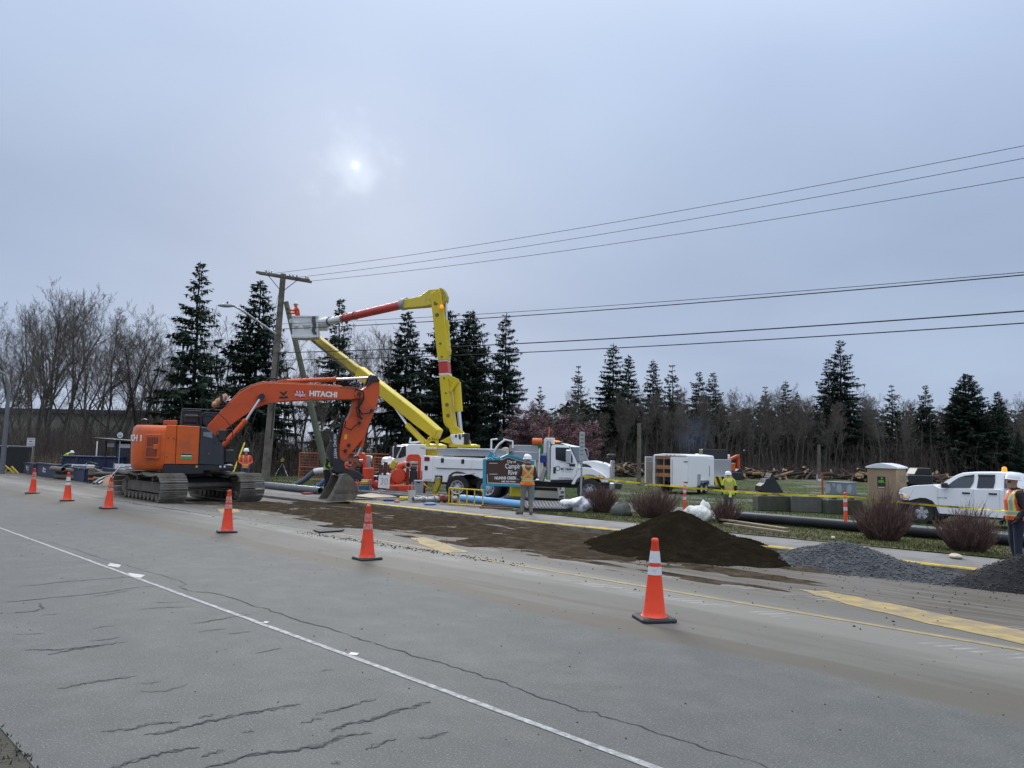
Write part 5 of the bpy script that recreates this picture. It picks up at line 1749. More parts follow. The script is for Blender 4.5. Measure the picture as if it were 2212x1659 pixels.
MB().prism(DP([(265, 745), (290, 630), (350, 570), (480, 560), (560, 600), (590, 700), (540, 800), (500, 680), (430, 630), (340, 640), (285, 760)], yd), yd - .4, yd).build('fender', M_TRW, dk, bevel=.03)
xw = DF.pix(ZP(400, 800), yd)[0]
for y in (-.98, .98):
 wheel(dk, xw, y, .53, .53, M_RIM, 1 if y > 0 else -1)
 wheel(dk, xw - 5.6, y, .53, .53, M_RIM, 1 if y > 0 else -1)
v = DF.pt(ZP(585, 310), yd + .25)
MB().bx(v.x - .06, v.x + .06, v.y - .13, v.y + .13, v.z - .35, v.z + .4).build('side_mirror', M_BLK, dk, bevel=.02)
MB().tube([DF.pt(ZP(810, 185), yd), DF.pt(ZP(585, 185), yd + .25), DF.pt(ZP(545, 220), yd + .28), DF.pt(ZP(540, 420), yd + .25), DF.pt(ZP(600, 440), yd)], .028, 6).build('mirror_bracket', M_TRW, dk, smooth=40)
MB().bx(-5.9, xw - 2.9, -yd, yd, .9, 1.5).build('flat_deck', M_TRW, dk, bevel=.02)
MB().prism(DP([(1115, 270), (1120, 225), (1500, 225), (1490, 275)], yd), yd - .1, yd).build('boom_stow_bar', M_FIB, dk, bevel=.01)
MB().tube([DF.pt(ZP(900, 130), .4), DF.pt(ZP(925, 20), .4)], .05, 6).build('beacon_post', M_FIB, dk)
MB().prism(DP([(895, 140), (900, 110), (1110, 90), (1125, 100), (1115, 125), (1000, 145)], .4), .3, .5).build('spot_rack', M_FIB, dk, bevel=.01)
# turret
zt0 = DF.pix(ZP(1400, 230), 0)[1]
xt0 = DF.pix(ZP(1420, 200), 0)[0]
MB().lathe([(.5, 1.2), (.5, zt0 - .05), (.7, zt0), (.7, zt0 + .12), (.4, zt0 + .2)], 20, (xt0, 0, 0)).build('turntable', M_YEL, dk, smooth=40)
TZp = [(1260, 200), (1240, 90), (1330, 0), (1470, -60), (1525, -20), (1525, 200), (1465, 190), (1460, 110), (1420, 90), (1370, 95), (1340, 120), (1335, 195)]
for y in (.42, -.54):
 q_ = MB().prism(DP(TZp, y), y, y + .12).build('turret_plate', M_YEL, dk, bevel=.015)
v = DF.pt(ZP(1400, 45), .545)
text_obj('ALTEC', .22, .003, M_LET_B, dk, Matrix.Translation((v.x, .545, v.z)) @ Matrix(((-1, 0, 0, 0), (0, 0, 1, 0), (0, 1, 0, 0), (0, 0, 0, 1))))
dI = DF.I
piv = dI @ atY(*ZT(868, 1010), 39.6)
dtip = dI @ atY(*Z3(665, 745), 46.3)
dm = dI @ atY(*Z3(1050, 1075), 43.3)
dd = (dtip - piv).normalized()
dm = piv + dd * (dm - piv).dot(dd)
sdv = dd.cross(Vector((0, 0, 1))).normalized()
upv = sdv.cross(dd)
MB().loft([ring4(piv - dd * .4, .24, .30, .22), ring4(piv + dd * 1.2, .25, .36, .30), ring4(dm, .25, .33, .30)]).build('derrick_boom', M_YEL, dk, bevel=.04)
MB().loft([ring4(dm, .19, .24, .20), ring4(dtip, .17, .20, .16)]).build('derrick_boom_extension', M_YELD, dk, bevel=.03)
MB().loft([ring4(dm + dd * .3 - upv * .36, .08, .07, .07), ring4(dtip - upv * .32, .08, .07, .07)]).build('auger_rail', mat('worn_brown_steel', (.16, .12, .06), .6, var=.3), dk)
MB().cyl(piv - upv * .9 + dd * .2, piv + dd * 1.9 - upv * .75, .15, n=12).build('lift_cylinder', M_YEL, dk, smooth=40)
MB().cyl(piv + dd * 1.9 - upv * .75, piv + dd * 3.3 - upv * .38, .075, n=10).build('rod', M_CHROME, dk, smooth=40)
MB().loft([ring4(dtip - dd * .3, .24, .30, .25), ring4(dtip + dd * .4, .22, .30, .22)]).build('boom_head', M_YELD, dk, bevel=.04)
gp0 = dtip + dd * .35
MB().tube([gp0 - sdv * .32, gp0 + dd * .35 - sdv * .30, gp0 + dd * .62, gp0 + dd * .35 + sdv * .30, gp0 + sdv * .32], .05, 7).build('pole_claw', M_BLK, dk, smooth=40)
# ================================================================ poles and wires
M_WOOD = mat('weathered_pole', (0.16, 0.145, 0.115), 0.95, var=0.25, scale=3, bump=.5, bscale=14, dirt=(.06, .052, .042), dirt_amt=.7)
M_WOODG = mat('green_treated_pole', (0.115, 0.125, 0.085), 0.9, var=0.2, scale=2, bump=.4, bscale=14)
M_WIRE = mat('wire_black', (0.02, 0.02, 0.022), 0.6, var=0)
pb = G(572, 1045)
ptop = atY(612, 592, pb.y + .3)
up_ = thing('utility_pole', 'tall leaning grey wooden utility pole with a double crossarm and street lamp', 'utility pole', pb)
Lp = ptop - pb
MB().tube([(0, 0, -.2), Lp * .5, Lp], [.24, .20, .155], 16).build('pole', M_WOOD, up_, smooth=40)
pc = Lp + Vector((0, -.0, -.18))
c0, c1 = atY(*Z3(150, 172), pb.y + .2) - pb, atY(*Z3(635, 250), pb.y - .1) - pb
for off in (-.22, .22):
 MB().bar(c0 + Vector((0, off, .02 if off > 0 else -.02)), c1 + Vector((0, off, 0)), .11, .14).build('crossarm', M_WOOD, up_, bevel=.01)
for a in (.22, .78):
 q = c0.lerp(c1, a)
 MB().cyl(q + Vector((0, -.22, -.08)), Lp * (1 - 1.05 / Lp.length), .02, n=6).build('brace', M_BLK, up_)
M_INS = mat('grey_porcelain', (.38, .38, .39), .3, var=.1)
for a in (.17, .23, .28, .62, .68, .75, .92, .96):
 q = c0.lerp(c1, a)
 MB().lathe([(.02, 0), (.055, .02), (.03, .05), (.065, .08), (.03, .11), (.05, .14), (.01, .18)], 10, tuple(q + Vector((0, -.1, .06)))).build('insulator', M_INS, up_, smooth=50)
# street lamp arm
l0 = atY(*Z3(318, 735), pb.y) - pb
l1 = atY(*Z3(30, 530), pb.y - 1) - pb
hd = atY(489, 660, pb.y - 1.2) - pb
lam = MB().tube([l0, l0.lerp(l1, .9), l1, hd + Vector((.35, 0, .02)), hd], .055, 8).build('lamp_arm', M_GALV, up_, smooth=40)
hd = atY(489, 660, pb.y - 1.2) - pb
MB().ball(tuple(hd), .50, .17, .11, 12, 8).build('lamp_head', mat('lamp_grey', (.32, .34, .36), .4), lam, smooth=60)
MB().lathe([(.05, 0), (.05, .10), (.03, .12)], 8, tuple(hd + Vector((.05, 0, .1)))).build('photocell', M_BLK, lam)
# a cable riser up the pole
MB().tube([Vector((.25, -.1, 2.5)), Lp * .62 + Vector((.2, -.12, 0))], .03, 6).build('riser_conduit', M_BLK, up_)
# leaning new pole held by the derrick
nb = G(716, 1040)
nb = Vector((nb.x, 46.6, zat(nb.x, 46.6)))
nb = Vector((atY(712, 1040, 46.6).x, 46.6, zat(atY(712, 1040, 46.6).x, 46.6)))
ntp = atY(*Z3(410, 440), 46.9)
np_ = thing('leaning_pole', 'greenish new wooden pole tilted beside the old one, held by the yellow derrick', 'utility pole', nb)
MB().tube([(0, 0, 0), (ntp - nb) * .5, ntp - nb], [.21, .185, .15], 14).build('pole', M_WOODG, np_, smooth=40)
q = (ntp - nb) * .57
MB().bx(q.x - .02, q.x + .16, q.y - .3, q.y - .14, q.z - .12, q.z + .12).build('red_tag', M_RED, np_)
for f_ in (.5, .45):
 q = (ntp - nb) * f_
 MB().cyl(q - (ntp - nb).normalized() * .02, q + (ntp - nb).normalized() * .02, .2, n=12).build('strap', M_GALV, np_)
# wires run from the pole over the road to the right
def wire(name, a, b, sag, r, label, group, n=24):
 pts = []
 for i in range(n + 1):
  t = i / n
  q = a.lerp(b, t)
  pts.append(q - Vector((0, 0, sag * 4 * t * (1 - t))))
 o = MB().tube([q - a for q in pts], r, 5).build(name, M_WIRE)
 o.location = a
 return tag(o, label, 'wire', group)
GW = 'overhead wires running off to the right'
def wend(px, py, Y):
 """far end: beyond the right edge of the frame along the line"""
 return atY(px, py, Y)
for (a, pxm, lab) in [(atY(*Z3(300, 178), pb.y), [(2212, 315), 318], 'uppermost of the three thin wires on the crossarm'),
     (atY(*Z3(500, 216), pb.y), [(2212, 342), 345], 'middle of the three thin wires on the crossarm'),
     (atY(*Z3(640, 248), pb.y - .1), [(2212, 383), 386], 'lowest of the three thin wires on the crossarm')]:
 e = atY(pxm[0][0], pxm[0][1], 23.5)
 e.z += .55 * 4 * (1 / 1.35) * (1 - 1 / 1.35)
 far = a + (e - a) * 1.35
 wire('power_line', a, far, .55, .011, lab, GW)
for (q, e_, r_, lab) in [((362, 642), (2212, 588), .012, 'thin wire of the lower set, just above the cable crossing the boom'),
      ((328, 690), (2212, 594), .020, 'thick cable that crosses in front of the boom just under the thin wire'),
      ((345, 905), (2212, 672), .024, 'heavy black cable, upper one of the lowest pair'),
      ((345, 975), (2212, 698), .020, 'heavy black cable, lowest of all the overhead lines')]:
 a = atY(*Z3(*q), pb.y - .25)
 e = atY(*e_, 23.0)
 e.z += .35 * 4 * (1 / 1.35) * (1 - 1 / 1.35)
 far = a + (e - a) * 1.35
 wire('overhead_cable', a, far, .35, r_, lab, GW)
a = atY(*Z3(352, 330), pb.y + .2)
b = atY(*Z3(300, 540), pb.y + 6)
wire('guy_wire', a, a + (b - a) * 2.6, 0.0, .010, 'thin stay wire dropping left from the top of the utility pole', None)
# yellow-guarded stay left of the excavator cab
g0 = atY(*ZM(195, 760), 42.5)
g1 = atY(*ZM(440, 125), 43.5)
gt = thing('guy_guard', 'stay wire with a yellow plastic guard rising behind the excavator ladder', 'guy wire', (g0.x, g0.y, zat(g0.x, g0.y)))
rel = lambda v: v - gt.location
gg = rel(g0) + (rel(g1) - rel(g0)) * -.1
MB().tube([gg, rel(g1)], .045, 8).build('yellow_guard', mat('guard_yellow', (.70, .50, .02), .5), gt, smooth=40)
MB().tube([rel(g1), rel(g1) + (rel(g1) - rel(g0)) * 3.0], .012, 5).build('wire', M_WIRE, gt)
# ================================================================ people
M_SKIN = mat('skin', (0.50, 0.28, 0.20), 0.55, var=0.06, scale=12)
M_HAT = mat('hard_hat_white', (0.80, 0.80, 0.80), 0.3, var=0.02)
M_HATG = mat('hard_hat_grey', (0.30, 0.33, 0.33), 0.35, var=0.05)
M_JEANS = mat('blue_denim', (0.055, 0.085, 0.15), 0.9, var=0.25, scale=10, bump=.3, bscale=40)
M_NAVY = mat('navy_cloth', (0.018, 0.022, 0.040), 0.9, var=0.25, scale=9, bump=.3, bscale=30)
M_KHAKI = mat('grey_work_trousers', (0.20, 0.185, 0.16), 0.9, var=0.2, scale=9, bump=.4, bscale=25)
M_DKGREY = mat('charcoal_hoodie', (0.045, 0.043, 0.048), 0.95, var=0.2, scale=9, bump=.3, bscale=30)
M_BOOT = mat('brown_boots', (0.11, 0.095, 0.075), 0.85, var=0.25, scale=10)
M_BBOOT = mat('dark_boots', (0.025, 0.024, 0.024), 0.8, var=0.2, scale=10)
M_VEST = mat('vest_orange', (0.78, 0.185, 0.025), 0.7, var=0.08, scale=8)
M_VESTR = mat('vest_red_orange', (0.62, 0.07, 0.02), 0.7, var=0.1, scale=8)
M_LIME = mat('lime_fabric', (0.42, 0.62, 0.035), 0.75, var=0.1, scale=8)
M_SILV = mat('reflective_silver', (0.36, 0.37, 0.35), 0.45, 0.1, var=0.06, scale=10)
M_LIMETR = mat('lime_trim', (0.60, 0.66, 0.12), 0.65, var=0.04)
M_ORSH = mat('orange_jacket', (0.72, 0.085, 0.018), 0.8, var=0.15, scale=8, bump=.3, bscale=25)
M_BGLV = mat('blue_gloves', (0.10, 0.20, 0.38), 0.8, var=0.2, scale=20)
M_BLKC = mat('black_cloth', (0.012, 0.012, 0.014), 0.9, var=0.3, scale=9, bump=.3, bscale=30)
M_GAITER = mat('red_gaiter', (0.62, 0.03, 0.02), 0.8, var=0.1, scale=10)
def plaid_mat():
 m, t, b = node_mat('dark_plaid')
 k = NT(t)
 o = k.n('TexCoord').outputs['Object']
 sp = k.n('SeparateXYZ')
 k.l(o, sp.inputs[0])
 g = k.m('GREATER_THAN', k.m('SINE', k.m('MULTIPLY', sp.outputs[2], 90)), 0.2)
 h = k.m('GREATER_THAN', k.m('SINE', k.m('MULTIPLY', k.m('ADD', sp.outputs[0], sp.outputs[1]), 80)), 0.3)
 col = k.mix(k.m('MULTIPLY', k.m('ADD', g, h), 0.5), (0.010, 0.010, 0.012), (0.035, 0.034, 0.040))
 k.l(col, b.inputs['Base Color'])
 b.inputs['Roughness'].default_value = .9
 return m
M_PLAID = plaid_mat()
def seg_dist(p, a, b):
 ab = b - a
 t = max(0, min(1, (p - a).dot(ab) / max(ab.length_squared, 1e-9)))
 return (p - (a + ab * t)).length
def person(label, loc, rotz, J, mats_, vest=None, hat=M_HAT, hat_tilt=0.0, head_yaw=0.0, vox=.016, hgt=1.8, hair=None, grp=None, extra_torso=1.0):
 """J: joint overrides in a 1.8 m figure facing +x with its left at +y. mats_: pants, top, sleeve, skin/head, boots, hands, neck"""
 V = Vector
 D = dict(pelvis=V((0, 0, .95)), waist=V((0, 0, 1.08)), chest=V((.01, 0, 1.30)), shl=V((0, 0, 1.45)), neck=V((.01, 0, 1.53)), head=V((.03, 0, 1.655)),
   lsh=V((0, .185, 1.43)), rsh=V((0, -.185, 1.43)), lel=V((-.02, .25, 1.14)), rel=V((-.02, -.25, 1.14)), lwr=V((.06, .25, .90)), rwr=V((.06, -.25, .90)),
   lhip=V((0, .095, .92)), rhip=V((0, -.095, .92)), lkn=V((.03, .105, .50)), rkn=V((.03, -.105, .50)), lan=V((-.01, .11, .09)), ran=V((-.01, -.11, .09)))
 for k_, v in J.items():
  D[k_] = V(v)
 for s_ in 'lr':
  D.setdefault(s_ + 'toe', D[s_ + 'an'] + V((.19, .02 if s_ == 'l' else -.02, -.045)))
 mb = MB()
 def ringl(pts, dims, n=16):
  rings = []
  for i, (q, (a, b)) in enumerate(zip(pts, dims)):
   d = (pts[min(i + 1, len(pts) - 1)] - pts[max(i - 1, 0)]).normalized()
   lat = V((0, 1, 0))
   f = lat.cross(d).normalized()
   rings.append([q + f * (a * math.cos(2 * math.pi * j / n)) + lat * (b * math.sin(2 * math.pi * j / n)) for j in range(n)])
  mb.loft(rings)
 et = extra_torso
 ringl([D['pelvis'] - V((0, 0, .10)), D['pelvis'], D['waist'], D['chest'], D['shl'].lerp(D['chest'], .35), D['shl'] + V((0, 0, .02)), D['neck']],
  [(.10, .14), (.125 * et, .175), (.118 * et, .165), (.135 * et, .185), (.125, .19), (.085, .135), (.062, .064)])
 mb.tube([D['neck'] - V((0, 0, .05)), D['neck'], D['head'] - V((.02, 0, .04))], [.068, .060, .058], 12)
 hd = D['head']
 Rh = Matrix.Rotation(head_yaw, 3, 'Z')
 def hp(x, y, z):
  return hd + Rh @ V((x, y, z))
 hm = MB()
 for rx, ry, rz, c in ((.098, .076, .105, (0, 0, .03)), (.078, .062, .085, (.012, 0, -.05))):
  hm.ball((0, 0, 0), rx, ry, rz, 14, 10)
  hm.v[-14 * 11:] = [tuple(hp(*(V(q) + V(c)))) for q in hm.v[-14 * 11:]]
 hm.tube([hp(.085, 0, .02), hp(.112, 0, -.022), hp(.098, 0, -.035)], [.012, .017, .012], 6)
 hm.ball(hp(.072, 0, -.105), .03, .03, .024, 8, 6)
 hm.ball(hp(.085, 0, -.062), .016, .028, .016, 8, 6)
 for sy in (-1, 1):
  hm.ball(hp(-.005, sy * .076, -.01), .022, .012, .034, 8, 6)
 mb.add(hm.v, hm.f)
 for s_ in 'lr':
  mb.tube([D['shl'].lerp(D[s_ + 'sh'], .55), D[s_ + 'sh'], D[s_ + 'sh'].lerp(D[s_ + 'el'], .5), D[s_ + 'el'], D[s_ + 'el'].lerp(D[s_ + 'wr'], .4), D[s_ + 'wr']], [.085, .078, .066, .056, .053, .040], 12)
  mb.tube([D[s_ + 'hip'] + V((0, 0, .04)), D[s_ + 'hip'].lerp(D[s_ + 'kn'], .35), D[s_ + 'kn'], D[s_ + 'kn'].lerp(D[s_ + 'an'], .35), D[s_ + 'an'] + V((0, 0, .02))], [.108, .098, .074, .072, .060], 12)
  a, t = D[s_ + 'an'], D[s_ + 'toe']
  mb.tube([a + V((-.06, 0, -.035)), a + V((.02, 0, -.02)), a.lerp(t, .6), t, t + (t - a).normalized() * .05], [.045, .062, .052, .046, .03], 10)
 tmp = bpy.data.objects.new('body_source', mb.mesh('body_source'))
 COL.objects.link(tmp)
 rm = tmp.modifiers.new('r', 'REMESH')
 rm.mode = 'VOXEL'
 rm.voxel_size = vox
 sm = tmp.modifiers.new('s', 'SMOOTH')
 sm.iterations = 3
 sm.factor = .5
 me = bpy.data.meshes.new_from_object(tmp.evaluated_get(bpy.context.evaluated_depsgraph_get()))
 old = tmp.data
 bpy.data.objects.remove(tmp)
 bpy.data.meshes.remove(old)
 segs = [(D['pelvis'] - V((0, 0, .06)), D['pelvis'], 'pants', .13), (D['waist'] - V((0, 0, .03)), D['shl'], 'top', .15), (D['shl'] + V((0, 0, .03)), D['neck'], 'neck', .06), (D['head'] - V((0, 0, .06)), D['head'] + V((0, 0, .06)), 'head', .10)]
 for s_ in 'lr':
  segs += [(D[s_ + 'sh'], D[s_ + 'el'], 'sleeve', .07), (D[s_ + 'el'], D[s_ + 'wr'], mats_.get('fore', 'sleeve') if isinstance(mats_.get('fore', 'sleeve'), str) else 'sleeve', .05), (D[s_ + 'hip'], D[s_ + 'kn'], 'pants', .09), (D[s_ + 'kn'], D[s_ + 'an'] + V((0, 0, .06)), 'pants', .065), (D[s_ + 'an'], D[s_ + 'toe'], 'boots', .055)]
 zn = ['pants', 'top', 'sleeve', 'head', 'boots', 'neck', 'hands']
 zone = []
 for p in me.polygons:
  c = p.center
  zone.append(min(segs, key=lambda s: seg_dist(c, s[0], s[1]) - s[3])[2])
 verts = [v.co.copy() for v in me.vertices]
 faces = [list(p.vertices) for p in me.polygons]
 norms = [v.normal.copy() for v in me.vertices]
 bpy.data.meshes.remove(me)
 out_ = MB()
 out_.v = [tuple(v) for v in verts]
 out_.f = list(faces)
 out_.mi = [zn.index(z) for z in zone]
 # hands: palm, four fingers of unequal length with a knuckle bend, thumb from the side of the palm
 out_.cur = 6
 for s_ in 'lr':
  w_, e_ = D[s_ + 'wr'], D[s_ + 'el']
  d = (w_ - e_).normalized()
  sgn = 1 if s_ == 'l' else -1
  side = V((d.z, 0, -d.x))
  if side.length < .3:
   side = V((0, 0, 1))
  side = (side - d * side.dot(d)).normalized()             # toward the thumb
  palmn = d.cross(side) * sgn
  out_.tube([w_ - d * .02, w_ + d * .03, w_ + d * .085], [.032, .043, .038], 10, flat=.62)
  for k_, (off, ln) in enumerate(((.030, .072), (.010, .082), (-.011, .076), (-.030, .060))):
   b0 = w_ + d * .078 + side * off
   b1 = b0 + d * ln * .5 + palmn * ln * .12
   b2 = b1 + d * ln * .32 + palmn * ln * .38
   out_.tube([b0, b1, b2], [.0105, .0095, .0075], 6)
  t0 = w_ + d * .03 + side * .036
  out_.tube([t0, t0 + side * .03 + d * .03, t0 + side * .032 + d * .062 + palmn * .015], [.013, .011, .008], 6)
 root = thing('person', label, 'person', loc, rotz, grp)
 root.scale = (hgt / 1.8,) * 3
 body = out_.build('body', [mats_['pants'], mats_['top'], mats_['sleeve'], mats_.get('head', M_SKIN), mats_['boots'], mats_.get('neck', M_SKIN), mats_.get('hands', M_SKIN)], root, smooth=180)
 # vest: the torso surface, set off from the body
 if vest:
  hem, fn, vm = vest['hem'], vest['fn'], vest['mats']
  keep = []
  for fi, f in enumerate(faces):
   if zone[fi] in ('top', 'pants', 'neck') or (zone[fi] == 'sleeve' and abs(sum(verts[i].y for i in f) / len(f)) < .185 and sum(verts[i].z for i in f) / len(f) > 1.28):
    c = sum((verts[i] for i in f), V()) / len(f)
    if hem < c.z < 1.505 and abs(c.y) < .225:
     keep.append((f, c))
  vb = MB()
  idx = {}
  for f, c in keep:
   q = []
   for i in f:
    if i not in idx:
     idx[i] = len(vb.v)
     flare = 1 + .10 * max(0, (1.15 - verts[i].z)) / .3
     v = verts[i] + norms[i] * .017
     vb.v.append((v.x * flare, v.y * flare, v.z))
    q.append(idx[i])
   vb.f.append(q)
   vb.mi.append(fn(c))
  vb.build('vest', vm, root, smooth=180)
 # hard hat
 if hat:
  h = MB()
  prof = [(.128, .0), (.130, .018), (.126, .055), (.110, .10), (.075, .135), (.02, .150)]
  h.lathe(prof, 20)
  n = 20
  br = []
  for rr_, z in ((.120, .0), (.155, -.006), (.155, .002), (.122, .014)):
   br.append([((rr_ + (.045 * max(0, math.cos(2 * math.pi * j / n)) ** 2 if rr_ > .13 else 0)) * math.cos(2 * math.pi * j / n), rr_ * .96 * math.sin(2 * math.pi * j / n), z) for j in range(n)])
  h.loft(br, cap=False)
  h.tube([(.12, 0, .065), (.06, 0, .142), (-.06, 0, .142), (-.12, 0, .065)], .014, 6)
  ho_ = h.build('hard_hat', hat, root, smooth=50)
  ho_.location = hd + V((-.005, 0, .055))
  ho_.rotation_euler = (0, hat_tilt, head_yaw)
 else:
  ho_ = None
 return root, D, ho_
def xback(c):
 """orange vest: silver X on the back edged with lime, waist band"""
 z, y = c.z, c.y
 if c.x > .02:
  if abs(abs(y) - .11) < .022 and z > 1.06:
   return 1
 else:
  zz_ = (z - 1.10) / .38                       # X crossing high on the back
  for t in (zz_, ):
   for sg in (-1, 1):
    w_ = abs(y * sg - (.17 - .30 * min(1, max(0, zz_ * 1.25))))
    if z > 1.10 and w_ < .017:
     return 1
    if z > 1.10 and w_ < .036:
     return 2
 b = abs(z - 1.075)
 return 1 if b < .022 else (2 if b < .040 else 0)
# man at the park sign, back to the camera
g = G(1138, 1112)
signman, Ds, _ = person('person in an orange vest and grey trousers at the park sign, seen from behind', g, R(99), dict(
 lel=(.02, .31, 1.16), lwr=(.24, .20, 1.10), rel=(-.03, -.27, 1.15), rwr=(.20, -.19, 1.06), lan=(.03, .15, .09), ran=(-.04, -.12, .09), lkn=(.05, .13, .50), rkn=(.02, -.115, .50), ltoe=(.16, .28, .045), rtoe=(.15, -.14, .045), head=(.04, 0, 1.65)),
 dict(pants=M_KHAKI, top=M_DKGREY, sleeve=M_DKGREY, boots=M_BOOT, neck=M_GAITER, hands=M_BBOOT), vest=dict(hem=.90, fn=xback, mats=[M_VEST, M_SILV, M_LIMETR]), hgt=1.84, head_yaw=.25)
hb = MB()
hb.tube([(-.06, -.09, 1.47), (-.12, -.05, 1.44), (-.135, 0, 1.42), (-.12, .05, 1.44), (-.06, .09, 1.47)], [.03, .045, .05, .045, .03], 8)
hb.build('hood', mat('grey_hood', (.13, .125, .125), .95, var=.2, scale=10), signman, smooth=60)
# man at the right edge, looking left
def redvest(c):
 z, y = c.z, c.y
 b = abs(z - 1.06)
 if b < .028:
  return 1
 if b < .048:
  return 2
 s_ = abs(abs(y) - .115)
 if z > 1.06 and s_ < .024:
  return 1
 if z > 1.06 and s_ < .045:
  return 2
 return 0
g = G(2199, 1226)
person('person at the right edge in a red-orange vest and plaid sleeves, looking left', g, R(172), dict(
 lel=(-.06, .245, 1.14), lwr=(.09, .215, .93), rel=(-.06, -.245, 1.14), rwr=(.12, -.20, .93), waist=(.03, 0, 1.08), chest=(.02, 0, 1.30), head=(.045, 0, 1.66), lan=(.04, .12, .09), ran=(-.05, -.12, .09)),
 dict(pants=M_NAVY, top=M_PLAID, sleeve=M_PLAID, boots=M_BBOOT, neck=M_BLKC, hands=M_BLKC), vest=dict(hem=.93, fn=redvest, mats=[M_VESTR, M_SILV, M_LIMETR]), hgt=1.71, vox=.013, hat_tilt=-.10, extra_torso=1.22)
gl = bpy.context.scene.objects
rp = [o for o in gl if o.name.startswith('person')][-1]
MB().tube([(.105, .065, 1.672), (.135, .04, 1.670), (.14, 0, 1.672), (.135, -.04, 1.670), (.105, -.065, 1.672)], .014, 6).build('safety_glasses', M_BLK, rp, smooth=60)
MB().tube([(-.02, -.09, 1.53), (-.10, -.05, 1.50), (-.12, 0, 1.49), (-.10, .05, 1.50), (-.02, .09, 1.53), (.06, .04, 1.50)], .035, 8).build('collar', M_BLKC, rp, smooth=60)
# lime shirt walking away in the field
def limex(c):
 z, y = c.z, c.y
 if c.x < .02:
  zz_ = (z - 1.08) / .38
  for sg in (-1, 1):
   w_ = abs(y * sg - (.16 - .30 * min(1, max(0, zz_ * 1.2))))
   if z > 1.08 and w_ < .018:
    return 1
   if z > 1.08 and w_ < .040:
    return 2
 b = abs(z - 1.06)
 return 1 if b < .025 else (2 if b < .045 else 0)
g = G(1575, 1112)
limeman, _, _ = person('person in a lime shirt with an orange cross on the back walking across the grass', g, R(80), dict(lel=(-.02, .27, 1.16), rel=(-.02, -.27, 1.16), lwr=(.02, .27, .92), rwr=(.06, -.25, .92), head=(.06, .02, 1.62), lan=(.12, .1, .09), ran=(-.12, -.1, .10)),
 dict(pants=M_JEANS, top=M_LIME, sleeve=M_LIME, boots=M_BBOOT, hands=M_BLKC, neck=M_BLKC), vest=dict(hem=.86, fn=limex, mats=[M_LIME, M_SILV, M_VEST]), hgt=1.67, head_yaw=.5)
MB().tube([(-.14, -.02, .96), (-.16, -.04, .86), (-.17, -.02, .74)], [.03, .05, .06], 7, flat=.5).build('hanging_flagging', mat('bright_yellow_tape', (.75, .68, .03), .5), limeman, smooth=60)
for s_ in (-1, 1):
 MB().tube([(-.01, s_ * .262, 1.22), (-.015, s_ * .265, 1.14), (.02, s_ * .262, .98)], [.072, .062, .050], 10).build('undersleeve', M_BLKC, limeman, smooth=60)
# remote-control operator beyond the excavator
def orband(c):
 return 1 if (abs(abs(c.y) - .11) < .025 and c.x > 0) or abs(c.z - 1.12) < .03 else 0
g = G(528, 1051)
opm, _, _ = person('person in an orange jacket holding a remote control box beyond the excavator', g, R(-72), dict(lel=(.02, .29, 1.18), rel=(.02, -.29, 1.18), lwr=(.24, .13, 1.07), rwr=(.24, -.13, 1.07)),
 dict(pants=M_JEANS, top=M_ORSH, sleeve=M_ORSH, boots=M_BBOOT, hands=M_BGLV), vest=dict(hem=1.02, fn=orband, mats=[M_ORSH, M_SILV]), hgt=1.82)
ct = tag(MB().bx(-.14, .14, -.09, .09, -.09, .09).build('remote_control', mat('remote_orange', (.68, .24, .03), .5), bevel=.02), 'orange radio remote control box held by the operator in orange', 'remote control')
ct.location = opm.matrix_basis @ Vector((.33, 0, .98))
ct.rotation_euler = (0, 0, R(18))
# lineman in the lift bucket
bt = BF.M @ BF.pt(Z3(515, 742), 0)
person('person in an orange jacket reaching from the white lift bucket to the pole', (bt.x, bt.y, bt.z + .06), R(188), dict(lel=(.26, .27, 1.27), rel=(.24, -.26, 1.22), lwr=(.52, .18, 1.36), rwr=(.50, -.14, 1.20), waist=(.04, 0, 1.08), chest=(.09, 0, 1.29), shl=(.11, 0, 1.43), neck=(.12, 0, 1.52), lsh=(.11, .185, 1.42), rsh=(.11, -.185, 1.42), head=(.16, 0, 1.65)),
 dict(pants=M_NAVY, top=M_ORSH, sleeve=M_ORSH, boots=M_BBOOT, hands=M_BLKC, neck=M_ORSH), vest=dict(hem=1.10, fn=lambda c: 1 if abs(abs(c.y) - .10) < .03 and c.x < .05 else 0, mats=[M_ORSH, M_BLKC]), hgt=1.84)
# worker behind the excavator bucket
g = G(705, 1064)
person('person in a lime vest and grey hard hat half hidden behind the excavator bucket', g, R(-15), dict(lel=(.06, .25, 1.15), rel=(.06, -.25, 1.15), lwr=(.28, .15, 1.02), rwr=(.26, -.16, 1.0), chest=(.06, 0, 1.29), shl=(.09, 0, 1.43), neck=(.10, 0, 1.52), head=(.15, 0, 1.63), lsh=(.09, .18, 1.42), rsh=(.09, -.18, 1.42)),
 dict(pants=M_BLKC, top=M_BLKC, sleeve=M_BLKC, boots=M_BBOOT), vest=dict(hem=.98, fn=lambda c: 1 if abs(c.z - 1.08) < .03 else 0, mats=[M_LIME, M_SILV]), hgt=1.84, hat=M_HATG)
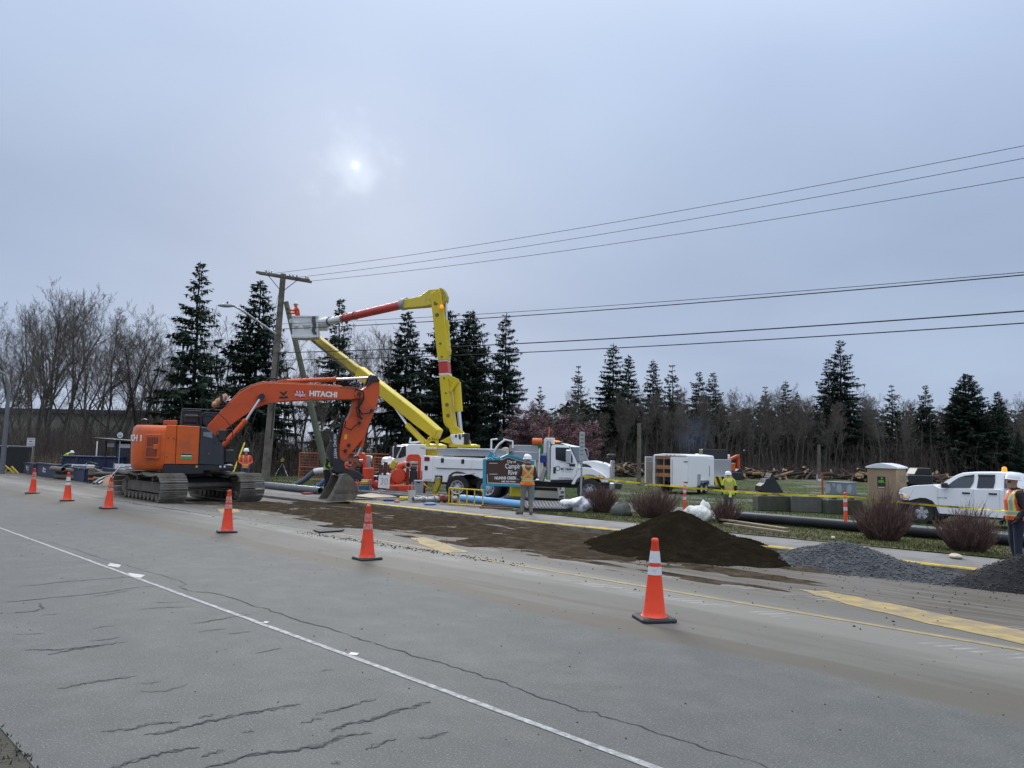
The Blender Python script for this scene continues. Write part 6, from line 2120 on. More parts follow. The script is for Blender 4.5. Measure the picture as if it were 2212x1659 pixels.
# worker bending behind the dark bin on the left
q = atY(152, 985, 52)
person('person in a lime vest bending down behind the dark blue bin on the left', (q.x - .5, q.y, zat(q.x, q.y)), R(-10), dict(waist=(.10, 0, 1.06), chest=(.33, 0, 1.22), shl=(.46, 0, 1.30), neck=(.54, 0, 1.33), head=(.66, 0, 1.32), lsh=(.46, .18, 1.28), rsh=(.46, -.18, 1.28), lel=(.52, .22, 1.0), rel=(.52, -.22, 1.0), lwr=(.62, .18, .76), rwr=(.62, -.18, .76)),
 dict(pants=M_NAVY, top=M_LIME, sleeve=M_LIME, boots=M_BBOOT, neck=M_BLKC), hgt=1.85)
# ================================================================ cones, posts, tape
M_CONE = mat('cone_orange', (0.95, 0.066, 0.016), 0.5, var=0.08, scale=5, dirt=(.45, .06, .025), dirt_amt=.35)
M_CONED = mat('scuffed_cone_orange', (0.90, 0.062, 0.018), 0.6, var=0.12, scale=5, dirt=(.30, .06, .035), dirt_amt=.6)
M_COLL = mat('reflective_collar', (0.66, 0.67, 0.68), 0.45, var=0.06, scale=12, dirt=(.40, .39, .38), dirt_amt=.35)
M_COLLD = mat('tattered_collar', (0.52, 0.51, 0.50), 0.55, var=0.1, scale=10, dirt=(.62, .10, .045), dirt_amt=1.05)
M_CBASE = mat('cone_base_black', (0.018, 0.018, 0.020), 0.7, var=0.2, scale=8)
def cone_parts(root, worn, collars=True, h=.91):
 body, coll = (M_CONED, M_COLLD) if worn else (M_CONE, M_COLL)
 b = MB()
 k = .205
 b.loft([[(x * s_, y * s_, z) for x, y in ((-k, -k * .8), (-k * .8, -k), (k * .8, -k), (k, -k * .8), (k, k * .8), (k * .8, k), (-k * .8, k), (-k, k * .8))] for s_, z in ((1, 0.0), (1, .028), (.9, .046))])
 b.build('base', M_CBASE, root, bevel=.004)
 def rr(z):
  return .128 - (.128 - .034) * (z - .046) / (h - .046)
 MB().lathe([(.150, .046), (.138, .06), (rr(.10), .10), (rr(h - .045), h - .045), (.040, h - .043), (.040, h - .015), (.030, h), (.018, h)], 24).build('cone_body', body, root, smooth=40)
 if collars:
  for z0, z1 in ((h * .70, h * .845), (h * .555, h * .655)):
   MB().lathe([(rr(z0) + .0035, z0), (rr(z1) + .0035, z1)], 24, cap=False).build('collar', coll, root, smooth=60)
cp = []
CG = 'large orange cones closing the lane'
for i, (x, y, worn, lab) in enumerate([(1413, 1342, 0, 'nearest orange cone on a black base, in front of the soil pile'), (793, 1211, 1, 'orange cone with tattered collars in front of the excavator bucket'), (490, 1153, 1, 'orange cone with ragged grey collar between the excavator tracks and the lane line'),
         (234, 1102, 1, 'dirty orange cone at the left end of the excavator track'), (145, 1085, 0, 'orange cone with two clean white collars left of the excavator'), (70, 1069, 1, 'farthest left orange cone, in front of the navy trench boxes')]):
 t = thing('traffic_cone', lab, 'cone', gpx(x, y - 3, 0.0), R((12, 40, 25, 48, 30, 15)[i]), CG)
 t.rotation_euler.x, t.rotation_euler.y = R((0, .8, -1.2, .9, 0, -.8)[i]), R((.5, -1.0, .8, 1.5, -.5, 1)[i])
 if i in (0, 1):
  cone_parts(t, worn)
  cp.append(t)
 else:
  src = cp[worn]
  for ch in src.children:
   link(ch.name.split('.')[0], ch.data, t)
for (x, y, h, coll, worn, lab) in [(1000, 1075, .84, True, 0, 'orange cone with white collars behind the yellow frame by the park sign'), (914, 1071, .62, False, 0, 'small plain red-orange cone beside the outrigger'), (857, 1066, .74, True, 1, 'faded cone with grey collars in front of the orange pump'), (239, 1024, .6, True, 1, 'short cone with white collars left of the excavator, beside a delineator')]:
 t = thing('traffic_cone', lab, 'cone', G(x, y), R(20), 'smaller cones among the gear')
 cone_parts(t, worn, coll, h)
M_DEL = mat('delineator_orange', (0.82, 0.07, 0.022), 0.5, var=0.05)
def delineator(x, y, h, lab, worn=False):
 t = thing('delineator_post', lab, 'delineator', G(x, y), 0, 'slim orange delineator posts')
 MB().lathe([(.19, 0), (.19, .03), (.10, .055), (.06, .06)], 8).build('base', M_CBASE, t)
 MB().lathe([(.055, .06), (.053, h - .16), (.050, h - .14), (.028, h - .12), (.028, h - .07), (.05, h - .06), (.05, h - .03), (.02, h)], 14).build('post', M_DEL, t, smooth=40)
 for z in (h * .78, h * .55):
  MB().lathe([(.0575, z - .055), (.0575, z + .055)], 14, cap=False).build('band', M_COLL, t, smooth=60)
 return t
delineator(1479, 1112, 1.12, 'orange and white delineator post standing behind the soil pile')
delineator(1827, 1143, 1.15, 'orange and white delineator post by the black pipe, left of a shrub')
for x, y, lab in [(207, 1027, 'delineator post draped with green rope, left of the bus shelter'), (232, 1026, 'middle delineator post with tape tied to it, left of the excavator'), (264, 1027, 'delineator post closest to the excavator counterweight')]:
 delineator(x, y, 1.02, lab)
M_TAPE = mat('caution_tape_yellow', (0.78, 0.58, 0.02), 0.45, var=0.05, scale=6)
def tape(name, pts, label, wd=.065, twist=0.0, words=True, sub=14):
 """thin ribbon hung between points with a little sag"""
 root = thing(name, label, 'caution tape', pts[0], 0, 'strips of yellow tape')
 P_ = []
 for a, b in zip(pts, pts[1:]):
  for i in range(sub):
   t = i / sub
   q = a.lerp(b, t)
   q.z -= .05 * (b - a).length / 5 * 4 * t * (1 - t)
   P_.append(q)
 P_.append(pts[-1])
 mb = MB()
 for i, q in enumerate(P_):
  d = (P_[min(i + 1, len(P_) - 1)] - P_[max(0, i - 1)]).normalized()
  nn = Vector((0, 0, 1))
  nn = (nn - d * nn.dot(d)).normalized()
  s_ = d.cross(nn)
  a = twist * math.sin(i * .37) + .25 * math.sin(i * .9)
  o = (nn * math.cos(a) + s_ * math.sin(a)) * wd / 2
  mb.v += [tuple(q - o - pts[0]), tuple(q + o - pts[0])]
 for i in range(len(P_) - 1):
  mb.f.append([2 * i, 2 * i + 1, 2 * i + 3, 2 * i + 2])
  mb.mi.append(0)
 mb.build('ribbon', M_TAPE, root)
 if words:
  for i in range(2, len(P_) - 3, 3):
   d = (P_[i + 1] - P_[i]).normalized()
   if d.x < 0:
    d = -d
   nn = (Vector((0, 0, 1)) - d * d.z).normalized()
   f = d.cross(nn)
   q = P_[i].lerp(P_[i + 1], .5) - pts[0] + f * .012
   Mt = Matrix(((d.x, nn.x, f.x, q.x), (d.y, nn.y, f.y, q.y), (d.z, nn.z, f.z, q.z), (0, 0, 0, 1)))
   text_obj('CAUTION', .062, .0005, M_LET_B, root, Mt, bold=.001)
 return root
tA = atY(1258, 1028, 29.9)
tB = Vector(G(1479, 1112)) + Vector((0, -.06, 1.03))
tC = Vector(G(1827, 1143)) + Vector((0, -.06, 1.02))
tD = gpx(2196, 1104, .55)
tD = atY(2230, 1106, 21.5)
# sign post the tape is tied to
spb = Vector((atY(1254, 1080, 29.9).x, 29.9, zat(atY(1254, 1080, 29.9).x, 29.9)))
sgp = thing('sign_post', 'slim grey steel post with a narrow sign, in front of the truck cab', 'sign post', spb)
tpz = atY(1258, 948, 29.9) - spb
MB().bar((0, 0, 0), tpz, .07, .05, up=(0, 1, 0)).build('post', M_GALV, sgp)
q = atY(*ZC(1097, 200), 29.86) - spb
sp_ = MB().bx(q.x - .10, q.x + .10, q.y - .008, q.y + .004, q.z - .55, q.z + .57).build('sign_plate', mat('sign_back_grey', (.42, .44, .43), .5, .2, var=.08), sgp, bevel=.003)
for k in range(6):
 MB().bx(q.x - .06, q.x + .06, q.y - .012, q.y - .0085, q.z + .42 - k * .15, q.z + .48 - k * .15).build('sign_mark', mat('mark_grey', (.20, .21, .21), .6), sp_)
tape('caution_tape', [tA, tB], 'yellow caution tape from the sign post to the post behind the soil pile')
tape('caution_tape', [tB, tC], 'yellow caution tape between the two delineator posts on the right')
tape('caution_tape', [tC, tD], 'yellow caution tape from the right delineator past the pickup', twist=.9)
tape('caution_tape', [G(232, 1026) + Vector((0, 0, .95)), G(264, 1027) + Vector((0, 0, .95))], 'short yellow tape between two posts left of the excavator', words=False)
tape('caution_tape', [G(175, 1027) + Vector((0, 0, .92)), G(232, 1026) + Vector((0, 0, .97))], 'yellow tape running left to the bin from the middle post', words=False)
tape('caution_tape', [atY(*ZP(620, 880), 36), atY(*ZP(1200, 1010), 34.5), atY(*ZP(1580, 1305), 33)], 'loose yellow tape sagging from the pump over the small cone', words=False, twist=.6)
# ================================================================ park sign
q = G(1030, 1088)
PS = Frame(q.x, q.y, q.z, R(17))
ps_ = thing('park_sign', 'brown and teal wooden city park sign with white lettering', 'sign', PS.o, R(17))
M_TEAL = mat('teal_paint', (0.035, 0.29, 0.40), 0.5, var=0.08, scale=3)
M_BRN = mat('brown_stain', (0.075, 0.032, 0.020), 0.6, var=0.2, scale=4, bump=.3, bscale=12)
M_SIGNW = mat('cream_letter', (0.78, 0.77, 0.72), 0.5, var=0.03)
PP = lambda pts, y=0.0: PS.poly(Z4, pts, y)
for pts in ([(1010, 645), (1012, 318), (1032, 312), (1030, 645)], [(1392, 690), (1390, 330), (1414, 326), (1412, 690)]):
 MB().prism(PP(pts), -.05, .09).build('post', M_TEAL, ps_, bevel=.008)
brd = MB().prism(PP([(1034, 512), (1036, 325), (1145, 322), (1210, 292), (1388, 352), (1390, 525)]), -.02, .05).build('board', M_BRN, ps_)
MB().prism(PP([(1028, 528), (1030, 511), (1392, 524), (1392, 540)]), -.055, .07).build('rail', M_TEAL, ps_, bevel=.006)
MB().prism(PP([(1140, 318), (1142, 306), (1207, 276), (1392, 328), (1392, 346), (1208, 296)]), -.055, .07).build('gable_rail', M_TEAL, ps_, bevel=.006)
mtn = MB().prism(PP([(1040, 328), (1048, 290), (1068, 252), (1082, 272), (1096, 292), (1106, 278), (1122, 300), (1140, 296), (1145, 326)]), -.05, .03).build('mountain_emblem', M_TEAL, ps_, bevel=.004)
wv = [PS.pt(Z4(x, y), -.055) for x, y in ((1046, 316), (1062, 306), (1080, 312), (1090, 325))]
MB().tube(wv, .018, 6).build('wave_line', mat('pale_teal', (.45, .70, .74), .5), mtn, smooth=60)
wv = [PS.pt(Z4(x, y), -.055) for x, y in ((1082, 290), (1096, 305), (1112, 303), (1130, 312))]
MB().tube(wv, .014, 6).build('wave_line', MATS['pale_teal'], mtn, smooth=60)
for pts in ([(1046, 508), (1042, 438)], [(1046, 506), (1290, 515)], [(1150, 326), (1208, 302), (1350, 344)], [(1370, 350), (1372, 516), (1290, 515)]):
 MB().tube([PS.pt(Z4(*p_), -.022) for p_ in pts], .013, 5).build('border_line', M_SIGNW, brd)
for y in (350, 436):
 a, b = PS.pt(Z4(1058, y), -.022), PS.pt(Z4(1124, y), -.022)
 MB().bar(a, b, .01, .018).build('rule', M_SIGNW, brd)
def stext(s_, x, y, size, xs=1.0, bold=.0):
 v = PS.pt(Z4(x, y), -.026)
 text_obj(s_, size, .004, M_SIGNW, brd, side_M(v.x, -.026, v.z, R(.6)), xs=xs, bold=bold)
stext('City of', 1235, 338, .155, .85, .003)
stext('Campbell', 1262, 375, .27, .80, .004)
stext('River', 1252, 425, .27, .82, .004)
stext('NUNNS CREEK PARK', 1222, 468, .155, .86, .006)
stext('1465 16th Avenue', 1210, 495, .088, .9, .003)
# ================================================================ pickup on the right
q = G(*Z6(1140, 962))
RH = math.atan2(UY, UX)
hv, lv = Vector((UX, UY, 0)), Vector((-UY, UX, 0))     # forward, left (left faces the camera)
o_ = q - lv * .98
RF = Frame(o_.x, o_.y, q.z, RH)
pk = thing('pickup_truck', 'white crew cab pickup with an amber roof beacon parked on the gravel', 'pickup', RF.o, RH)
yp = .98
RP = lambda pts, y=yp: RF.poly(Z6, pts, y)
M_PKW = mat('pickup_white', (0.87, 0.87, 0.86), 0.22, var=0.015, scale=1, spec=.6)
def lofty(polys):
 """side profile drawn out through several y stations with inset: [(y, inset factor)]"""
def body_side(name, pts, stations, m, parent=pk, bevel=.02):
 base = RP(pts)
 cx, cz = sum(p[0] for p in base) / len(base), min(p[1] for p in base)
 rings = []
 for y, sx, sz in stations:
  rings.append([(cx + (x - cx) * sx, y, cz + (z - cz) * sz) for x, z in base])
 return MB().loft(rings).build(name, m, parent, smooth=40)
low_pts = [(905, 640), (905, 610), (945, 585), (1060, 562), (1260, 552), (1330, 592), (1960, 603), (2005, 612), (2340, 625), (2420, 640), (2430, 900), (2010, 905), (1330, 855), (1318, 850), (1290, 770), (1250, 720), (1185, 692), (1120, 688), (1060, 702), (1010, 715), (955, 710), (910, 690)]
bs = body_side('body', low_pts, [(-.98, .985, .985), (-.94, 1, 1), (.94, 1, 1), (.98, .988, .985)], M_PKW)
gh_pts = [(1300, 590), (1310, 570), (1400, 510), (1490, 455), (1560, 428), (1700, 418), (1900, 418), (2040, 428), (2095, 442), (2118, 465), (2125, 605), (1960, 603)]
ghb = RP(gh_pts, yp - .12)
zb_ = min(p[1] for p in ghb)
zt_ = max(p[1] for p in ghb)
rings = []
for y, k_ in ((-.86, 0), (-.93, 1), (.93, 1), (.86, 0)):
 pass
MBg = MB()
rings = []
for f_ in (-1, -.92, .92, 1):
 rings.append([(x, f_ * (.95 - .20 * (z - zb_) / (zt_ - zb_)) * (1 if abs(f_) < .95 else 1.0), z - (.05 * (z - zb_) if abs(f_) == 1 else 0)) for x, z in ghb])
MBg.loft(rings).build('cabin', M_PKW, pk, smooth=40)
def win(pts, m, name='window', dy=.012, thick=.006):
 q_ = RP(pts, yp - .14)
 mb = MB()
 vs = []
 for x, z in q_:
  yy = (.95 - .20 * (z - zb_) / (zt_ - zb_)) + dy
  vs.append((x, yy, z))
 n = len(vs)
 mb.add(vs + [(x, y - thick, z) for x, y, z in vs], [tuple(range(n)), tuple(reversed(range(n, 2 * n)))] + [(i, (i + 1) % n, (i + 1) % n + n, i + n) for i in range(n)])
 return mb.build(name, m, pk)
M_TINT = mat('tinted_glass', (0.06, 0.072, 0.078), 0.08, var=0.0, spec=.6)
M_TINTD = mat('dark_tinted_glass', (0.03, 0.033, 0.036), 0.10, var=0.0, spec=.6)
win([(1392, 588), (1470, 520), (1530, 480), (1600, 458), (1690, 448), (1688, 530), (1655, 586)], M_TINT, dy=.024)
win([(1728, 588), (1735, 450), (1905, 452), (1912, 530), (1900, 590)], M_TINTD, dy=.024)
win([(2012, 592), (2005, 462), (2075, 460), (2118, 470), (2122, 595)], M_TINT, dy=.024)
win([(1540, 474), (1690, 446), (1692, 460), (1600, 470)], M_BLK, 'rain_guard', dy=.05)
win([(1728, 466), (1732, 446), (1910, 448), (1912, 466)], M_BLK, 'rain_guard', dy=.05)
for x0, y0, x1, y1 in ((1303, 600, 1322, 840), (1680, 600, 1676, 850), (1955, 610, 1960, 800), (2007, 612, 2012, 880)):
 a, b = RF.pt(Z6(x0, y0), yp + .001), RF.pt(Z6(x1, y1), yp + .001)
 MB().bar(a, b, .003, .012, up=(0, 1, 0)).build('panel_seam', M_GAP, pk)
for x0, x1, y in ((1565, 1648, 640), (1843, 1930, 648)):
 a, b = RF.pt(Z6(x0, y), yp), RF.pt(Z6(x1, y), yp)
 MB().bx(*sorted((a.x, b.x)), yp, yp + .035, a.z - .032, a.z + .028).build('door_handle', M_BLK, pk, bevel=.01)
v = RF.pt(Z6(1378, 562), yp + .12)
MB().bx(v.x - .10, v.x + .08, yp + .02, yp + .26, v.z - .09, v.z + .10).build('side_mirror', M_BLK, pk, bevel=.03)
# bumper, headlamp, grille
hx = RF.pix(Z6(905, 660), yp)[0]
MB().bx(hx - .22, hx + .10, -.92, .93, RF.pix(Z6(960, 800), yp)[1] - .04, RF.pix(Z6(960, 715), yp)[1] - .02).build('bumper', M_BLK, pk, bevel=.05)
MB().prism(RP([(905, 640), (945, 642), (985, 668), (995, 705), (915, 700)], yp), yp - .15, yp + .008).build('headlamp', M_ALU, pk, bevel=.01)
MB().prism(RP([(950, 652), (982, 670), (985, 695), (955, 685)], yp), yp + .0085, yp + .013).build('turn_lamp', M_AMB, pk)
MB().bx(hx - .03, hx + .03, -.62, .62, RF.pix(Z6(930, 700), yp)[1], RF.pix(Z6(930, 610), yp)[1]).build('grille', M_BLK, pk, bevel=.02)
# sill and arches
MB().prism(RP([(1318, 852), (2000, 905), (2000, 925), (1330, 880)], yp - .05), -.9, yp - .05).build('sill', M_BLK, pk)
MB().prism(RP([(1010, 715), (1060, 702), (1120, 688), (1185, 692), (1250, 720), (1290, 770), (1318, 850), (1300, 900), (1000, 860)], yp - .10), -.85, yp - .10).build('wheel_well', M_BLK, pk)
wr_ = .40
wxs = RF.pix(Z6(1142, 852), yp)[0]
for x in (wxs, wxs - 3.55):
 for y in (-.86, .86):
  o = 1 if y > 0 else -1
  t = MB().lathe([(wr_ * .62, -.13), (wr_ * .93, -.13), (wr_, -.08), (wr_, .08), (wr_ * .93, .13), (wr_ * .62, .13), (wr_ * .60, 0), (wr_ * .62, -.13)], 32, (0, 0, 0), 'y', False).build('wheel', M_TYRE, pk, smooth=35, loc=(x, y, wr_ - .0))
  MB().lathe([(wr_ * .63, o * .12), (wr_ * .60, o * .135), (wr_ * .57, o * .11), (wr_ * .55, o * .03), (.02, o * .03)], 30, (0, 0, 0), 'y').build('rim', M_GAP, t, smooth=40)
  sp__ = MB()
  for k in range(5):
   a = k * 2 * math.pi / 5 + .3
   ca, sa = math.cos(a), math.sin(a)
   w0, w1 = .055, .045
   pts_ = [(ca * .05 - sa * w0, sa * .05 + ca * w0), (ca * wr_ * .58 - sa * w1 * 1.6, sa * wr_ * .58 + ca * w1 * 1.6), (ca * wr_ * .58 + sa * w1 * 1.6, sa * wr_ * .58 - ca * w1 * 1.6), (ca * .05 + sa * w0, sa * .05 - ca * w0)]
   s2 = MB().prism(pts_, o * .07, o * .125).build('spoke', M_ALU, t, bevel=.008)
  MB().lathe([(.001, o * .05), (.055, o * .05), (.05, o * .135), (.001, o * .14)], 14, (0, 0, 0), 'y').build('hub_cap', M_ALU, t, smooth=40)
v = RF.pt(Z6(2008, 418), 0)
MB().lathe([(.10, -.02), (.11, .02), (.10, .04), (.085, .05), (.08, .15), (.05, .19), (.01, .2)], 16, (v.x, 0, v.z - .02)).build('amber_beacon', M_AMB, pk, smooth=40)
v = RF.pt(Z6(1353, 692), yp)
text_obj('RAM 1500', .075, .002, M_LET_B, pk, Matrix.Translation((v.x, yp + .004, v.z)) @ Matrix(((-1, 0, 0, 0), (0, 0, 1, 0), (0, 1, 0, 0), (0, 0, 0, 1))))
MB().bx(-3.9, 1.0, -.4, .4, .35, .5).build('underbody', M_BLK, pk)
# ================================================================ portable toilet
q = G(1918, 1119)
pt = thing('portable_toilet', 'tan portable toilet with a white roof behind the pickup bonnet', 'portable toilet', q, R(-44))
M_TAN = mat('tan_plastic', (0.32, 0.225, 0.135), 0.6, var=0.06, scale=2, dirt=(.26, .18, .11), dirt_amt=.3)
hw, hd_, hh = .56, .58, 1.98
MB().bx(-hw - .02, hw + .02, -hd_ - .02, hd_ + .02, 0, .16).build('skid', M_BLK, pt, bevel=.01)
MB().bx(-hw, hw, -hd_, hd_, .162, hh).build('shell', M_TAN, pt, bevel=.03)
rf_ = MB()
prof = [(-hw - .06, hh + .002), (-hw - .05, hh + .07), (-.30, hh + .17), (0, hh + .22), (.30, hh + .17), (hw + .05, hh + .07), (hw + .06, hh + .002)]
rf_.prism(prof, -hd_ - .07, hd_ + .07).build('roof', mat('translucent_white', (.70, .71, .72), .45, var=.04), pt, bevel=.025, seg=2)
dr = MB().prism([(-.40, .2), (.40, .2), (.40, 1.62), (.26, 1.85), (-.26, 1.85), (-.40, 1.62)], -hd_ - .018, -hd_ - .001).build('door', M_TAN, pt, bevel=.01)
MB().prism([(-.30, .95), (0, .72), (.30, .95), (.30, 1.55), (.2, 1.72), (-.2, 1.72), (-.30, 1.55)], -hd_ - .026, -hd_ - .0185).build('door_relief', M_TAN, dr, bevel=.004)
MB().prism([(-.27, .98), (0, .77), (.27, .98), (.27, 1.53), (.18, 1.68), (-.18, 1.68), (-.27, 1.53)], -hd_ - .030, -hd_ - .0265).build('door_inset', M_TAN, dr, bevel=.002)
MB().bx(-.17, .14, -hd_ - .036, -hd_ - .0305, 1.28, 1.66).build('notice', M_LET_B, dr)
text_obj('GFL', .14, .002, mat('leaf_green', (.16, .55, .03), .5, var=0, emit=.05), dr, side_M(-.015, -hd_ - .038, 1.46), bold=.004)
MB().prism([(-.02, 1.54), (.02, 1.58), (.05, 1.56), (.03, 1.60), (.04, 1.63), (.0, 1.61), (-.03, 1.63), (-.02, 1.58)], -hd_ - .040, -hd_ - .0365).build('leaf_mark', MATS['leaf_green'], dr)
MB().bx(-.17, .14, -hd_ - .036, -hd_ - .0305, 1.19, 1.265).build('notice', M_LET_B, dr)
MB().bx(-.14, .11, -hd_ - .039, -hd_ - .0365, 1.215, 1.24).build('notice_text', M_LET_W, dr)
MB().bx(.27, .35, -hd_ - .05, -hd_ - .0185, .80, .93).build('door_lock', M_BLK, dr, bevel=.01)
MB().bx(hw + .001, hw + .02, -.38, .38, .3, 1.8).build('side_relief', M_TAN, pt, bevel=.008)
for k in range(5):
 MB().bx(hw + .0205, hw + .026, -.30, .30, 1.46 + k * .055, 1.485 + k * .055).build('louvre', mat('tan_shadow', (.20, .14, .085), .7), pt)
# ================================================================ cargo trailer with open rear door
q = G(1488, 1069)
TH = R(55)
tw, tl = 2.35, 4.3
fw_ = Vector((math.cos(TH), math.sin(TH), 0))
lf_ = Vector((-math.sin(TH), math.cos(TH), 0))
o_ = Vector(q) + lf_ * (tw / 2)
tr = thing('cargo_trailer', 'white enclosed cargo trailer with one rear door open and shelves inside', 'trailer', o_, TH)
z0, z1 = .45, 2.30
xw_ = tw / 2
M_TRL = mat('trailer_white', (0.86, 0.86, 0.85), 0.35, var=0.03, scale=1)
M_PLY = mat('plywood', (.36, .22, .12), .8, var=.15, scale=3)
for nm, a in (('side_wall', (0, tl, -xw_, -xw_ + .05)), ('side_wall', (0, tl, xw_ - .05, xw_)), ('front_wall', (tl - .05, tl, -xw_ + .051, xw_ - .051))):
 MB().bx(*a, z0, z1).build(nm, M_TRL, tr, bevel=.01)
MB().bx(.0, tl - .06, -xw_ + .051, xw_ - .051, z0, z0 + .06).build('floor', M_PLY, tr)
rfp = [(-xw_ - .01, z1 + .002), (-xw_ + .05, z1 + .10), (-.5, z1 + .17), (.5, z1 + .17), (xw_ - .05, z1 + .10), (xw_ + .01, z1 + .002)]
MB().prismx(rfp, -.02, tl).build('roof', M_TRL, tr, bevel=.03)
for y0, y1 in ((-xw_ + .051, -xw_ + .12), (xw_ - .12, xw_ - .051)):
 MB().bx(-.03, .04, y0, y1, z0, z1).build('door_post', M_TRL, tr)
d1 = MB().bx(-.075, -.032, -xw_ + .06, -.005, z0 + .03, z1 - .03).build('rear_door', M_TRL, tr, bevel=.008)
for zz2 in (z0 + .3, z1 - .3):
 MB().bx(-.095, -.0755, -xw_ + .04, -xw_ + .30, zz2 - .03, zz2 + .03).build('hinge', M_GAP, d1)
MB().bx(-.10, -.0755, -.14, -.11, z0 + .2, z1 - .2).build('lock_bar', M_GALV, d1)
# open leaf swung back flush with the far side
d2 = MB().bx(-1.12, -.03, xw_ + .01, xw_ + .05, z0 + .03, z1 - .03).build('rear_door', M_TRL, tr, bevel=.008)
MB().bx(-1.06, -.10, xw_ - .001, xw_ + .0095, z0 + .15, z1 - .36).build('door_lining', mat('grubby_board', (.30, .24, .20), .8, var=.3, scale=3), d2)
MB().bx(-1.06, -.10, xw_ - .001, xw_ + .0095, z1 - .34, z1 - .06).build('door_lining', M_GALV, d2)
for zz2 in (.62, 1.10, 1.72):
 MB().bx(.05, .65, .02, xw_ - .06, z0 + zz2 - .03, z0 + zz2).build('shelf', M_PLY, tr)
 MB().bx(.05, .08, .02, xw_ - .06, z0 + zz2, z0 + zz2 + .20).build('shelf_front', mat('shelf_orange_ply', (.42, .19, .07), .8, var=.15), tr)
MB().bx(.04, .10, .45, .51, z0 + .06, z1).build('shelf_upright', M_PLY, tr)
MB().bx(tl * .32, tl * .32 + .55, -xw_ - .012, -xw_ - .001, z0 + .32, z0 + .78).build('side_vent', M_GALV, tr, bevel=.005)
d3 = MB().bx(tl * .78, tl * .97, -xw_ - .02, -xw_ - .001, z0 + .06, z1 - .1).build('side_door', M_TRL, tr, bevel=.008)
MB().bx(tl * .79, tl * .80, -xw_ - .035, -xw_ - .0205, z0 + .6, z0 + 1.3).build('door_bar', M_BLK, d3)
for k in (-.25, 0, .25):
 MB().bx(-.035, -.0205, k - .06, k + .06, z1 + .06, z1 + .10).build('marker_light', M_RED, tr)
for x in (tl * .42, tl * .42 + .78):
 for y in (-xw_ - .02, xw_ + .02):
  o = 1 if y > 0 else -1
  t = MB().lathe([(.20, -.1), (.33, -.1), (.35, -.06), (.35, .06), (.33, .1), (.20, .1), (.19, 0), (.20, -.1)], 22, (0, 0, 0), 'y', False).build('wheel', M_TYRE, tr, smooth=35, loc=(x, y, .35))
  MB().lathe([(.21, o * .09), (.18, o * .08), (.06, o * .04), (.02, o * .06)], 20, (0, 0, 0), 'y', False).build('rim', M_RIM, t, smooth=40)
MB().prism([(tl * .42 - .45, .55), (tl * .42 - .40, .85), (tl * .42 + 1.15, .85), (tl * .42 + 1.22, .55), (tl * .42 + 1.15, .55), (tl * .42 + 1.1, .78), (tl * .42 - .33, .78), (tl * .42 - .38, .55)], -xw_ - .18, -xw_ - .002).build('mudguard', M_GALV, tr)
MB().bx(.1, tl + .9, -.06, .06, .32, .445).build('drawbar', M_BLK, tr)
# flat-deck truck beyond the trailer
q = atY(1553, 1050, 57)
ft = thing('deck_truck', 'small white deck truck with striped tail beyond the trailer', 'truck', (q.x, q.y, zat(q.x, q.y)), R(84))
MB().bx(0, 4.0, -1.0, 1.0, .75, .95).build('deck', M_TRW, ft, bevel=.01)
MB().bx(.3, 1.7, -.95, .9, .952, 2.2).build('grey_locker', M_GALV, ft, bevel=.02)
MB().bx(1.8, 3.9, -.95, .9, .952, 2.95).build('steel_rack', M_BLK, ft, bevel=.02)
MB().bx(4.1, 5.7, -1.0, 1.0, .7, 2.6).build('cab', M_TRW, ft, bevel=.08)
tb = MB().bx(-.04, -.001, -1.0, 1.0, .35, .95).build('tail_board', M_YEL, ft)
for k in range(5):
 MB().prismx([(-.95 + k * .4, .352), (-.75 + k * .4, .352), (-.55 + k * .4, .948), (-.75 + k * .4, .948)], -.05, -.0405).build('black_stripe', M_LET_B, tb)
for x in (1.0, 4.8):
 for y in (-.9, .9):
  MB().lathe([(.05, -.14), (.42, -.14), (.42, .14), (.05, .14)], 20, (x, y, .42), 'y').build('wheel', M_TYRE, ft, smooth=35)
# far excavator by the log piles
q = atY(1580, 1035, 84)
FE = Frame(q.x, q.y, zat(q.x, q.y), R(8))
fe = thing('far_excavator', 'small orange excavator working far off by the log piles', 'excavator', FE.o, R(8))
FP = lambda pts, y=0.0: FE.poly(Z5, pts, y)
for y in (-1.2, .7):
 MB().prism([(-2.5, .05), (.6, .05), (.9, .4), (.6, .8), (-2.5, .8), (-2.8, .4)], y, y + .55).build('track', M_BLK, fe, bevel=.05)
MB().bx(-2.4, .0, -1.1, 1.1, .95, 1.8).build('house', M_OR, fe, bevel=.08)
MB().bx(-1.3, -.1, .0, 1.05, 1.802, 2.7).build('cab', M_WHITE, fe, bevel=.08)
MB().prism(FP([(1020, 400), (1030, 350), (1105, 312), (1125, 308), (1128, 325), (1050, 362), (1032, 405)]), -.25, .25).build('boom', M_OR2, fe, bevel=.02)
MB().prism(FP([(1108, 312), (1130, 312), (1132, 435), (1116, 435)]), -.18, .18).build('arm', M_OR2, fe, bevel=.02)
MB().prism(FP([(1112, 432), (1136, 432), (1140, 455), (1115, 470), (1085, 455)]), -.5, .5).build('bucket', M_BLK, fe, bevel=.03)
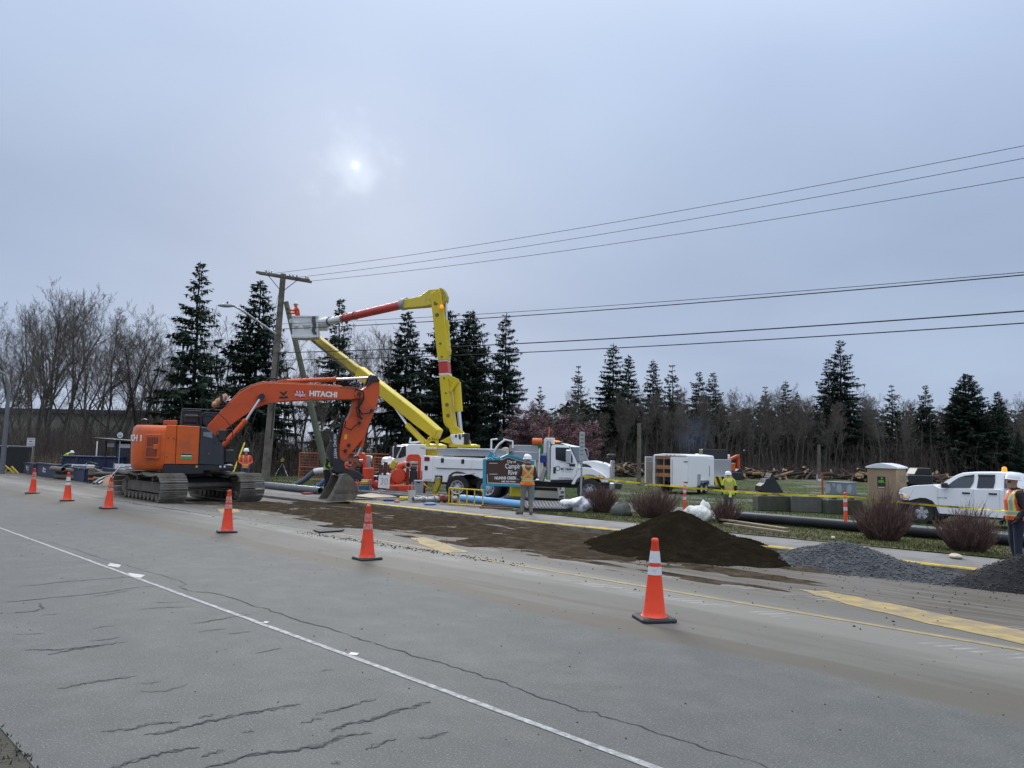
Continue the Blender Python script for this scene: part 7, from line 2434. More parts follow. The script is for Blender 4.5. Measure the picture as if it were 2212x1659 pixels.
# dark pickup with a deck far behind the toilet
q = atY(1980, 1043, 62)
dp = thing('dark_pickup', 'dark flat-deck pickup parked far behind the portable toilet', 'pickup', (q.x, q.y, zat(q.x, q.y)), R(175))
MB().bx(-.9, 1.0, -.9, .9, .55, 1.35).build('body', M_BLK, dp, bevel=.08)
MB().prism([(-.9, 1.352), (.5, 1.352), (.2, 1.9), (-.8, 1.9)], -.8, .8).build('cabin', M_BLK, dp, bevel=.06)
MB().bx(1.02, 3.2, -.95, .95, .75, .9).build('deck', M_GALV, dp, bevel=.01)
for x in (0, 2.4):
 for y in (-.85, .85):
  MB().lathe([(.05, -.12), (.38, -.12), (.38, .12), (.05, .12)], 18, (x, y, .38), 'y').build('wheel', M_TYRE, dp, smooth=35)
# ================================================================ piles
M_SOILP = mat('pile_soil', (0.015, 0.0115, 0.0075), 0.95, var=0.35, scale=4, bump=1.0, bscale=22, dirt=(0.027, 0.021, 0.0135), dirt_amt=0.35, spec=0)
M_STONE = mat('crushed_stone', (0.060, 0.062, 0.066), 0.85, var=0.4, scale=9, bump=.9, bscale=40, dirt=(.11, .11, .11), dirt_amt=.5, spec=.2)
M_COLD = mat('black_asphalt_mix', (0.010, 0.010, 0.012), 0.8, var=0.4, scale=9, bump=.9, bscale=40, spec=.15)
def pile(name, label, s0, p0, humps, m, res=.07, rough=.05, ext=(4.2, 3.2), stones=None):
 """a heap on the road: sum of soft cones, only where it stands above the ground. local axes s,p"""
 nx, ny = int(ext[0] * 2 / res), int(ext[1] * 2 / res)
 mb = MB()
 idx = {}
 Hh = {}
 def h(s, p):
  v = -9
  for (cs, cp_, r1, r2, hh, e) in humps:
   a, b = (s - cs) / r1, (p - cp_) / r2
   d = math.sqrt(a * a + b * b)
   v = max(v, hh * (1 - d ** e) if d < 3 else -9)
  return v + fb(s * 1.1 + s0, p * 1.1 + p0, 2) * rough * 3 + fb(s * 5 + s0, p * 5, 4, 3) * rough * .8
 for i in range(nx + 1):
  for j in range(ny + 1):
   Hh[i, j] = h(-ext[0] + i * res, -ext[1] + j * res)
 for i in range(nx):
  for j in range(ny):
   if max(Hh[i, j], Hh[i + 1, j], Hh[i, j + 1], Hh[i + 1, j + 1]) > -.0:
    f = []
    for q in ((i, j), (i, j + 1), (i + 1, j + 1), (i + 1, j)):
     if q not in idx:
      idx[q] = len(mb.v)
      s, p = -ext[0] + q[0] * res, -ext[1] + q[1] * res
      gz = zgnd(p0 + p) if p0 + p > KP else zroad(p0 + p)
      mb.v.append((s, p, gz + max(-.06, Hh[q])))
     f.append(idx[q])
    mb.f.append(f)
    mb.mi.append(0)
 o = mb.build(name, m, smooth=70)
 o.matrix_world = RD @ Matrix.Translation((s0, p0, 0))
 if sum(q.normal.z for q in o.data.polygons) < 0:
  o.data.flip_normals()
 tag(o, label, 'pile')
 if stones:
  n, sz, ms, seed = stones
  rn = random.Random(seed)
  sb = MB()
  top = [v for v in mb.v]
  for k in range(n):
   v = top[rn.randrange(len(top))]
   x, y, z = v[0] + rn.uniform(-res, res), v[1] + rn.uniform(-res, res), v[2]
   if rn.random() < .12:
    x, y = x * rn.uniform(1.0, 1.18), y * rn.uniform(1.0, 1.2)
    z = zroad(p0 + y) + .01 if p0 + y < KP else zgnd(p0 + y)
   r = sz * rn.uniform(.5, 1.3)
   q = [Vector((rn.gauss(0, 1), rn.gauss(0, 1), rn.gauss(0, 1))).normalized() * r * rn.uniform(.6, 1.1) for _ in range(1)]
   a = rn.uniform(0, 6.28)
   ca, sa = math.cos(a) * r, math.sin(a) * r
   b0 = len(sb.v)
   sb.v += [(x + ca, y + sa, z), (x - sa * .8, y + ca * .8, z + r * .2), (x - ca * .9, y - sa * .9, z - r * .1), (x + sa * .7, y - ca * .7, z + r * .1), (x + q[0].x * .4, y + q[0].y * .4, z + r * .75), (x, y, z - r * .6)]
   sb.f += [[b0, b0 + 1, b0 + 4], [b0 + 1, b0 + 2, b0 + 4], [b0 + 2, b0 + 3, b0 + 4], [b0 + 3, b0, b0 + 4], [b0 + 1, b0, b0 + 5], [b0 + 2, b0 + 1, b0 + 5], [b0 + 3, b0 + 2, b0 + 5], [b0, b0 + 3, b0 + 5]]
   sb.mi += [0] * 8
  so = sb.build('loose_stones', ms, o)
  kind(so, 'stuff')
 return o
M_CLOD = mat('soil_clods', (0.030, 0.023, 0.016), 0.95, var=.3, scale=4, spec=.1)
M_CHIP = mat('stone_chips', (0.095, 0.098, 0.104), 0.8, var=.45, scale=14)
M_CHIPK = mat('black_chips', (0.013, 0.013, 0.015), 0.7, var=.4, scale=14)
pile('soil_pile', 'large heap of dark brown soil in front of the shrubs', 9.45, 14.5, [(0, 0, 2.1, 2.1, .84, 1.05), (-1.1, -.3, 1.75, 1.6, .46, 1.2), (.9, .1, 1.45, 1.5, .45, 1.2), (-.4, -.9, 2.0, 1.6, .28, 1.4)], M_SOILP, rough=.04, ext=(3.4, 3.2), stones=(2600, .016, M_CLOD, 4))
pile('gravel_pile', 'low grey heap of crushed stone right of the soil pile', 6.05, 14.9, [(0, 0, 1.7, 1.05, .50, 1.1), (-1.0, -.1, 1.5, .8, .26, 1.2), (.6, 0, 1.3, .9, .3, 1.3)], M_STONE, rough=.03, ext=(3.0, 1.9), stones=(9000, .022, M_CHIP, 5))
pile('asphalt_pile', 'small black heap of asphalt mix at the right edge', 3.25, 15.3, [(0, 0, 1.0, 1.15, .56, 1.15), (-.7, -.2, 1.2, 1.0, .3, 1.2), (.5, -.5, 1.0, .7, .14, 1.4)], M_COLD, rough=.03, ext=(2.6, 2.0), stones=(4000, .018, M_CHIPK, 6))
# clods and chips scattered on the closed lanes
def scatter(name, n, f, sz, m, seed):
 rn = random.Random(seed)
 sb = MB()
 for k in range(n):
  s, p = f(rn)
  r = sz * rn.uniform(.4, 1.6)
  z = zroad(p) + max(0, mud_h(s, p) if 9.3 < p < KP and 2.5 < s < 28.5 else 0)
  a = rn.uniform(0, 6.28)
  ca, sa = math.cos(a) * r, math.sin(a) * r
  b0 = len(sb.v)
  sb.v += [(s + ca, p + sa, z), (s - sa * .8, p + ca * .8, z), (s - ca * .9, p - sa * .9, z), (s + sa * .7, p - ca * .7, z), (s + ca * .2, p, z + r * .8)]
  sb.f += [[b0, b0 + 1, b0 + 4], [b0 + 1, b0 + 2, b0 + 4], [b0 + 2, b0 + 3, b0 + 4], [b0 + 3, b0, b0 + 4]]
  sb.mi += [0] * 4
 o = sb.build(name, m)
 o.matrix_world = RD
 return kind(o, 'stuff')
scatter('scattered_clods', 1300, lambda r: (r.uniform(3, 27), min(16.1, max(8.8, r.gauss(12.3, 2.0)))), .015, M_CLOD, 8)
scatter('road_grit', 700, lambda r: (r.uniform(-2, 22), r.uniform(1.6, 9.5)), .008, M_CRACK, 9)
def clod_line(r):
 t = r.random()
 return (15.3 - 6 * t + r.gauss(0, .25), 8.75 + .5 * t + r.gauss(0, .10))
scatter('clod_ridge', 480, clod_line, .016, M_CLOD, 10)
# heavier soil patch where the lane has been dug
def soil_h(s, p):
 e = min(1, (s - 6.3) / 2.5, (28.5 - s) / 3, (p - 10.3 - .10 * max(0, 12 - s) - 3.2 * fb(s * .45, p * .3, 21)) / 1.0, (KP + .3 - p) / .3)
 h = fb(s * .5, p * 1.1, 11) * .12 + fb(s * 2.2, p * 2.6, 15) * .055 + .03
 return -.06 + max(0, min(1, e)) * (.06 + h)
kind(spread('spread_soil', 6, 28.5, 10.0, KP - .03, soil_h, M_SOIL, .085), 'structure')
# dug trench edge beside the far track: a step down with a dark broken asphalt face
tr_pts = [(26.5, 13.4), (30.5, 15.0), (31.0, 15.6)]
mbt = MB()
for i in range(40):
 t = i / 39
 s = 24.6 + t * 7.0
 p = 15.25 + .12 * mnoise.noise(Vector((s * 2, 0, 0)))
 mbt.v += [(s, p, -.215), (s, p - .06, -.30), (s, p - .55, -.33)]
for i in range(39):
 for j in range(2):
  mbt.f.append([3 * i + j, 3 * i + 3 + j, 3 * i + 4 + j, 3 * i + 1 + j])
  mbt.mi.append(0)
apr = MB()
for i in range(40):
 s = 24.9 + i * .36
 e = 15.15 + .10 * fb(s * 1.7, 0)
 apr.v += [(s, e, -.235), (s, e + .02, -.118), (s, 16.2, -.11), (s, 18.3, -.085)]
for i in range(39):
 for j in range(3):
  apr.f.append([4 * i + j, 4 * i + 4 + j, 4 * i + 5 + j, 4 * i + 1 + j])
  apr.mi.append(0)
ap = kind(apr.build('asphalt_apron', mat('old_asphalt', (0.125, 0.121, 0.112), .9, var=.2, scale=2, bump=.4, bscale=60, dirt=(.10, .085, .065), dirt_amt=.7)), 'structure')
ap.matrix_world = RD
if sum(q.normal.z for q in ap.data.polygons) < 0:
 ap.data.flip_normals()
# ================================================================ shrubs, boulder, tufts
M_SHRUB = mat('red_brown_stems', (0.105, 0.055, 0.046), 0.9, var=.3, scale=4)
M_SHRUB2 = mat('grey_red_stems', (0.15, 0.092, 0.078), 0.9, var=.3, scale=4)
GS = 'leafless reddish shrubs along the verge'
def shrub(x, y, w_, h, seed, lab, n=420):
 q = G(x, y)
 t = thing('shrub', lab, 'shrub', q, 0, GS)
 rn = random.Random(seed)
 for part in range(2):
  mb = MB()
  for i in range(n // 2):
   a = rn.uniform(0, 6.28)
   ti = rn.random() ** .7
   l_ = h * rn.uniform(.6, 1.05) * (1 - .18 * ti) * (.95 + .5 * mnoise.noise(Vector((math.cos(a) * 1.6 + seed * 3.7, math.sin(a) * 1.6, ti))))
   d = Vector((math.cos(a) * ti * w_ / h * .72, math.sin(a) * ti * w_ / h * .72, 1 - .35 * ti)).normalized()
   b = Vector((math.cos(a) * ti * w_ * .38, math.sin(a) * ti * w_ * .38, -.03))
   m1 = b + d * l_ * .5 + Vector((rn.gauss(0, .02), rn.gauss(0, .02), 0))
   e = b + d * l_ + Vector((rn.gauss(0, .09), rn.gauss(0, .09), .05))
   mb.tube([b, m1, e], [.010, .007, .0028], 3, caps=False)
   for k in range(4):
    B = m1.lerp(e, rn.uniform(-.5, .8))
    E = B + (d + Vector((rn.gauss(0, .45), rn.gauss(0, .45), .2))).normalized() * l_ * rn.uniform(.16, .36)
    mb.tube([B, E], [.005, .002], 3, caps=False)
  mb.build('stems', (M_SHRUB, M_SHRUB2)[part], t)
 return t
shrub(1298, 1108, .62, .98, 1, 'dense dark red shrub beside the silver tarp')
shrub(1412, 1119, .92, 1.02, 2, 'wide reddish shrub behind the soil pile and boulder')
shrub(1568, 1131, .52, .82, 3, 'small reddish shrub beside the white sheeting', 300)
shrub(1908, 1167, .85, 1.22, 4, 'large reddish shrub in front of the pickup front wheel', 560)
shrub(2092, 1191, .78, 1.02, 5, 'round reddish shrub in front of the pickup doors', 520)
def rock(name, x, y, rx, ry, rz, m, label, seed, cat='rock'):
 q = G(x, y)
 mb = MB().ball((0, 0, rz * .55), rx, ry, rz, 18, 12)
 vs = []
 for v in mb.v:
  k = 1 + .75 * fb(v[0] * 2.4 + seed, v[1] * 2.4, v[2] * 2.4)
  vs.append((v[0] * k, v[1] * k, max(-.03, v[2] * k)))
 mb.v = vs
 o = mb.build(name, m, smooth=60)
 o.location = q
 return tag(o, label, cat)
M_MOSSR = mat('mossy_rock', (.12, .125, .115), .95, var=.3, scale=3, bump=.7, bscale=18, dirt=(.05, .07, .03), dirt_amt=.8)
rock('boulder', 1343, 1114, .34, .30, .30, M_MOSSR, 'mossy grey boulder between two shrubs', 3)
def tufts(name, n, place, h0, h1, m, seed):
 rn = random.Random(seed)
 mb = MB()
 for i in range(n):
  x, y, z = place(rn)
  h = rn.uniform(h0, h1)
  a = rn.uniform(0, 6.28)
  lx, ly = rn.gauss(0, .4) * h, rn.gauss(0, .4) * h
  w_ = .006 + h * .05
  o = len(mb.v)
  mb.v += [(x - math.cos(a) * w_, y - math.sin(a) * w_, z), (x + math.cos(a) * w_, y + math.sin(a) * w_, z), (x + lx, y + ly, z + h)]
  mb.f.append([o, o + 1, o + 2])
  mb.mi.append(0)
 return kind(mb.build(name, m), 'stuff')
M_BLADE = mat('grass_blades', (0.072, 0.078, 0.030), 0.9, var=.5, scale=1.5, spec=.1)
M_BLADE2 = mat('lawn_blades', (0.055, 0.085, 0.025), 0.9, var=.5, scale=.6, spec=.1)
def pl_v(rn):
 s, p = rn.uniform(-4, 18.5), rn.uniform(18.2, 23.4)
 v = W(s, p)
 return v.x, v.y, zgnd(p)
tufts('verge_grass_blades', 42000, pl_v, .02, .075, M_BLADE, 1)
def pl_f(rn):
 s, p = rn.uniform(-5, 48), 30.2 + 38 * rn.random() ** 1.8
 v = W(s, p)
 return v.x, v.y, zgnd(p)
tufts('field_grass_blades', 36000, pl_f, .03, .12, M_BLADE2, 2)
def pl_b(rn):
 s, p = rn.uniform(33, 62), 18.4 + 12 * rn.random()
 v = W(s, p)
 return v.x, v.y, zgnd(p)
tufts('boulevard_grass_blades', 12000, pl_b, .03, .12, M_BLADE2, 3)
def pl_n(rn):
 s, p = rn.uniform(2, 14), 1.32 - 1.6 * rn.random() ** 1.5
 v = W(s, p)
 return v.x, v.y, zgnd(p)
tufts('roadside_grass_blades', 2600, pl_n, .01, .03, mat('dead_blades', (.07, .062, .035), .9, var=.4, scale=3, spec=.1), 4)
# ================================================================ pipes, planks, blocks
M_HDPE = mat('black_poly_pipe', (0.010, 0.0105, 0.012), 0.6, var=.15, scale=2, dirt=(.03, .03, .03), dirt_amt=.4, spec=.2)
M_GREYP = mat('grey_pipe', (0.115, 0.12, 0.13), 0.45, var=.1, scale=2, dirt=(.2, .19, .175), dirt_amt=.4)
M_BLUEP = mat('pale_blue_pipe', (0.20, 0.46, 0.74), 0.4, var=.05)
M_GREENP = mat('sea_green_pipe', (0.10, 0.45, 0.34), 0.4, var=.05)
def pipe(name, pts, r, m, label, cat='pipe', group=None, hollow=True, n=16):
 o0 = pts[0]
 P_ = [q - o0 for q in pts]
 mb = MB()
 mb.tube(P_, r, n, caps=False)
 if hollow:
  mb.tube(P_, r * .84, n, caps=False)
  k = len(P_)
  n_ = n
  for e in (0, k - 1):
   for j in range(n_):
    j2 = (j + 1) % n_
    mb.f.append([e * n_ + j, e * n_ + j2, k * n_ + e * n_ + j2, k * n_ + e * n_ + j])
    mb.mi.append(0)
 o = mb.build(name, m, smooth=50)
 o.location = o0
 return tag(o, label, cat, group)
pts = []
for i in range(15):
 s = 13.3 - i * 1.5
 p = 22.95 - .05 * i + .14 * math.sin(i * .9)
 pts.append(W(s, p, zgnd(p) + .14))
pipe('black_pipe', pts, .145, M_HDPE, 'long black plastic pipe lying along the verge by the gravel lane')
a, b = G(556, 1053), G(692, 1068)
pipe('grey_pipe', [a + Vector((0, 0, .15)), a.lerp(b, .5) + Vector((0, 0, .15)), b + Vector((0, 0, .15))], .155, M_GREYP, 'thick grey pipe on the apron between the excavator track and its bucket')
a, b = G(762, 1063), G(948, 1080)
pipe('grey_pipe', [a + Vector((0, 0, .11)), a.lerp(b, .5) + Vector((0, 0, .11)), b + Vector((0, 0, .10))], .115, M_GREYP, 'long grey pipe lying behind the white pail')
a, b = G(775, 1066), G(960, 1084)
pipe('grey_pipe', [a + Vector((0, 0, .085)), b + Vector((0, 0, .085))], .085, M_GREYP, 'thinner grey pipe lying in front of the long grey one')
a, b = G(*Z4(838, 656)), G(*Z4(1440, 722))
pipe('blue_pipe', [a + Vector((0, 0, .16)), b + Vector((0, 0, .15))], .135, M_BLUEP, 'pale blue pipe lying behind the legs of the man at the sign', n=24)
b2 = G(*Z4(1488, 720))
dirp = (b - a).normalized()
pipe('green_pipe', [b2 - dirp * 3.2 + Vector((0, 0, .105)), b2 + Vector((0, 0, .105))], .10, M_GREENP, 'short sea-green pipe end beside the blue pipe', n=24)
M_PLANK = mat('weathered_plank', (.26, .20, .135), .9, var=.25, scale=5, dirt=(.12, .09, .06), dirt_amt=.5)
M_PLANKB = mat('brown_plank', (.13, .065, .04), .9, var=.25, scale=5)
for (p0, p1, w_, t_, dz, m, lab) in [((1558, 1131), (1700, 1153), .19, .05, .10, M_PLANK, 'upper pale plank lying on the verge right of the soil pile'), ((1566, 1136), (1702, 1156), .15, .09, .0, M_PLANK, 'lower plank lying on the verge right of the soil pile'),
         (Z4(990, 708), Z4(1240, 716), .16, .05, .0, M_PLANKB, 'brown plank on the pavement under the blue pipe, lowest of the stack'), (Z4(1000, 702), Z4(1225, 712), .15, .05, .052, M_PLANKB, 'brown plank on top of the stack under the blue pipe'), (Z4(1010, 690), Z4(1300, 704), .14, .05, .0, M_PLANK, 'pale plank lying just behind the brown planks')]:
 a, b = G(*p0), G(*p1)
 d = (b - a)
 o = MB().bx(0, d.length, -w_ / 2, w_ / 2, 0, t_).build('plank', m, bevel=.006)
 o.location = a + Vector((0, 0, dz + .004))
 o.rotation_euler = (0, -math.asin(d.z / d.length), math.atan2(d.y, d.x))
 tag(o, lab, 'plank', 'loose planks')
M_CONC = mat('mossy_concrete', (.075, .073, .060), .95, var=.3, scale=2.5, bump=.6, bscale=18, dirt=(.045, .055, .028), dirt_amt=.85)
M_CONC2 = mat('grey_concrete_block', (.12, .118, .105), .95, var=.25, scale=2.5, bump=.6, bscale=18, dirt=(.09, .09, .07), dirt_amt=.7)
def block(x, y, w_, d_, h_, rz, m, lab, seed=1):
 q = G(x, y)
 t = thing('concrete_block', lab, 'concrete block', q, rz, 'big concrete blocks on the grass')
 MB().prism([(-w_ / 2, 0), (w_ / 2, 0), (w_ / 2, h_ - .04), (w_ / 2 - .05, h_), (-w_ / 2 + .04, h_), (-w_ / 2, h_ - .05)], -d_ / 2, d_ / 2).build('block', m, t, bevel=.03)
 for k in (-.25, .25):
  MB().prism([(k * w_ - .13, h_ + .001), (k * w_ + .13, h_ + .001), (k * w_ + .09, h_ + .07), (k * w_ - .09, h_ + .07)], -d_ * .22, d_ * .22).build('key', m, t, bevel=.015)
 return t
block(1668, 1103, 1.5, .75, .66, R(2), M_CONC, 'mossy concrete block with a straight top, left one of the pair on the grass')
block(1740, 1106, 1.25, .8, .70, R(-14), M_CONC2, 'rough grey concrete block, right one of the pair on the grass')
block(1818, 1110, 1.5, .75, .62, R(3), M_CONC, 'mossy concrete block left of the toilet, behind the delineator post')
for i, (x, y) in enumerate([(579, 1021), (615, 1021), (655, 1023)]):
 block(x, y, 1.7, .8, 1.0, R(10), M_CONC2, ['stained concrete block behind the man with the remote control', 'stained concrete block just behind the laser tripod', 'stained concrete block behind the yellow case'][i])
# transformer box with painted patches
q = G(1816, 1068)
tb = thing('transformer_box', 'grey metal utility box with paler paint patches in the field', 'utility box', q, R(-62))
MB().bx(-.85, .85, -.55, .55, 0, .82).build('cabinet', mat('box_grey', (.20, .225, .25), .5, var=.04), tb, bevel=.02)
MB().bx(-.87, .87, -.57, .57, .822, .86).build('lid', mat('box_grey2', (.27, .30, .33), .5, var=.04), tb, bevel=.01)
for pts in ([(-.8, .05), (-.5, .05), (-.35, .4), (-.45, .7), (-.8, .75)], [(.1, .3), (.4, .1), (.6, .35), (.45, .75), (.15, .7)], [(-.2, .55), (0, .5), (.02, .75), (-.22, .77)]):
 MB().prism(pts, -.556, -.5505).build('paint_patch', mat('patch_pale', (.36, .39, .42), .6), tb)
MB().prismx([(-.45, .2), (-.1, .1), (.1, .5), (-.1, .75), (-.4, .6)], .8505, .856).build('paint_patch', MATS['patch_pale'], tb)
# loose excavator bucket on the grass
q = atY(*Z5(1395, 610), 54)
KF = Frame(q.x, q.y, zat(q.x, q.y), R(0))
kb_ = thing('spare_bucket', 'black toothed excavator bucket lying on the grass in the field', 'excavator bucket', KF.o, 0)
kp = KF.poly(Z5, [(1290, 600), (1292, 560), (1325, 535), (1340, 500), (1400, 488), (1425, 510), (1450, 550), (1492, 618), (1400, 618), (1310, 612)])
kz = min(z for _, z in kp)
kp = [(x, z - kz) for x, z in kp]
ki = kp[5:8] + [(kp[7][0] - .9, .05), (kp[5][0] - .5, kp[5][1] - .3)]
for y in (-.6, .56):
 MB().prism(kp, y, y + .04).build('side_plate', M_BLK, kb_, bevel=.01)
sh = kp[7:] + kp[:6]
mbk = MB()
nS = len(sh)
mbk.add([(x, y, z + .001) for y in (-.56, .56) for x, z in sh], [(i, i + 1, nS + i + 1, nS + i) for i in range(nS - 1)])
mbk.build('shell', M_BLK, kb_)
for k in range(5):
 x0, z0_ = kp[4]
 MB().prism([(x0 - .25, z0_ - .02), (x0 + .12, z0_ - .08), (x0 + .02, z0_ + .28), (x0 - .12, z0_ + .24)], -.55 + k * .24, -.45 + k * .24).build('tooth', M_BLK, kb_, bevel=.01)
# ================================================================ cloth bundles
def bundle(name, x, y, L_, rw, rh, rz, m, lab, seed, folds=.5, cat='tarp'):
 q = G(x, y)
 mb = MB()
 n, k = 34, 40
 rings = []
 for i in range(k + 1):
  t = i / k
  e = max(.12, math.sin(math.pi * (.04 + .92 * t)) ** .45)
  ring = []
  for j in range(n):
   a = 2 * math.pi * j / n
   X = (t - .5) * L_
   Y, Z_ = math.cos(a) * rw * e, math.sin(a) * rh * e + rh * .9
   d = fb(X * 3.1 + seed, Y * 3.5, Z_ * 3.5, 4) * folds * .42 + abs(mnoise.noise(Vector((X * 7 + a * 1.7, seed, Z_ * 2)))) * folds * .12
   kk = 1 + d / max(rw, .2)
   ring.append((X + d * .3, Y * kk, max(.0, rh * .9 + (Z_ - rh * .9) * kk)))
  rings.append(ring)
 mb.loft(rings)
 o = mb.build(name, m, smooth=50)
 o.location = q
 o.rotation_euler = (0, 0, rz)
 return tag(o, lab, cat)
M_SILVT = mat('silver_tarp', (.56, .57, .60), .32, .25, var=.25, scale=5, dirt=(.14, .14, .15), dirt_amt=.55, bump=.5, bscale=14)
bundle('tarp_roll', 1246, 1106, 1.25, .26, .25, R(-6), M_SILVT, 'crumpled silver tarp roll beside the dark red shrub', 3)
M_SHEET = mat('white_sheeting', (.66, .65, .60), .75, var=.12, scale=4, bump=.5, bscale=14)
bundle('white_sheeting', 1508, 1126, .95, .27, .25, R(-35), M_SHEET, 'heap of white geotextile sheeting behind the soil pile', 8)
bundle('sheeting_roll', 1522, 1122, .95, .13, .30, R(60), M_SHEET, 'end of white sheeting poking up from its heap', 12, .35)
# ================================================================ gear round the truck
# generator
q = G(1206, 1083)
gn = thing('generator', 'white box generator with a black stripe in front of the truck cab', 'generator', q, R(-26))
M_GEN = mat('generator_cream', (.66, .655, .61), .4, var=.03)
MB().bx(-1.75, 0, 0, .80, .12, .98).build('housing', M_GEN, gn, bevel=.02)
MB().bx(-1.7, -.05, .05, .75, 0, .118).build('skid', M_BLK, gn)
MB().bx(-1.77, .02, -.02, .82, .70, .72).build('lid_seam', M_GAP, gn)
MB().bx(-1.74, -.06, -.012, -.001, .48, .62).build('stripe', M_LET_B, gn)
for (y0, y1, z0_, z1_, m) in ((.22, .62, .80, .90, M_LET_B), (.12, .30, .52, .68, M_GAP), (.60, .76, .62, .74, M_LET_B), (.34, .56, .56, .72, M_LET_W), (.10, .66, .16, .26, M_LET_B), (.28, .70, .34, .46, M_GAP)):
 MB().bx(.001, .012, y0, y1, z0_, z1_).build('end_panel', m, gn)
em = MB()
for k in range(3):
 em.bx(-1.45 + .02 * k, -1.2 - .02 * k, -.006, -.001, .40 - k * .06, .425 - k * .06)
em.build('maker_mark', M_GAP, gn)
co = MB()
for k in range(3):
 co.tube([(-.75 + .26 * math.cos(a * .52) * (1 - .1 * k), .4 + .2 * math.sin(a * .52), 1.0 + .035 * k + .02 * math.sin(a * 1.3)) for a in range(13)], .022, 6)
tag(co.build('hose_coil', mat('bright_green_hose', (.06, .45, .06), .5)), 'bright green hose coil lying on the generator', 'hose').matrix_world = gn.matrix_basis
# black ribbed tray leaning before the generator
q = G(1180, 1104)
ty = thing('ribbed_tray', 'large black ribbed plastic tray lying by the pipe ends', 'tray', q, R(8))
MB().loft([[(-.75, -.42, 0), (.55, -.50, 0), (.85, -.2, 0), (.85, .45, .05), (-.75, .45, .05)], [(-.80, -.46, .14), (.60, -.54, .14), (.90, -.22, .16), (.90, .50, .30), (-.80, .50, .30)]]).build('tray', mat('tray_black', (.045, .047, .052), .6, var=.1), ty, bevel=.02)
for k in range(13):
 x = -.70 + k * .115
 MB().bar((x, -.40, .165), (x + .05, .44, .315), .045, .03).build('rib', mat('tray_rib', (.085, .088, .095), .55), ty)
# yellow bin behind the sign
q = AY(1118, 31.2)
ybn = thing('yellow_crate', 'yellow plastic crate on a black base behind the park sign', 'crate', q, R(10))
MB().bx(-.26, .26, -.2, .2, .30, 1.0).build('crate', M_YEL, ybn, bevel=.02)
MB().bx(-.5, .5, -.3, .3, 0, .298).build('base', M_BLK, ybn, bevel=.05)
# striped bar by the front wheel
q = AY(1266, 31.0)
bb = thing('barrier_bar', 'yellow and black bar on the ground by the truck front wheel', 'barrier', q, R(2))
MB().bx(-.55, .45, -.06, .06, .20, .36).build('bar', M_YEL, bb, bevel=.015)
for k in range(4):
 MB().prism([(-.45 + k * .25, .202), (-.38 + k * .25, .202), (-.30 + k * .25, .358), (-.37 + k * .25, .358)], -.066, -.0605).build('black_stripe', M_LET_B, bb)
for x in (-.45, .35):
 MB().bx(x - .06, x + .06, -.2, .2, 0, .199).build('foot', M_BLK, bb)
# yellow tube frame (trench guard section)
a, b = G(*Z4(738, 676)), G(*Z4(1012, 694))
yf = thing('tube_frame', 'yellow tubular guard frame standing in front of the park sign post', 'guard frame', a)
d = b - a
M_YELT = mat('yellow_tube', (.70, .46, .03), .45, var=.06)
hh_ = Vector((0, 0, .62))
for k, nm in ((.03, 'bottom_rail'), (.97, 'top_rail')):
 MB().tube([hh_ * k, d + hh_ * k * .98], .026, 8).build(nm, M_YELT, yf, smooth=40)
for t in (0, .09, .30, .52, .74, .98):
 MB().tube([d * t + hh_ * .03, d * t + hh_ * .97], .024, 8).build('upright', M_YELT, yf, smooth=40)
# fittings in a row
M_FIT = mat('cast_alloy', (.42, .41, .39), .4, .6, var=.2, scale=8)
M_FITR = mat('red_cast_iron', (.26, .055, .03), .6, var=.25, scale=8)
M_FITB = mat('rusty_brown_iron', (.10, .055, .04), .7, var=.3, scale=8)
fa, fb_ = G(892, 1085), G(980, 1086)
def fitting(t0, t1, r, m, lab, z=.11, kind_='coupling'):
 a, b = fa.lerp(fb_, t0), fa.lerp(fb_, t1)
 d = b - a
 t = thing('pipe_fitting', lab, 'pipe fitting', a, math.atan2(d.y, d.x), 'fittings lying in a row')
 L_ = d.length
 MB().lathe([(r * .8, 0), (r * 1.25, 0), (r * 1.25, .04), (r, .05), (r, L_ - .05), (r * 1.25, L_ - .04), (r * 1.25, L_), (r * .8, L_), (r * .8, 0)], 18, (0, 0, r * 1.25), 'x', False).build('barrel', m, t, smooth=40)
 if kind_ != 'coupling':
  MB().lathe([(.02, r * 1.6), (r * 1.1, r * 1.6), (r * 1.1, r * 2.3), (.04, r * 2.5)], 14, (L_ / 2, 0, 0)).build('bonnet', m, t, smooth=40)
 else:
  MB().bx(L_ * .4, L_ * .5, -.03, .03, r * 2.2, r * 2.8).build('lever', M_FIT, t, bevel=.01)
fitting(0, .24, .085, M_FIT, 'silver coupling with an open end, leftmost of the row of fittings')
fitting(.26, .48, .085, M_FIT, 'silver coupling, second of the row of fittings')
fitting(.50, .60, .10, M_FIT, 'short pale coupling next to the red valve')
fitting(.61, .76, .12, M_FITR, 'red cast-iron valve in the row of fittings', kind_='valve')
fitting(.77, .92, .11, M_FITB, 'rusty brown fitting between the red valve and the blue pipe', kind_='valve')
fitting(.93, 1.05, .11, M_FIT, 'pale coupling at the end of the blue pipe')
# pail
q = G(889, 1083)
pl = thing('white_pail', 'cream plastic pail on the pavement by the grey pipes', 'pail', q)
MB().lathe([(.13, 0), (.155, .38), (.165, .38), (.165, .40), (.145, .40), (.12, .03), (.01, .03)], 20).build('pail', mat('pail_cream', (.60, .57, .48), .5, var=.05), pl, smooth=40)
MB().tube([(.165, 0, .38), (.10, 0, .62), (-.10, 0, .62), (-.165, 0, .38)], .008, 5).build('handle', M_GALV, pl)
MB().bx(-.02, .02, -.02, .02, .30, .72).build('tool_handle', M_GALV, pl)
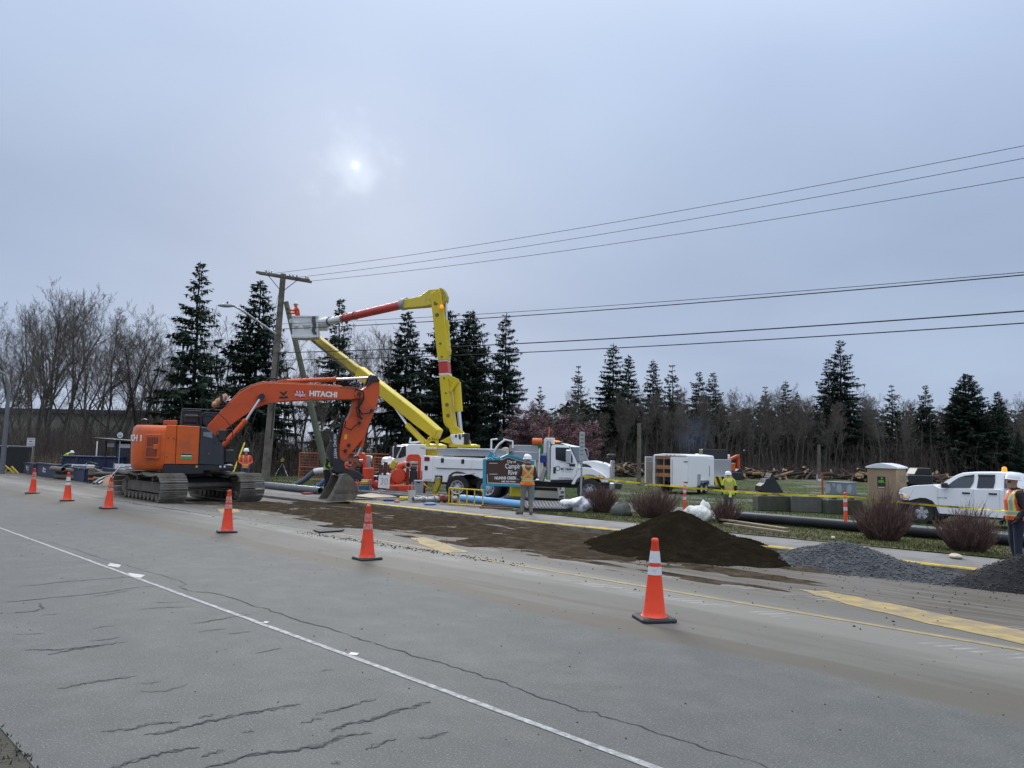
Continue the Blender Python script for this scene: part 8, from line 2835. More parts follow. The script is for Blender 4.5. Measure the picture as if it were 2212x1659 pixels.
# sheets on the ground
for (pix, m, lab, nm, dz) in [([(764, 1075), (815, 1066), (858, 1077), (800, 1079)], mat('pale_ply', (.44, .35, .24), .85, var=.12), 'pale plywood sheet on a black mat behind the kerb', 'plywood_sheet', .05), ([(760, 1079), (775, 1070), (880, 1078), (872, 1083)], mat('black_mat', (.02, .02, .022), .8), 'black mat under the plywood sheet behind the kerb', 'ground_mat', .008),
       ([(677, 1148), (715, 1143), (744, 1146), (738, 1149), (690, 1152)], mat('black_mat', (.02, .02, .022), .8), 'black mat lying on the road left of the middle cone', 'ground_mat', .012)]:
 P_ = [G(*p_) for p_ in pix]
 o0 = P_[0]
 n = len(P_)
 o = MB().add([(q - o0) + Vector((0, 0, dz)) for q in P_] + [(q - o0) + Vector((0, 0, dz + .025)) for q in P_], [tuple(range(n)), tuple(reversed(range(n, 2 * n)))] + [(i, (i + 1) % n, (i + 1) % n + n, i + n) for i in range(n)]).build(nm, m)
 o.location = o0
 tag(o, lab, 'sheet' if nm != 'ground_mat' else 'mat')
def rag(x, y, L_, m, lab, seed, cat='rag'):
 return bundle('rag', x, y, L_, L_ * .28, .05, R(10 * seed), m, lab, seed, .12, cat)
rag(841, 1083, .5, mat('navy_rag', (.03, .06, .16), .9), 'dark blue rag on the pavement near the pail', 1)
rag(857, 1086, .22, mat('pink_rag', (.50, .20, .14), .9), 'pink glove beside the dark blue rag', 2, 'glove')
rag(929, 1091, .5, mat('light_blue_rag', (.16, .28, .48), .9), 'light blue cloth near the kerb below the row of fittings', 3)
rag(664, 1068, .5, mat('red_rag', (.30, .06, .05), .9), 'dull red cloth lying against the grey pipe on the apron', 4)
rag(1893, 1160, .16, mat('orange_scrap', (.65, .16, .05), .8), 'orange scrap on the verge left of the large shrub', 5, 'litter')
rag(1800, 1166, .18, mat('tan_scrap', (.5, .42, .33), .8), 'pale paper scrap on the verge near the walkway', 6, 'litter')
rag(2065, 1206, .42, mat('tan_scrap', (.5, .42, .33), .8), 'tan paper strip lying under the round shrub', 7, 'litter')
MB_y = MB().bx(-.2, .2, -.1, .1, 0, .13).build('yellow_case', M_YEL, bevel=.03)
MB_y.location = G(873, 1080)
tag(MB_y, 'small yellow box on the pavement beside the pail', 'box')
# ---- pumps
M_PMP = mat('pump_orange_red', (.66, .065, .018), .45, var=.08, scale=4, dirt=(.30, .05, .03), dirt_amt=.4)
def pump(x, y, rz, lab, Y=None, ladder=True):
 q = AY(x, y)
 t = thing('pump', lab, 'pump', q, rz, 'orange trash pumps')
 MB().bx(-.85, .75, -.45, .45, .12, .48).build('fuel_tank', M_PMP, t, bevel=.04)
 MB().bx(-.8, .7, -.4, .4, 0, .119).build('skid', M_BLK, t)
 fr = MB()
 for y0 in (-.06,):
  fr.prism([(-.05, .482), (.10, .482), (.10, 1.55), (.47, 1.55), (.47, .482), (.62, .482), (.62, 1.70), (.52, 1.85), (.42, 1.87), (.15, 1.87), (.05, 1.85), (-.05, 1.70)], -.06, .06)
 fr.build('lifting_frame', M_PMP, t, bevel=.015)
 MB().lathe([(.10, -.22), (.30, -.20), (.36, -.10), (.36, .10), (.30, .20), (.10, .22)], 20, (-.38, -.1, .88), 'y').build('volute', M_PMP, t, smooth=40)
 MB().tube([(-.38, -.1, 1.1), (-.30, -.1, 1.30), (-.10, -.14, 1.38), (.05, -.30, 1.38)], [.18, .17, .15, .14], 14).build('discharge_elbow', M_PMP, t, smooth=50)
 MB().lathe([(.10, -.52), (.155, -.52), (.155, -.40), (.12, -.38), (.12, -.26), (.10, -.26), (.10, -.52)], 16, (.06, 0, 1.38), 'y', False).build('discharge_flange', M_FIT, t, smooth=40)
 MB().tube([(-.5, -.1, .85), (-.75, -.15, .85)], [.17, .15], 14).build('suction_neck', M_PMP, t, smooth=50)
 MB().lathe([(.09, -.92), (.15, -.92), (.15, -.80), (.12, -.78), (.12, -.72), (.09, -.72), (.09, -.92)], 16, (0, -.15, .85), 'x', False).build('suction_flange', M_FIT, t, smooth=40)
 MB().tube([(-.60, .0, .5), (-.62, .0, 1.05), (-.55, 0, 1.12)], [.13, .13, .10], 12).build('strainer', M_PMP, t, smooth=40)
 MB().bx(.12, .46, -.30, .34, .50, 1.15).build('engine', M_BLK, t, bevel=.05)
 MB().bx(.13, .45, -.28, .28, 1.152, 1.35).build('engine_top', M_FITB, t, bevel=.04)
 MB().bx(.64, .92, -.34, .34, .35, 1.15).build('radiator', M_PMP, t, bevel=.04)
 MB().lathe([(.05, .1), (.09, .1), (.09, .55), (.05, .55)], 12, (0, .05, 1.45), 'x').build('muffler', M_FIT, t, smooth=40)
 MB().bx(-.75, -.35, -.47, -.451, .25, .40).build('tank_plate', M_ORD, t)
 return t
pump(880, 35.3, R(6), 'orange-red trash pump with a lifting frame behind the small cones')
pump(766, 37.5, R(-20), 'orange-red trash pump seen behind the excavator bucket')
q = AY(795, 38)
rd_ = thing('radiator_guard', 'grey radiator panel with a round flange right of the far pump', 'radiator', q, R(8))
MB().bx(-.12, .12, -.35, .35, .25, 1.75).build('panel', M_GALV, rd_, bevel=.02)
MB().bx(-.55, -.125, -.3, .3, .25, 1.5).build('core', M_BLK, rd_, bevel=.03)
MB().lathe([(.05, .125), (.19, .125), (.19, .20), (.05, .20)], 18, (0, -.1, 1.55), 'x').build('flange', M_FIT, rd_, smooth=40)
MB().bx(-.5, .1, -.3, .3, 0, .249).build('skid', M_BLK, rd_)
# hanging yellow life-bag and brown hose crib beside the pump
q = atY(*ZP(550, 610), 35)
yb = tag(MB().obox((0, 0, 0), .28, .12, .42, Matrix.Rotation(R(28), 3, 'Y')).build('yellow_bag', mat('mustard_vinyl', (.50, .36, .03), .6, var=.1), bevel=.05), 'mustard yellow bag hung on the left of the near pump', 'bag')
yb.location = q
q = AY(838, 36.3)
cb = thing('timber_crib', 'tall brown board screen left of the orange pump', 'screen', q, R(12))
M_CRIB = mat('red_brown_board', (.085, .045, .038), .85, var=.25, scale=3)
for k in range(4):
 MB().bx(-.40 + k * .2, -.215 + k * .2, -.03 - .01 * (k % 2), .03, 0, 1.35 + .12 * (k == 1)).build('board', M_CRIB, cb, bevel=.006)
# "30" board
q = AY(831, 34.3)
nb_ = thing('number_board', 'white paper board with the number 30 on a stand', 'sign', q, R(6))
MB().prism([(-.26, .34), (.24, .30), (.26, .86), (-.24, .90)], -.012, .012).build('board', mat('paper_white', (.74, .75, .77), .7, var=.03), nb_)
text_obj('30', .42, .002, mat('pencil_grey', (.38, .39, .42), .7, var=0), nb_, side_M(0, -.016, .60, R(-4)), xs=.85)
for x in (-.15, .15):
 MB().cyl((x, .03, 0), (x, .015, .95), .012, n=6).build('stake', M_PLANK, nb_)
for x in (-.08, .12):
 MB().bx(x - .03, x + .03, -.02, .02, .90, .98).build('clip', M_LET_W, nb_)
# small gear
q = AY(788, 35.5)
sg = thing('small_pump', 'small blue and yellow portable pump left of the number board', 'pump', q, 0)
MB().bx(-.22, .22, -.18, .18, .05, .38).build('engine', mat('dull_blue', (.04, .12, .22), .5), sg, bevel=.03)
MB().bx(-.15, .18, -.14, .14, .382, .58).build('tank', M_YELD, sg, bevel=.04)
for y in (-.24, .24):
 MB().tube([(-.34, y, 0), (-.30, y, .62), (.30, y, .62), (.34, y, 0)], .018, 6).build('cage', M_GALV, sg, smooth=40)
q = AY(814, 35.3)
hy = thing('red_standpipe', 'short red standpipe left of the number board', 'standpipe', q)
MB().lathe([(.16, 0), (.13, .10), (.09, .14), (.09, .30), (.12, .32), (.12, .55), (.08, .6), (.01, .6)], 14).build('pipe', mat('deep_red', (.36, .012, .018), .4), hy, smooth=40)
q = AY(906, 33.6)
gbx = thing('grey_tote', 'grey plastic tote between the pump and the truck', 'tote', q, R(0))
MB().loft([[(-.18, -.13, .0), (.18, -.13, .0), (.18, .13, .0), (-.18, .13, .0)], [(-.21, -.15, .75), (.21, -.15, .75), (.21, .15, .75), (-.21, .15, .75)]]).build('tote', M_GALV, gbx, bevel=.02)
MB().bx(-.08, .08, -.156, -.15, .62, .68).build('grip', M_BLK, gbx)
# ---- orange site fence panels
M_FEN = mat('fence_orange', (.55, .14, .05), .55, var=.08)
def fence(pa, pb_, Y, hgt, lab):
 a, b = atY(*pa, Y), atY(*pb_, Y + .5)
 a.z, b.z = zat(a.x, a.y), zat(b.x, b.y)
 t = thing('site_fence_panel', lab, 'fence panel', a, 0, 'orange mesh fence panels')
 d = b - a
 up = Vector((0, 0, hgt))
 for k in (0, 1):
  MB().tube([d * k, d * k + up], .03, 6).build('post', M_FEN, t, smooth=40)
 for k in (.10, .52, 1.0):
  MB().tube([up * k, d + up * k], .024, 6).build('rail', M_FEN, t, smooth=40)
 w_ = MB()
 n = int(d.length / .09)
 for i in range(1, n):
  w_.tube([d * (i / n) + up * .1, d * (i / n) + up], .005, 3, caps=False)
 for i in range(1, 9):
  w_.tube([up * (.1 + .9 * i / 9), d + up * (.1 + .9 * i / 9)], .005, 3, caps=False)
 kind(w_.build('wire_mesh', M_FEN, t), 'stuff')
fence((645, 1040), (722, 1040), 50, 1.9, 'orange mesh fence panel left of the excavator bucket')
fence((748, 1040), (792, 1040), 51, 2.0, 'orange mesh fence panel just right of the excavator arm')
fence((794, 1040), (850, 1040), 50, 2.0, 'orange mesh fence panel left of the digger truck bonnet')
fence((806, 1040), (860, 1040), 46, 1.75, 'lower orange mesh fence panel in front of the digger truck wheel')
# ---- hoses
M_HOSE = mat('slate_hose', (.075, .09, .115), .5, var=.1, scale=3)
M_HOSEB = mat('blue_layflat_hose', (.035, .10, .26), .5, var=.12, scale=3)
def hose(pix, r, m, lab, Ys, nm='hose'):
 P_ = [atY(*p_, Y) for p_, Y in zip(pix, Ys)]
 # smooth
 S = []
 for i in range(len(P_) - 1):
  p0, p1, p2, p3 = P_[max(0, i - 1)], P_[i], P_[i + 1], P_[min(len(P_) - 1, i + 2)]
  for k in range(6):
   t = k / 6
   S.append(.5 * ((2 * p1) + (p2 - p0) * t + (2 * p0 - 5 * p1 + 4 * p2 - p3) * t * t + (3 * p1 - p0 - 3 * p2 + p3) * t ** 3))
 S.append(P_[-1])
 o = MB().tube([q - S[0] for q in S], r, 10).build(nm, m, smooth=60)
 o.location = S[0]
 return tag(o, lab, 'hose')
hose([ZM(1370, 1045), ZM(1560, 960), ZM(1720, 860), ZM(1830, 760), ZM(1890, 722), ZM(2080, 700), ZM(2160, 720)], .13, M_HOSE, 'slate suction hose rising from the grey pipe to the worker behind the bucket', [38.5, 38.5, 38.5, 38.5, 38.5, 38.5, 38.5])
hose([ZM(1540, 1052), ZM(1700, 1050), ZM(1860, 1055), ZM(1990, 1000), ZM(2110, 900), ZM(2200, 840)], .10, M_HOSEB, 'blue lay-flat hose curving up beside the excavator bucket', [37.5] * 6)
wr = hose([ZM(1885, 722), ZM(1960, 705), ZM(2080, 700)], .15, mat('white_wrap', (.62, .63, .65), .5, var=.2, scale=8), 'white plastic wrapping round the joint of the suction hose', [38.5] * 3, 'hose_wrap')
# ---- laser level
q = G(609, 1028)
lz = thing('laser_tripod', 'yellow laser level on a white-legged tripod on the grass', 'tripod', q)
for a in (200, 340, 90):
 MB().cyl((math.cos(R(a)) * .55, math.sin(R(a)) * .55, 0), (0, 0, 1.05), .035, n=8).build('leg', M_LET_W if a != 90 else M_BLK, lz, smooth=40)
MB().lathe([(.03, 1.0), (.10, 1.02), (.10, 1.1), (.03, 1.12)], 12).build('head', M_BLK, lz)
MB().bx(-.13, .13, -.12, .12, 1.122, 1.38).build('laser', M_YEL, lz, bevel=.03)
MB().lathe([(.06, 1.382), (.06, 1.48), (.02, 1.50)], 10).build('rotor', M_GALV, lz, smooth=40)
q = G(640, 1024)
yc_ = thing('instrument_case', 'yellow instrument case on the grass right of the tripod', 'case', q, R(15))
MB().bx(-.4, .4, -.2, .2, 0, .42).build('shell', M_YEL, yc_, bevel=.05)
MB().bx(-.41, .41, -.21, .21, .20, .225).build('seam', M_GAP, yc_)
# ---- posts in the field
for px, pt_, pbm, Y, r_, lab in [(1380, 914, 1040, 62, .18, 'thick wooden post standing beyond the trailer open door'), (1770, 960, 1040, 82, .17, 'wooden post alone in the field left of the toilet')]:
 b_ = atY(px, pbm, Y)
 b_.z = zat(b_.x, b_.y)
 tp_ = atY(px + (1 if px < 1500 else -1), pt_, Y)
 t = thing('wooden_post', lab, 'post', b_, 0, 'tall wooden posts in the field')
 MB().tube([(0, 0, 0), (tp_ - b_)], [r_, r_ * .85], 12).build('post', M_WOOD, t, smooth=40)
 if px > 1500:
  MB().bx(-.28, -.17, -.15, .15, .05, .75).build('meter_box', M_GALV, t, bevel=.01)
  MB().bx(-.25, .25, -.25, .25, 0, .3).build('collar', mat('pale_collar', (.6, .6, .58), .7), t, bevel=.03)
b_ = atY(*Z5(1855, 625), 48)
b_.z = zat(b_.x, b_.y)
stk = tag(MB().bx(-.06, .06, -.02, .02, 0, 1.55).build('survey_stake', M_ORD), 'thin brown stake in the field left of the utility box', 'stake')
stk.location = b_
# ---- log piles
M_LOG = [mat('log_bark_%s' % k, c, .95, var=.3, scale=5) for k, c in (('dark', (.035, .027, .021)), ('brown', (.070, .047, .030)), ('pale', (.26, .165, .09)))]
M_LOGE = mat('cut_wood', (.36, .23, .125), .85, var=.12)
def log_mesh(m, seed):
 rn = random.Random(seed)
 mb = MB().tube([(-.5, 0, 0), (-.1, rn.uniform(-.03, .03), .01), (.25, rn.uniform(-.03, .03), 0), (.5, 0, 0)], [.055, .052, .048, .042], 8, caps=False)
 me = mb.mesh('log')
 me.materials.append(m)
 e = MB()
 e.add([(-.5, .055 * math.cos(a * .785), .055 * math.sin(a * .785)) for a in range(8)], [tuple(range(8))])
 ee = e.mesh('cut_end')
 ee.materials.append(M_LOGE)
 me.shade_smooth()
 return me, ee
LM = [log_mesh(m, i) for i, m in enumerate(M_LOG)]
def log_pile(x0, x1, Y0, Y1, n, hmax, lab, grp, seed, Lr=(1.8, 4.5)):
 rn = random.Random(seed)
 for i in range(n):
  px = rn.uniform(x0, x1)
  Y = rn.uniform(Y0, Y1)
  v = atY(px, 1020, Y)
  z = zat(v.x, v.y)
  me, ee = LM[rn.choice((0, 0, 0, 1, 1, 2))]
  L_ = rn.uniform(*Lr)
  t = thing('log', lab, 'log', (v.x, v.y, z + .15 + hmax * rn.random() ** 2.0), 0, grp)
  t.rotation_euler = (0, rn.gauss(0, .22), rn.uniform(0, 3.14))
  t.scale = (L_, rn.uniform(1.8, 4.2), rn.uniform(1.8, 4.2))
  link('bark', me, t)
  link('cut_end', ee, t)
  link('cut_end', ee, t).matrix_local = Matrix.Translation((.002, 0, 0)) @ Matrix.Rotation(math.pi, 4, 'Z') @ Matrix.Diagonal((1, .77, .77, 1))
log_pile(1338, 1376, 84, 92, 42, 1.3, 'log in the heap left of the trailer, beyond the truck bonnet', 'logs heaped beyond the truck bonnet', 1)
log_pile(1590, 1700, 84, 96, 46, .5, 'log in the long low heap near the far excavator', 'logs heaped near the far excavator', 2)
log_pile(1690, 1860, 90, 98, 42, .5, 'log in the heap left of the toilet', 'logs heaped left of the toilet', 3)
log_pile(1850, 1900, 84, 90, 28, 1.1, 'pale split log in the heap just left of the toilet', 'split logs just left of the toilet', 4, (1.5, 3.6))
log_pile(1990, 2080, 84, 94, 26, .6, 'log in the low heap behind the pickup', 'logs behind the pickup', 5)
def pl_slash(rn):
 v = atY(rn.uniform(1600, 1900), 1020, rn.uniform(92, 99))
 return v.x, v.y, zat(v.x, v.y)
brush('slash_heap', 900, pl_slash, .6, 2.6, M_BRUSH, seed=61, r=.03, fan=1.6)
# ================================================================ left end of the site
M_BLKF = mat('black_privacy_mesh', (.016, .016, .018), .9, var=.2, scale=2)
a, b = atY(-40, 1005, 50.5), atY(66, 1005, 49)
a.z, b.z = zat(a.x, a.y), zat(b.x, b.y)
bf = thing('screened_fence', 'fence covered with black screen cloth at the far left', 'fence', a)
d = b - a
MB().add([(0, 0, .05), d + Vector((0, 0, .05)), d + Vector((0, 0, 1.62)), (0, 0, 1.55), (0, .03, .05), d + Vector((0, .03, .05)), d + Vector((0, .03, 1.62)), (0, .03, 1.55)], [(0, 1, 2, 3), (7, 6, 5, 4), (3, 2, 6, 7), (0, 4, 5, 1), (1, 5, 6, 2), (0, 3, 7, 4)]).build('screen_cloth', M_BLKF, bf)
for k in (0, .5, 1):
 MB().tube([d * k + Vector((0, .06, 0)), d * k + Vector((0, .06, 1.7))], .03, 6).build('post', M_GALV, bf)
MB().tube([Vector((0, .06, 1.66)), d + Vector((0, .06, 1.70))], .025, 6).build('top_rail', M_GALV, bf)
# information sign with a fish
q = atY(63.5, 1000, 51)
q.z = zat(q.x, q.y)
fs_ = thing('creek_sign', 'white information sign with a fish behind the black screen fence', 'sign', q)
tz_ = atY(63.5, 963, 51).z - q.z
th_ = atY(63.5, 946, 51).z - q.z
MB().bx(-.26, .26, -.012, .012, tz_, th_).build('panel', mat('sign_white', (.66, .70, .68), .5, var=.03), fs_)
MB().bx(-.24, .24, -.016, -.0125, th_ - .10, th_ - .05).build('heading', mat('sign_green', (.10, .25, .18), .5), fs_)
mf = MB()
zf = tz_ + .30
mf.add([(-.17 + .3 * t, -.017, zf + .05 * math.sin(math.pi * t)) for t in [i / 8 for i in range(9)]] + [(.19, -.017, zf + .05), (.19, -.017, zf - .05)] + [(-.17 + .3 * t, -.017, zf - .05 * math.sin(math.pi * t)) for t in [i / 8 for i in range(8, 0, -1)]], [tuple(range(19))])
mf.build('fish', mat('salmon_red', (.40, .12, .08), .6), fs_)
for k in range(3):
 MB().bx(-.2, .2, -.016, -.0125, tz_ + .06 + k * .05, tz_ + .075 + k * .05).build('text_line', M_GAP, fs_)
for x in (-.2, .2):
 MB().bx(x - .03, x + .03, .013, .06, 0, th_ - .05).build('post', M_PLANK, fs_)
# lamp post far left
q = atY(6, 1000, 46)
q.z = zat(q.x, q.y)
lp = thing('lamp_post', 'plain grey steel lamp post at the left edge', 'street lamp', q)
tp_ = atY(20, 835, 46) - q
M_POSTG = mat('dull_post_grey', (.13, .14, .15), .6, var=.1)
MB().tube([(0, 0, 0), tp_ * .5, tp_, tp_ + Vector((-.25, 0, .7)), tp_ + Vector((-1.3, 0, 1.25)), tp_ + Vector((-2.4, 0, 1.45))], [.14, .12, .09, .075, .06, .05], 12).build('mast', M_POSTG, lp, smooth=40)
MB().ball(tuple(tp_ + Vector((-2.7, 0, 1.44))), .42, .15, .10).build('lamp_head', MATS['lamp_grey'], lp, smooth=60)
# bus shelter
q = atY(258, 1006, 47)
q.z = zat(q.x, q.y)
bsr = thing('bus_shelter', 'dark flat-roofed bus shelter behind the excavator counterweight', 'bus shelter', q, R(-6))
z1_ = atY(258, 951, 47).z - q.z
MB().prism([(-1.25, z1_ + .05), (1.3, z1_ - .10), (1.3, z1_ - .02), (-1.25, z1_ + .13)], -1.0, .75).build('roof', M_BLK, bsr, bevel=.01)
for x in (-.62, .05, 1.0):
 MB().bx(x - .04, x + .04, -.55, -.47, 0, z1_ - .05).build('post', M_BLK, bsr)
MB().bx(-.62, 1.0, .55, .62, .1, z1_ - .06).build('rear_panel', M_BLKF, bsr)
MB().bx(.10, .96, -.535, -.49, .35, z1_ - .2).build('side_panel', M_CHAR, bsr)
MB().bx(.25, .95, -.56, -.536, z1_ - .45, z1_ - .22).build('route_board', M_LET_W, bsr)
MB().bx(-.5, -.05, -.56, -.50, z1_ - .42, z1_ - .2).build('route_board', M_GALV, bsr)
MB().bx(-.02, .10, -.60, -.551, .95, 1.35).build('notice', M_LET_W, bsr)
for k in range(6):
 MB().bx(-.52 + k * .09, -.49 + k * .09, -.52, -.50, .1, .9).build('slat', M_BLK, bsr)
q = atY(256, 1006, 46)
q.z = zat(q.x, q.y)
bst = thing('bus_stop_sign', 'round white bus stop sign above the shelter', 'sign', q)
zc_ = atY(255.5, 940, 46).z - q.z
MB().cyl((0, 0, 0), (0, 0, zc_), .03, n=8).build('post', M_GALV, bst)
MB().lathe([(.001, -.06), (.17, -.06), (.17, -.035), (.001, -.035)], 24, (0, 0, zc_), 'y').build('disc', mat('sign_white', (.66, .70, .68)), bst, smooth=40)
MB().bx(-.09, .09, -.066, -.0605, zc_ - .07, zc_ + .09).build('bus_mark', mat('sign_green', (.1, .25, .18)), bst, bevel=.02)
MB().bx(-.065, .065, -.07, -.0665, zc_ + .0, zc_ + .065).build('bus_window', M_LET_W, bst)
for x in (-.06, .06):
 MB().bx(x - .02, x + .02, -.066, -.0605, zc_ - .10, zc_ - .075).build('bus_wheel', mat('sign_green', (.1, .25, .18)), bst)
q = atY(207, 1000, 49)
q.z = zat(q.x, q.y)
whp = tag(MB().tube([(0, 0, 0), (0, 0, atY(208, 953, 49).z - q.z)], [.04, .04], 8).build('white_marker_post', M_LET_W), 'thin white post left of the bus shelter', 'post')
whp.location = q
# navy trench boxes
M_NAVB = mat('navy_steel', (.014, .022, .060), .5, var=.12, scale=2, dirt=(.06, .055, .05), dirt_amt=.4)
def tbox(pa, pb_, ha, Ya, Yb, lab, thick=.22, logo=None):
 """slab-sided shoring panel from pa to pb_ (bottom pixels)"""
 a, b = G(*pa), G(*pb_)
 t = thing('trench_box', lab, 'trench box', a, 0, 'navy trench shoring boxes')
 d = b - a
 L_ = Vector((d.x, d.y, 0)).length
 t.rotation_euler = (0, 0, math.atan2(d.y, d.x))
 MB().bx(0, L_, 0, thick, 0, ha).build('panel', M_NAVB, t, bevel=.02)
 MB().bx(-.03, L_ + .03, -.04, thick + .04, ha + .002, ha + .09).build('top_rail', M_NAVB, t, bevel=.015)
 for x in (.05, L_ - .25):
  MB().bx(x, x + .2, -.06, -.001, 0, ha).build('end_post', M_NAVB, t, bevel=.015)
 MB().bx(.02, L_ - .02, 1.9, 1.9 + thick, 0, ha).build('far_panel', M_NAVB, t, bevel=.02)
 if logo:
  x = L_ * logo
  MB().lathe([(.09, -.01), (.15, -.01), (.15, -.001), (.09, -.001), (.09, -.01)], 18, (x - .18, 0, ha * .58), 'y', False).build('logo_ring', M_LET_W, t)
  text_obj('United', .15, .002, M_LET_W, t, side_M(x + .22, -.008, ha * .66))
  text_obj('Rentals', .15, .002, M_LET_W, t, side_M(x + .22, -.008, ha * .44))
 for x in (.25, L_ - .25):
  MB().cyl((x, thick + .003, ha * .7), (x, 1.898, ha * .7), .09, n=12).build('spreader', M_STEELD, t, smooth=40)
 return t
tbox((44, 1021), (73, 1026), .62, 0, 0, 'short navy trench box at the far left with a white rental logo', logo=.5)
tbox((76, 1027), (122, 1034), .68, 0, 0, 'long navy trench box, middle of the three on the left, with a white rental logo', logo=.42)
tbox((136, 1034), (184, 1042), .62, 0, 0, 'navy trench box nearest the excavator with pipes laid over it', logo=.35)
# dark bin
q = AY(132, 46.5)
dbn = thing('dark_bin', 'tall dark blue open bin behind the trench boxes', 'bin', q, R(-6))
MB().bx(0, 3.9, 0, 1.5, 0, 1.15).build('shell', M_NAVB, dbn, bevel=.03)
MB().bx(-.04, 3.94, -.05, 1.55, 1.152, 1.24).build('rim', M_NAVB, dbn, bevel=.02)
for k in range(5):
 MB().bx(.1 + k * .88, .22 + k * .88, -.05, -.001, 0, 1.15).build('rib', M_NAVB, dbn)
# timber / steel pipes lying across the boxes
M_RUSTP = mat('muddy_pipe', (.17, .135, .095), .8, var=.2, scale=3)
for pa, pb_, z, r_, lab in [((112, 1012), (137, 1013), .55, .13, 'muddy brown pipe lying across the trench boxes, the far one'), ((124, 1022), (164, 1024), .50, .13, 'pale muddy pipe lying over the near trench box'), ((122, 1033), (166, 1038), .15, .14, 'muddy pipe on the ground in front of the near trench box'), ((166, 1035), (240, 1036), .12, .10, 'grey pipe on the ground left of the excavator track')]:
 a, b = atY(*pa, 42), atY(*pb_, 41)
 a.z, b.z = zat(a.x, a.y) + z, zat(b.x, b.y) + z
 pipe('muddy_pipe', [a, b], r_, M_RUSTP, lab)
hose([ZL(1310, 500), ZL(1350, 440), ZL(1450, 425), ZL(1560, 450), ZL(1680, 490)], .07, M_HOSE, 'slate hose looping over the trench boxes', [42] * 5)
hose([ZL(1640, 520), ZL(1720, 480), ZL(1830, 470), ZL(1960, 520), ZL(2100, 580), ZL(2212, 600)], .075, M_HOSE, 'slate hose lying past the rammer', [40] * 6)
hose([ZL(1950, 810), ZL(2040, 740), ZL(2150, 690), ZL(2300, 650)], .06, M_GREYP, 'grey hose on the road by the left track, the left one', [34.5, 35, 35.5, 36])
hose([ZL(2030, 815), ZL(2110, 770), ZL(2230, 720), ZL(2380, 690)], .06, M_GREYP, 'grey hose on the road by the left track, the right one', [34.5, 35, 35.5, 36])
# yellow ladder guard
M_YG = mat('yellow_guard', (.68, .46, .04), .5, var=.06)
Yg = 48
P3 = lambda x, y, Y=Yg: atY(*ZL(x, y), Y)
o0 = P3(200, 600)
yl = thing('ladder_guard', 'yellow tube handrail leaning at the left end of the trench boxes', 'guard rail', (o0.x, o0.y, zat(o0.x, o0.y)))
o0 = yl.location.copy()
for nm, pp in (('rail', [(40, 480), (60, 500), (85, 460), (50, 390), (30, 480)]), ('rail', [(50, 390), (160, 480), (280, 595)]), ('rail', [(100, 575), (160, 485)]), ('rail', [(220, 500), (245, 455), (330, 540), (380, 600)])):
 MB().tube([P3(*q_) - o0 for q_ in pp], .035, 7).build(nm, M_YG, yl, smooth=40)
MB().add([P3(190, 490) - o0, P3(300, 510) - o0, P3(375, 598) - o0, P3(285, 595) - o0] + [P3(190, 490) - o0 + Vector((0, .05, 0)), P3(300, 510) - o0 + Vector((0, .05, 0)), P3(375, 598) - o0 + Vector((0, .05, 0)), P3(285, 595) - o0 + Vector((0, .05, 0))], [(0, 1, 2, 3), (7, 6, 5, 4), (0, 4, 5, 1), (1, 5, 6, 2), (2, 6, 7, 3), (3, 7, 4, 0)]).build('plate', mat('mustard_plate', (.40, .28, .03), .6), yl)
# sign board and rammer
q = AY(178, 41.5)
sb_ = thing('notice_board', 'white notice board with black drawing leaning by the dark bin', 'sign', q, R(-4))
MB().bx(-.58, .58, -.02, .02, .25, .85).build('panel', M_LET_W, sb_)
MB().bx(-.5, .5, -.026, -.0205, .70, .78).build('heading', M_GAP, sb_)
MB().bx(-.3, .28, -.026, -.0205, .52, .58).build('drawing', M_LET_B, sb_)
MB().bx(-.4, .4, -.026, -.0205, .36, .41).build('text_line', M_GAP, sb_)
for x in (-.5, .5):
 MB().bx(x - .03, x + .03, .021, .06, 0, .85).build('leg', M_PLANK, sb_)
q = G(196, 1044)
rm_ = thing('tamping_rammer', 'upright tamping rammer with cream engine among the hoses', 'rammer', q, R(15))
MB().bx(-.16, .16, -.14, .20, 0, .05).build('shoe', M_BLK, rm_, bevel=.01)
MB().lathe([(.09, .05), (.08, .12), (.095, .14), (.095, .22), (.08, .24), (.10, .40)], 12).build('bellows', M_RUB, rm_, smooth=40)
MB().bx(-.11, .11, -.10, .10, .17, .27).build('foot_plate', M_OR, rm_, bevel=.01)
MB().bx(-.13, .13, -.15, .12, .40, .72).build('crankcase', M_STEELD, rm_, bevel=.03)
MB().bx(-.20, .12, -.13, .13, .722, .90).build('engine', mat('pail_cream', (.60, .57, .48)), rm_, bevel=.03)
MB().tube([(.16, -.2, .70), (.22, -.2, .95), (-.15, -.2, 1.05), (-.28, -.2, .95), (-.28, .2, .95), (-.15, .2, 1.05), (.22, .2, .95), (.16, .2, .70)], .02, 6).build('handle', M_BLK, rm_, smooth=40)
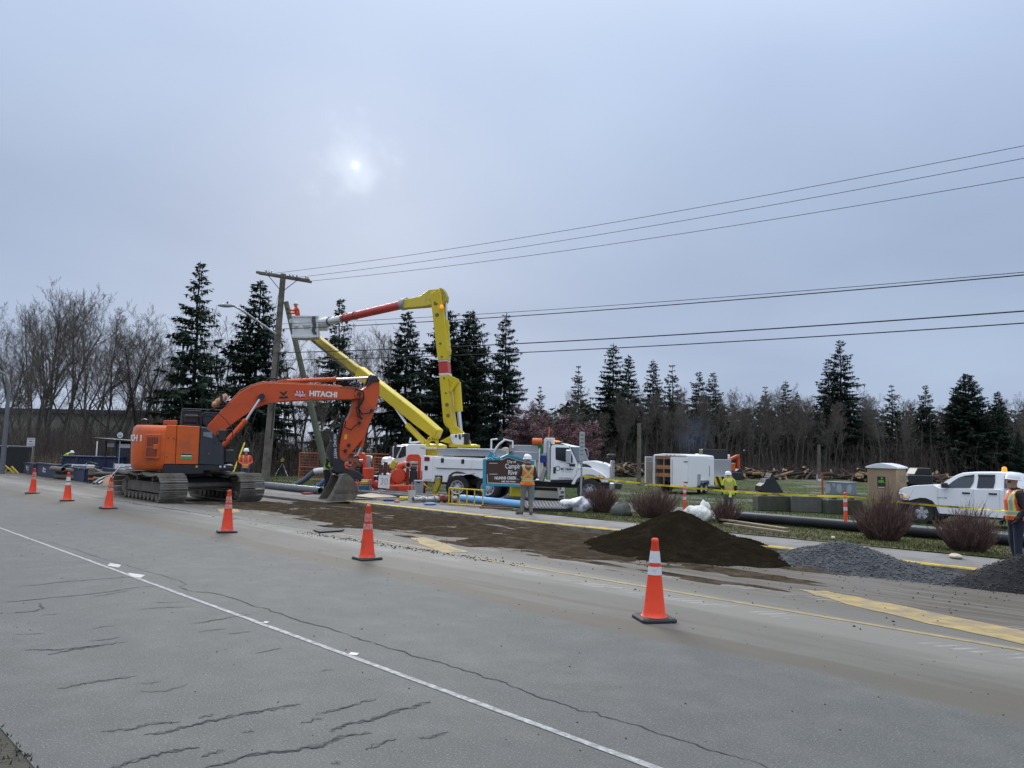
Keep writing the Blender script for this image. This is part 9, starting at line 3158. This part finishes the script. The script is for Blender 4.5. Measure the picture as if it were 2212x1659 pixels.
# paper sign on a barricade by the shelter
q = atY(268, 1012, 43.5)
q.z = zat(q.x, q.y)
ps2 = thing('detour_board', 'white board with pink lower edge hung on a barricade by the bus shelter', 'sign', q, R(-3))
MB().bx(-.55, .75, -.015, .015, .48, .95).build('panel', M_LET_W, ps2)
MB().bx(-.55, .75, -.020, -.0155, .48, .56).build('pink_band', mat('pink_band', (.60, .12, .22), .6), ps2)
for z_, x0, x1 in ((.82, .05, .6), (.74, -.4, .3), (.66, .1, .65)):
 MB().bx(x0, x1, -.020, -.0155, z_ - .02, z_ + .02).build('text_line', M_GAP, ps2)
for x in (-.6, .8):
 MB().bx(x - .03, x + .03, -.25, .25, 0, .06).build('foot', M_PLANK, ps2)
 MB().bx(x - .03, x + .03, -.03, .03, .062, 1.0).build('leg', M_PLANK, ps2)
MB().bx(-.7, .9, -.06, -.021, .28, .40).build('rail', M_LET_W, ps2)
# green rope hung on the posts
for x, y, lab in [(207, 1027, 'green rope hung over the leftmost delineator post'), (236, 1026, 'green rope hung on the middle delineator post')]:
 q = G(x, y)
 o = MB().tube([(.10, -.07, .88), (.16, -.08, .70), (.22, -.08, .45), (.12, -.08, .30), (.05, -.08, .55), (.08, -.07, .9)], .035, 6).build('green_rope', mat('rope_green', (.12, .26, .07), .8))
 o.location = q
 tag(o, lab, 'rope')
# broom with a straw head leaning over the cone
q = G(216, 1060)
bm2 = thing('shovel', 'long-handled shovel with a sandy blade leaning left of the track', 'shovel', q)
sh0 = atY(*ZK(90, 930), 33.5) - q
sh1 = atY(*ZK(340, 660), 34.5) - q
MB().cyl(sh0, sh1, .02, n=8).build('handle', M_GALV, bm2)
dd2 = (sh0 - sh1).normalized()
MB().loft([[sh0 + Vector((-.05, 0, .02)), sh0 + Vector((.05, 0, .04)), sh0 + Vector((.05, .03, .04)), sh0 + Vector((-.05, .03, .02))], [sh0 + dd2 * .22 + Vector((-.16, 0, .05)), sh0 + dd2 * .22 + Vector((.14, 0, -.02)), sh0 + dd2 * .22 + Vector((.14, .03, -.02)), sh0 + dd2 * .22 + Vector((-.16, .03, .05))], [sh0 + dd2 * .5 + Vector((-.12, 0, -.1)), sh0 + dd2 * .5 + Vector((.08, 0, -.15)), sh0 + dd2 * .5 + Vector((.08, .03, -.15)), sh0 + dd2 * .5 + Vector((-.12, .03, -.1))]]).build('blade', mat('sandy_blade', (.34, .22, .14), .9, var=.2), bm2, smooth=40)
# thin blue smoke drifting before the far wood
sq = atY(1498, 940, 100)
sm = MB().ball((0, 0, 0), 3.4, 1.6, 3.6, 16, 12)
sm.v = [(x + .5 * z * .3, y, z) for x, y, z in sm.v]
smo = sm.build('smoke', None, smooth=60)
smo.location = sq
mm = bpy.data.materials.new('blue_smoke')
mm.use_nodes = True
mm.node_tree.nodes.clear()
k_ = NT(mm.node_tree)
pv = k_.n('VolumePrincipled')
pv.inputs['Color'].default_value = (.55, .68, .95, 1)
tcn = k_.n('TexCoord').outputs['Object']
ln_ = k_.n('VectorMath', operation='LENGTH')
k_.l(k_.mapping(tcn, (.29, .6, .27)), ln_.inputs[0])
dn = k_.m('MULTIPLY', k_.rng(ln_.outputs['Value'], 1.0, .2), k_.rng(k_.noise(tcn, .45, 3), .3, .7))
k_.l(k_.m('MULTIPLY', dn, .09), pv.inputs['Density'])
k_.l(pv.outputs[0], k_.n('OutputMaterial').inputs['Volume'])
smo.data.materials.append(mm)
kind(smo, 'stuff')
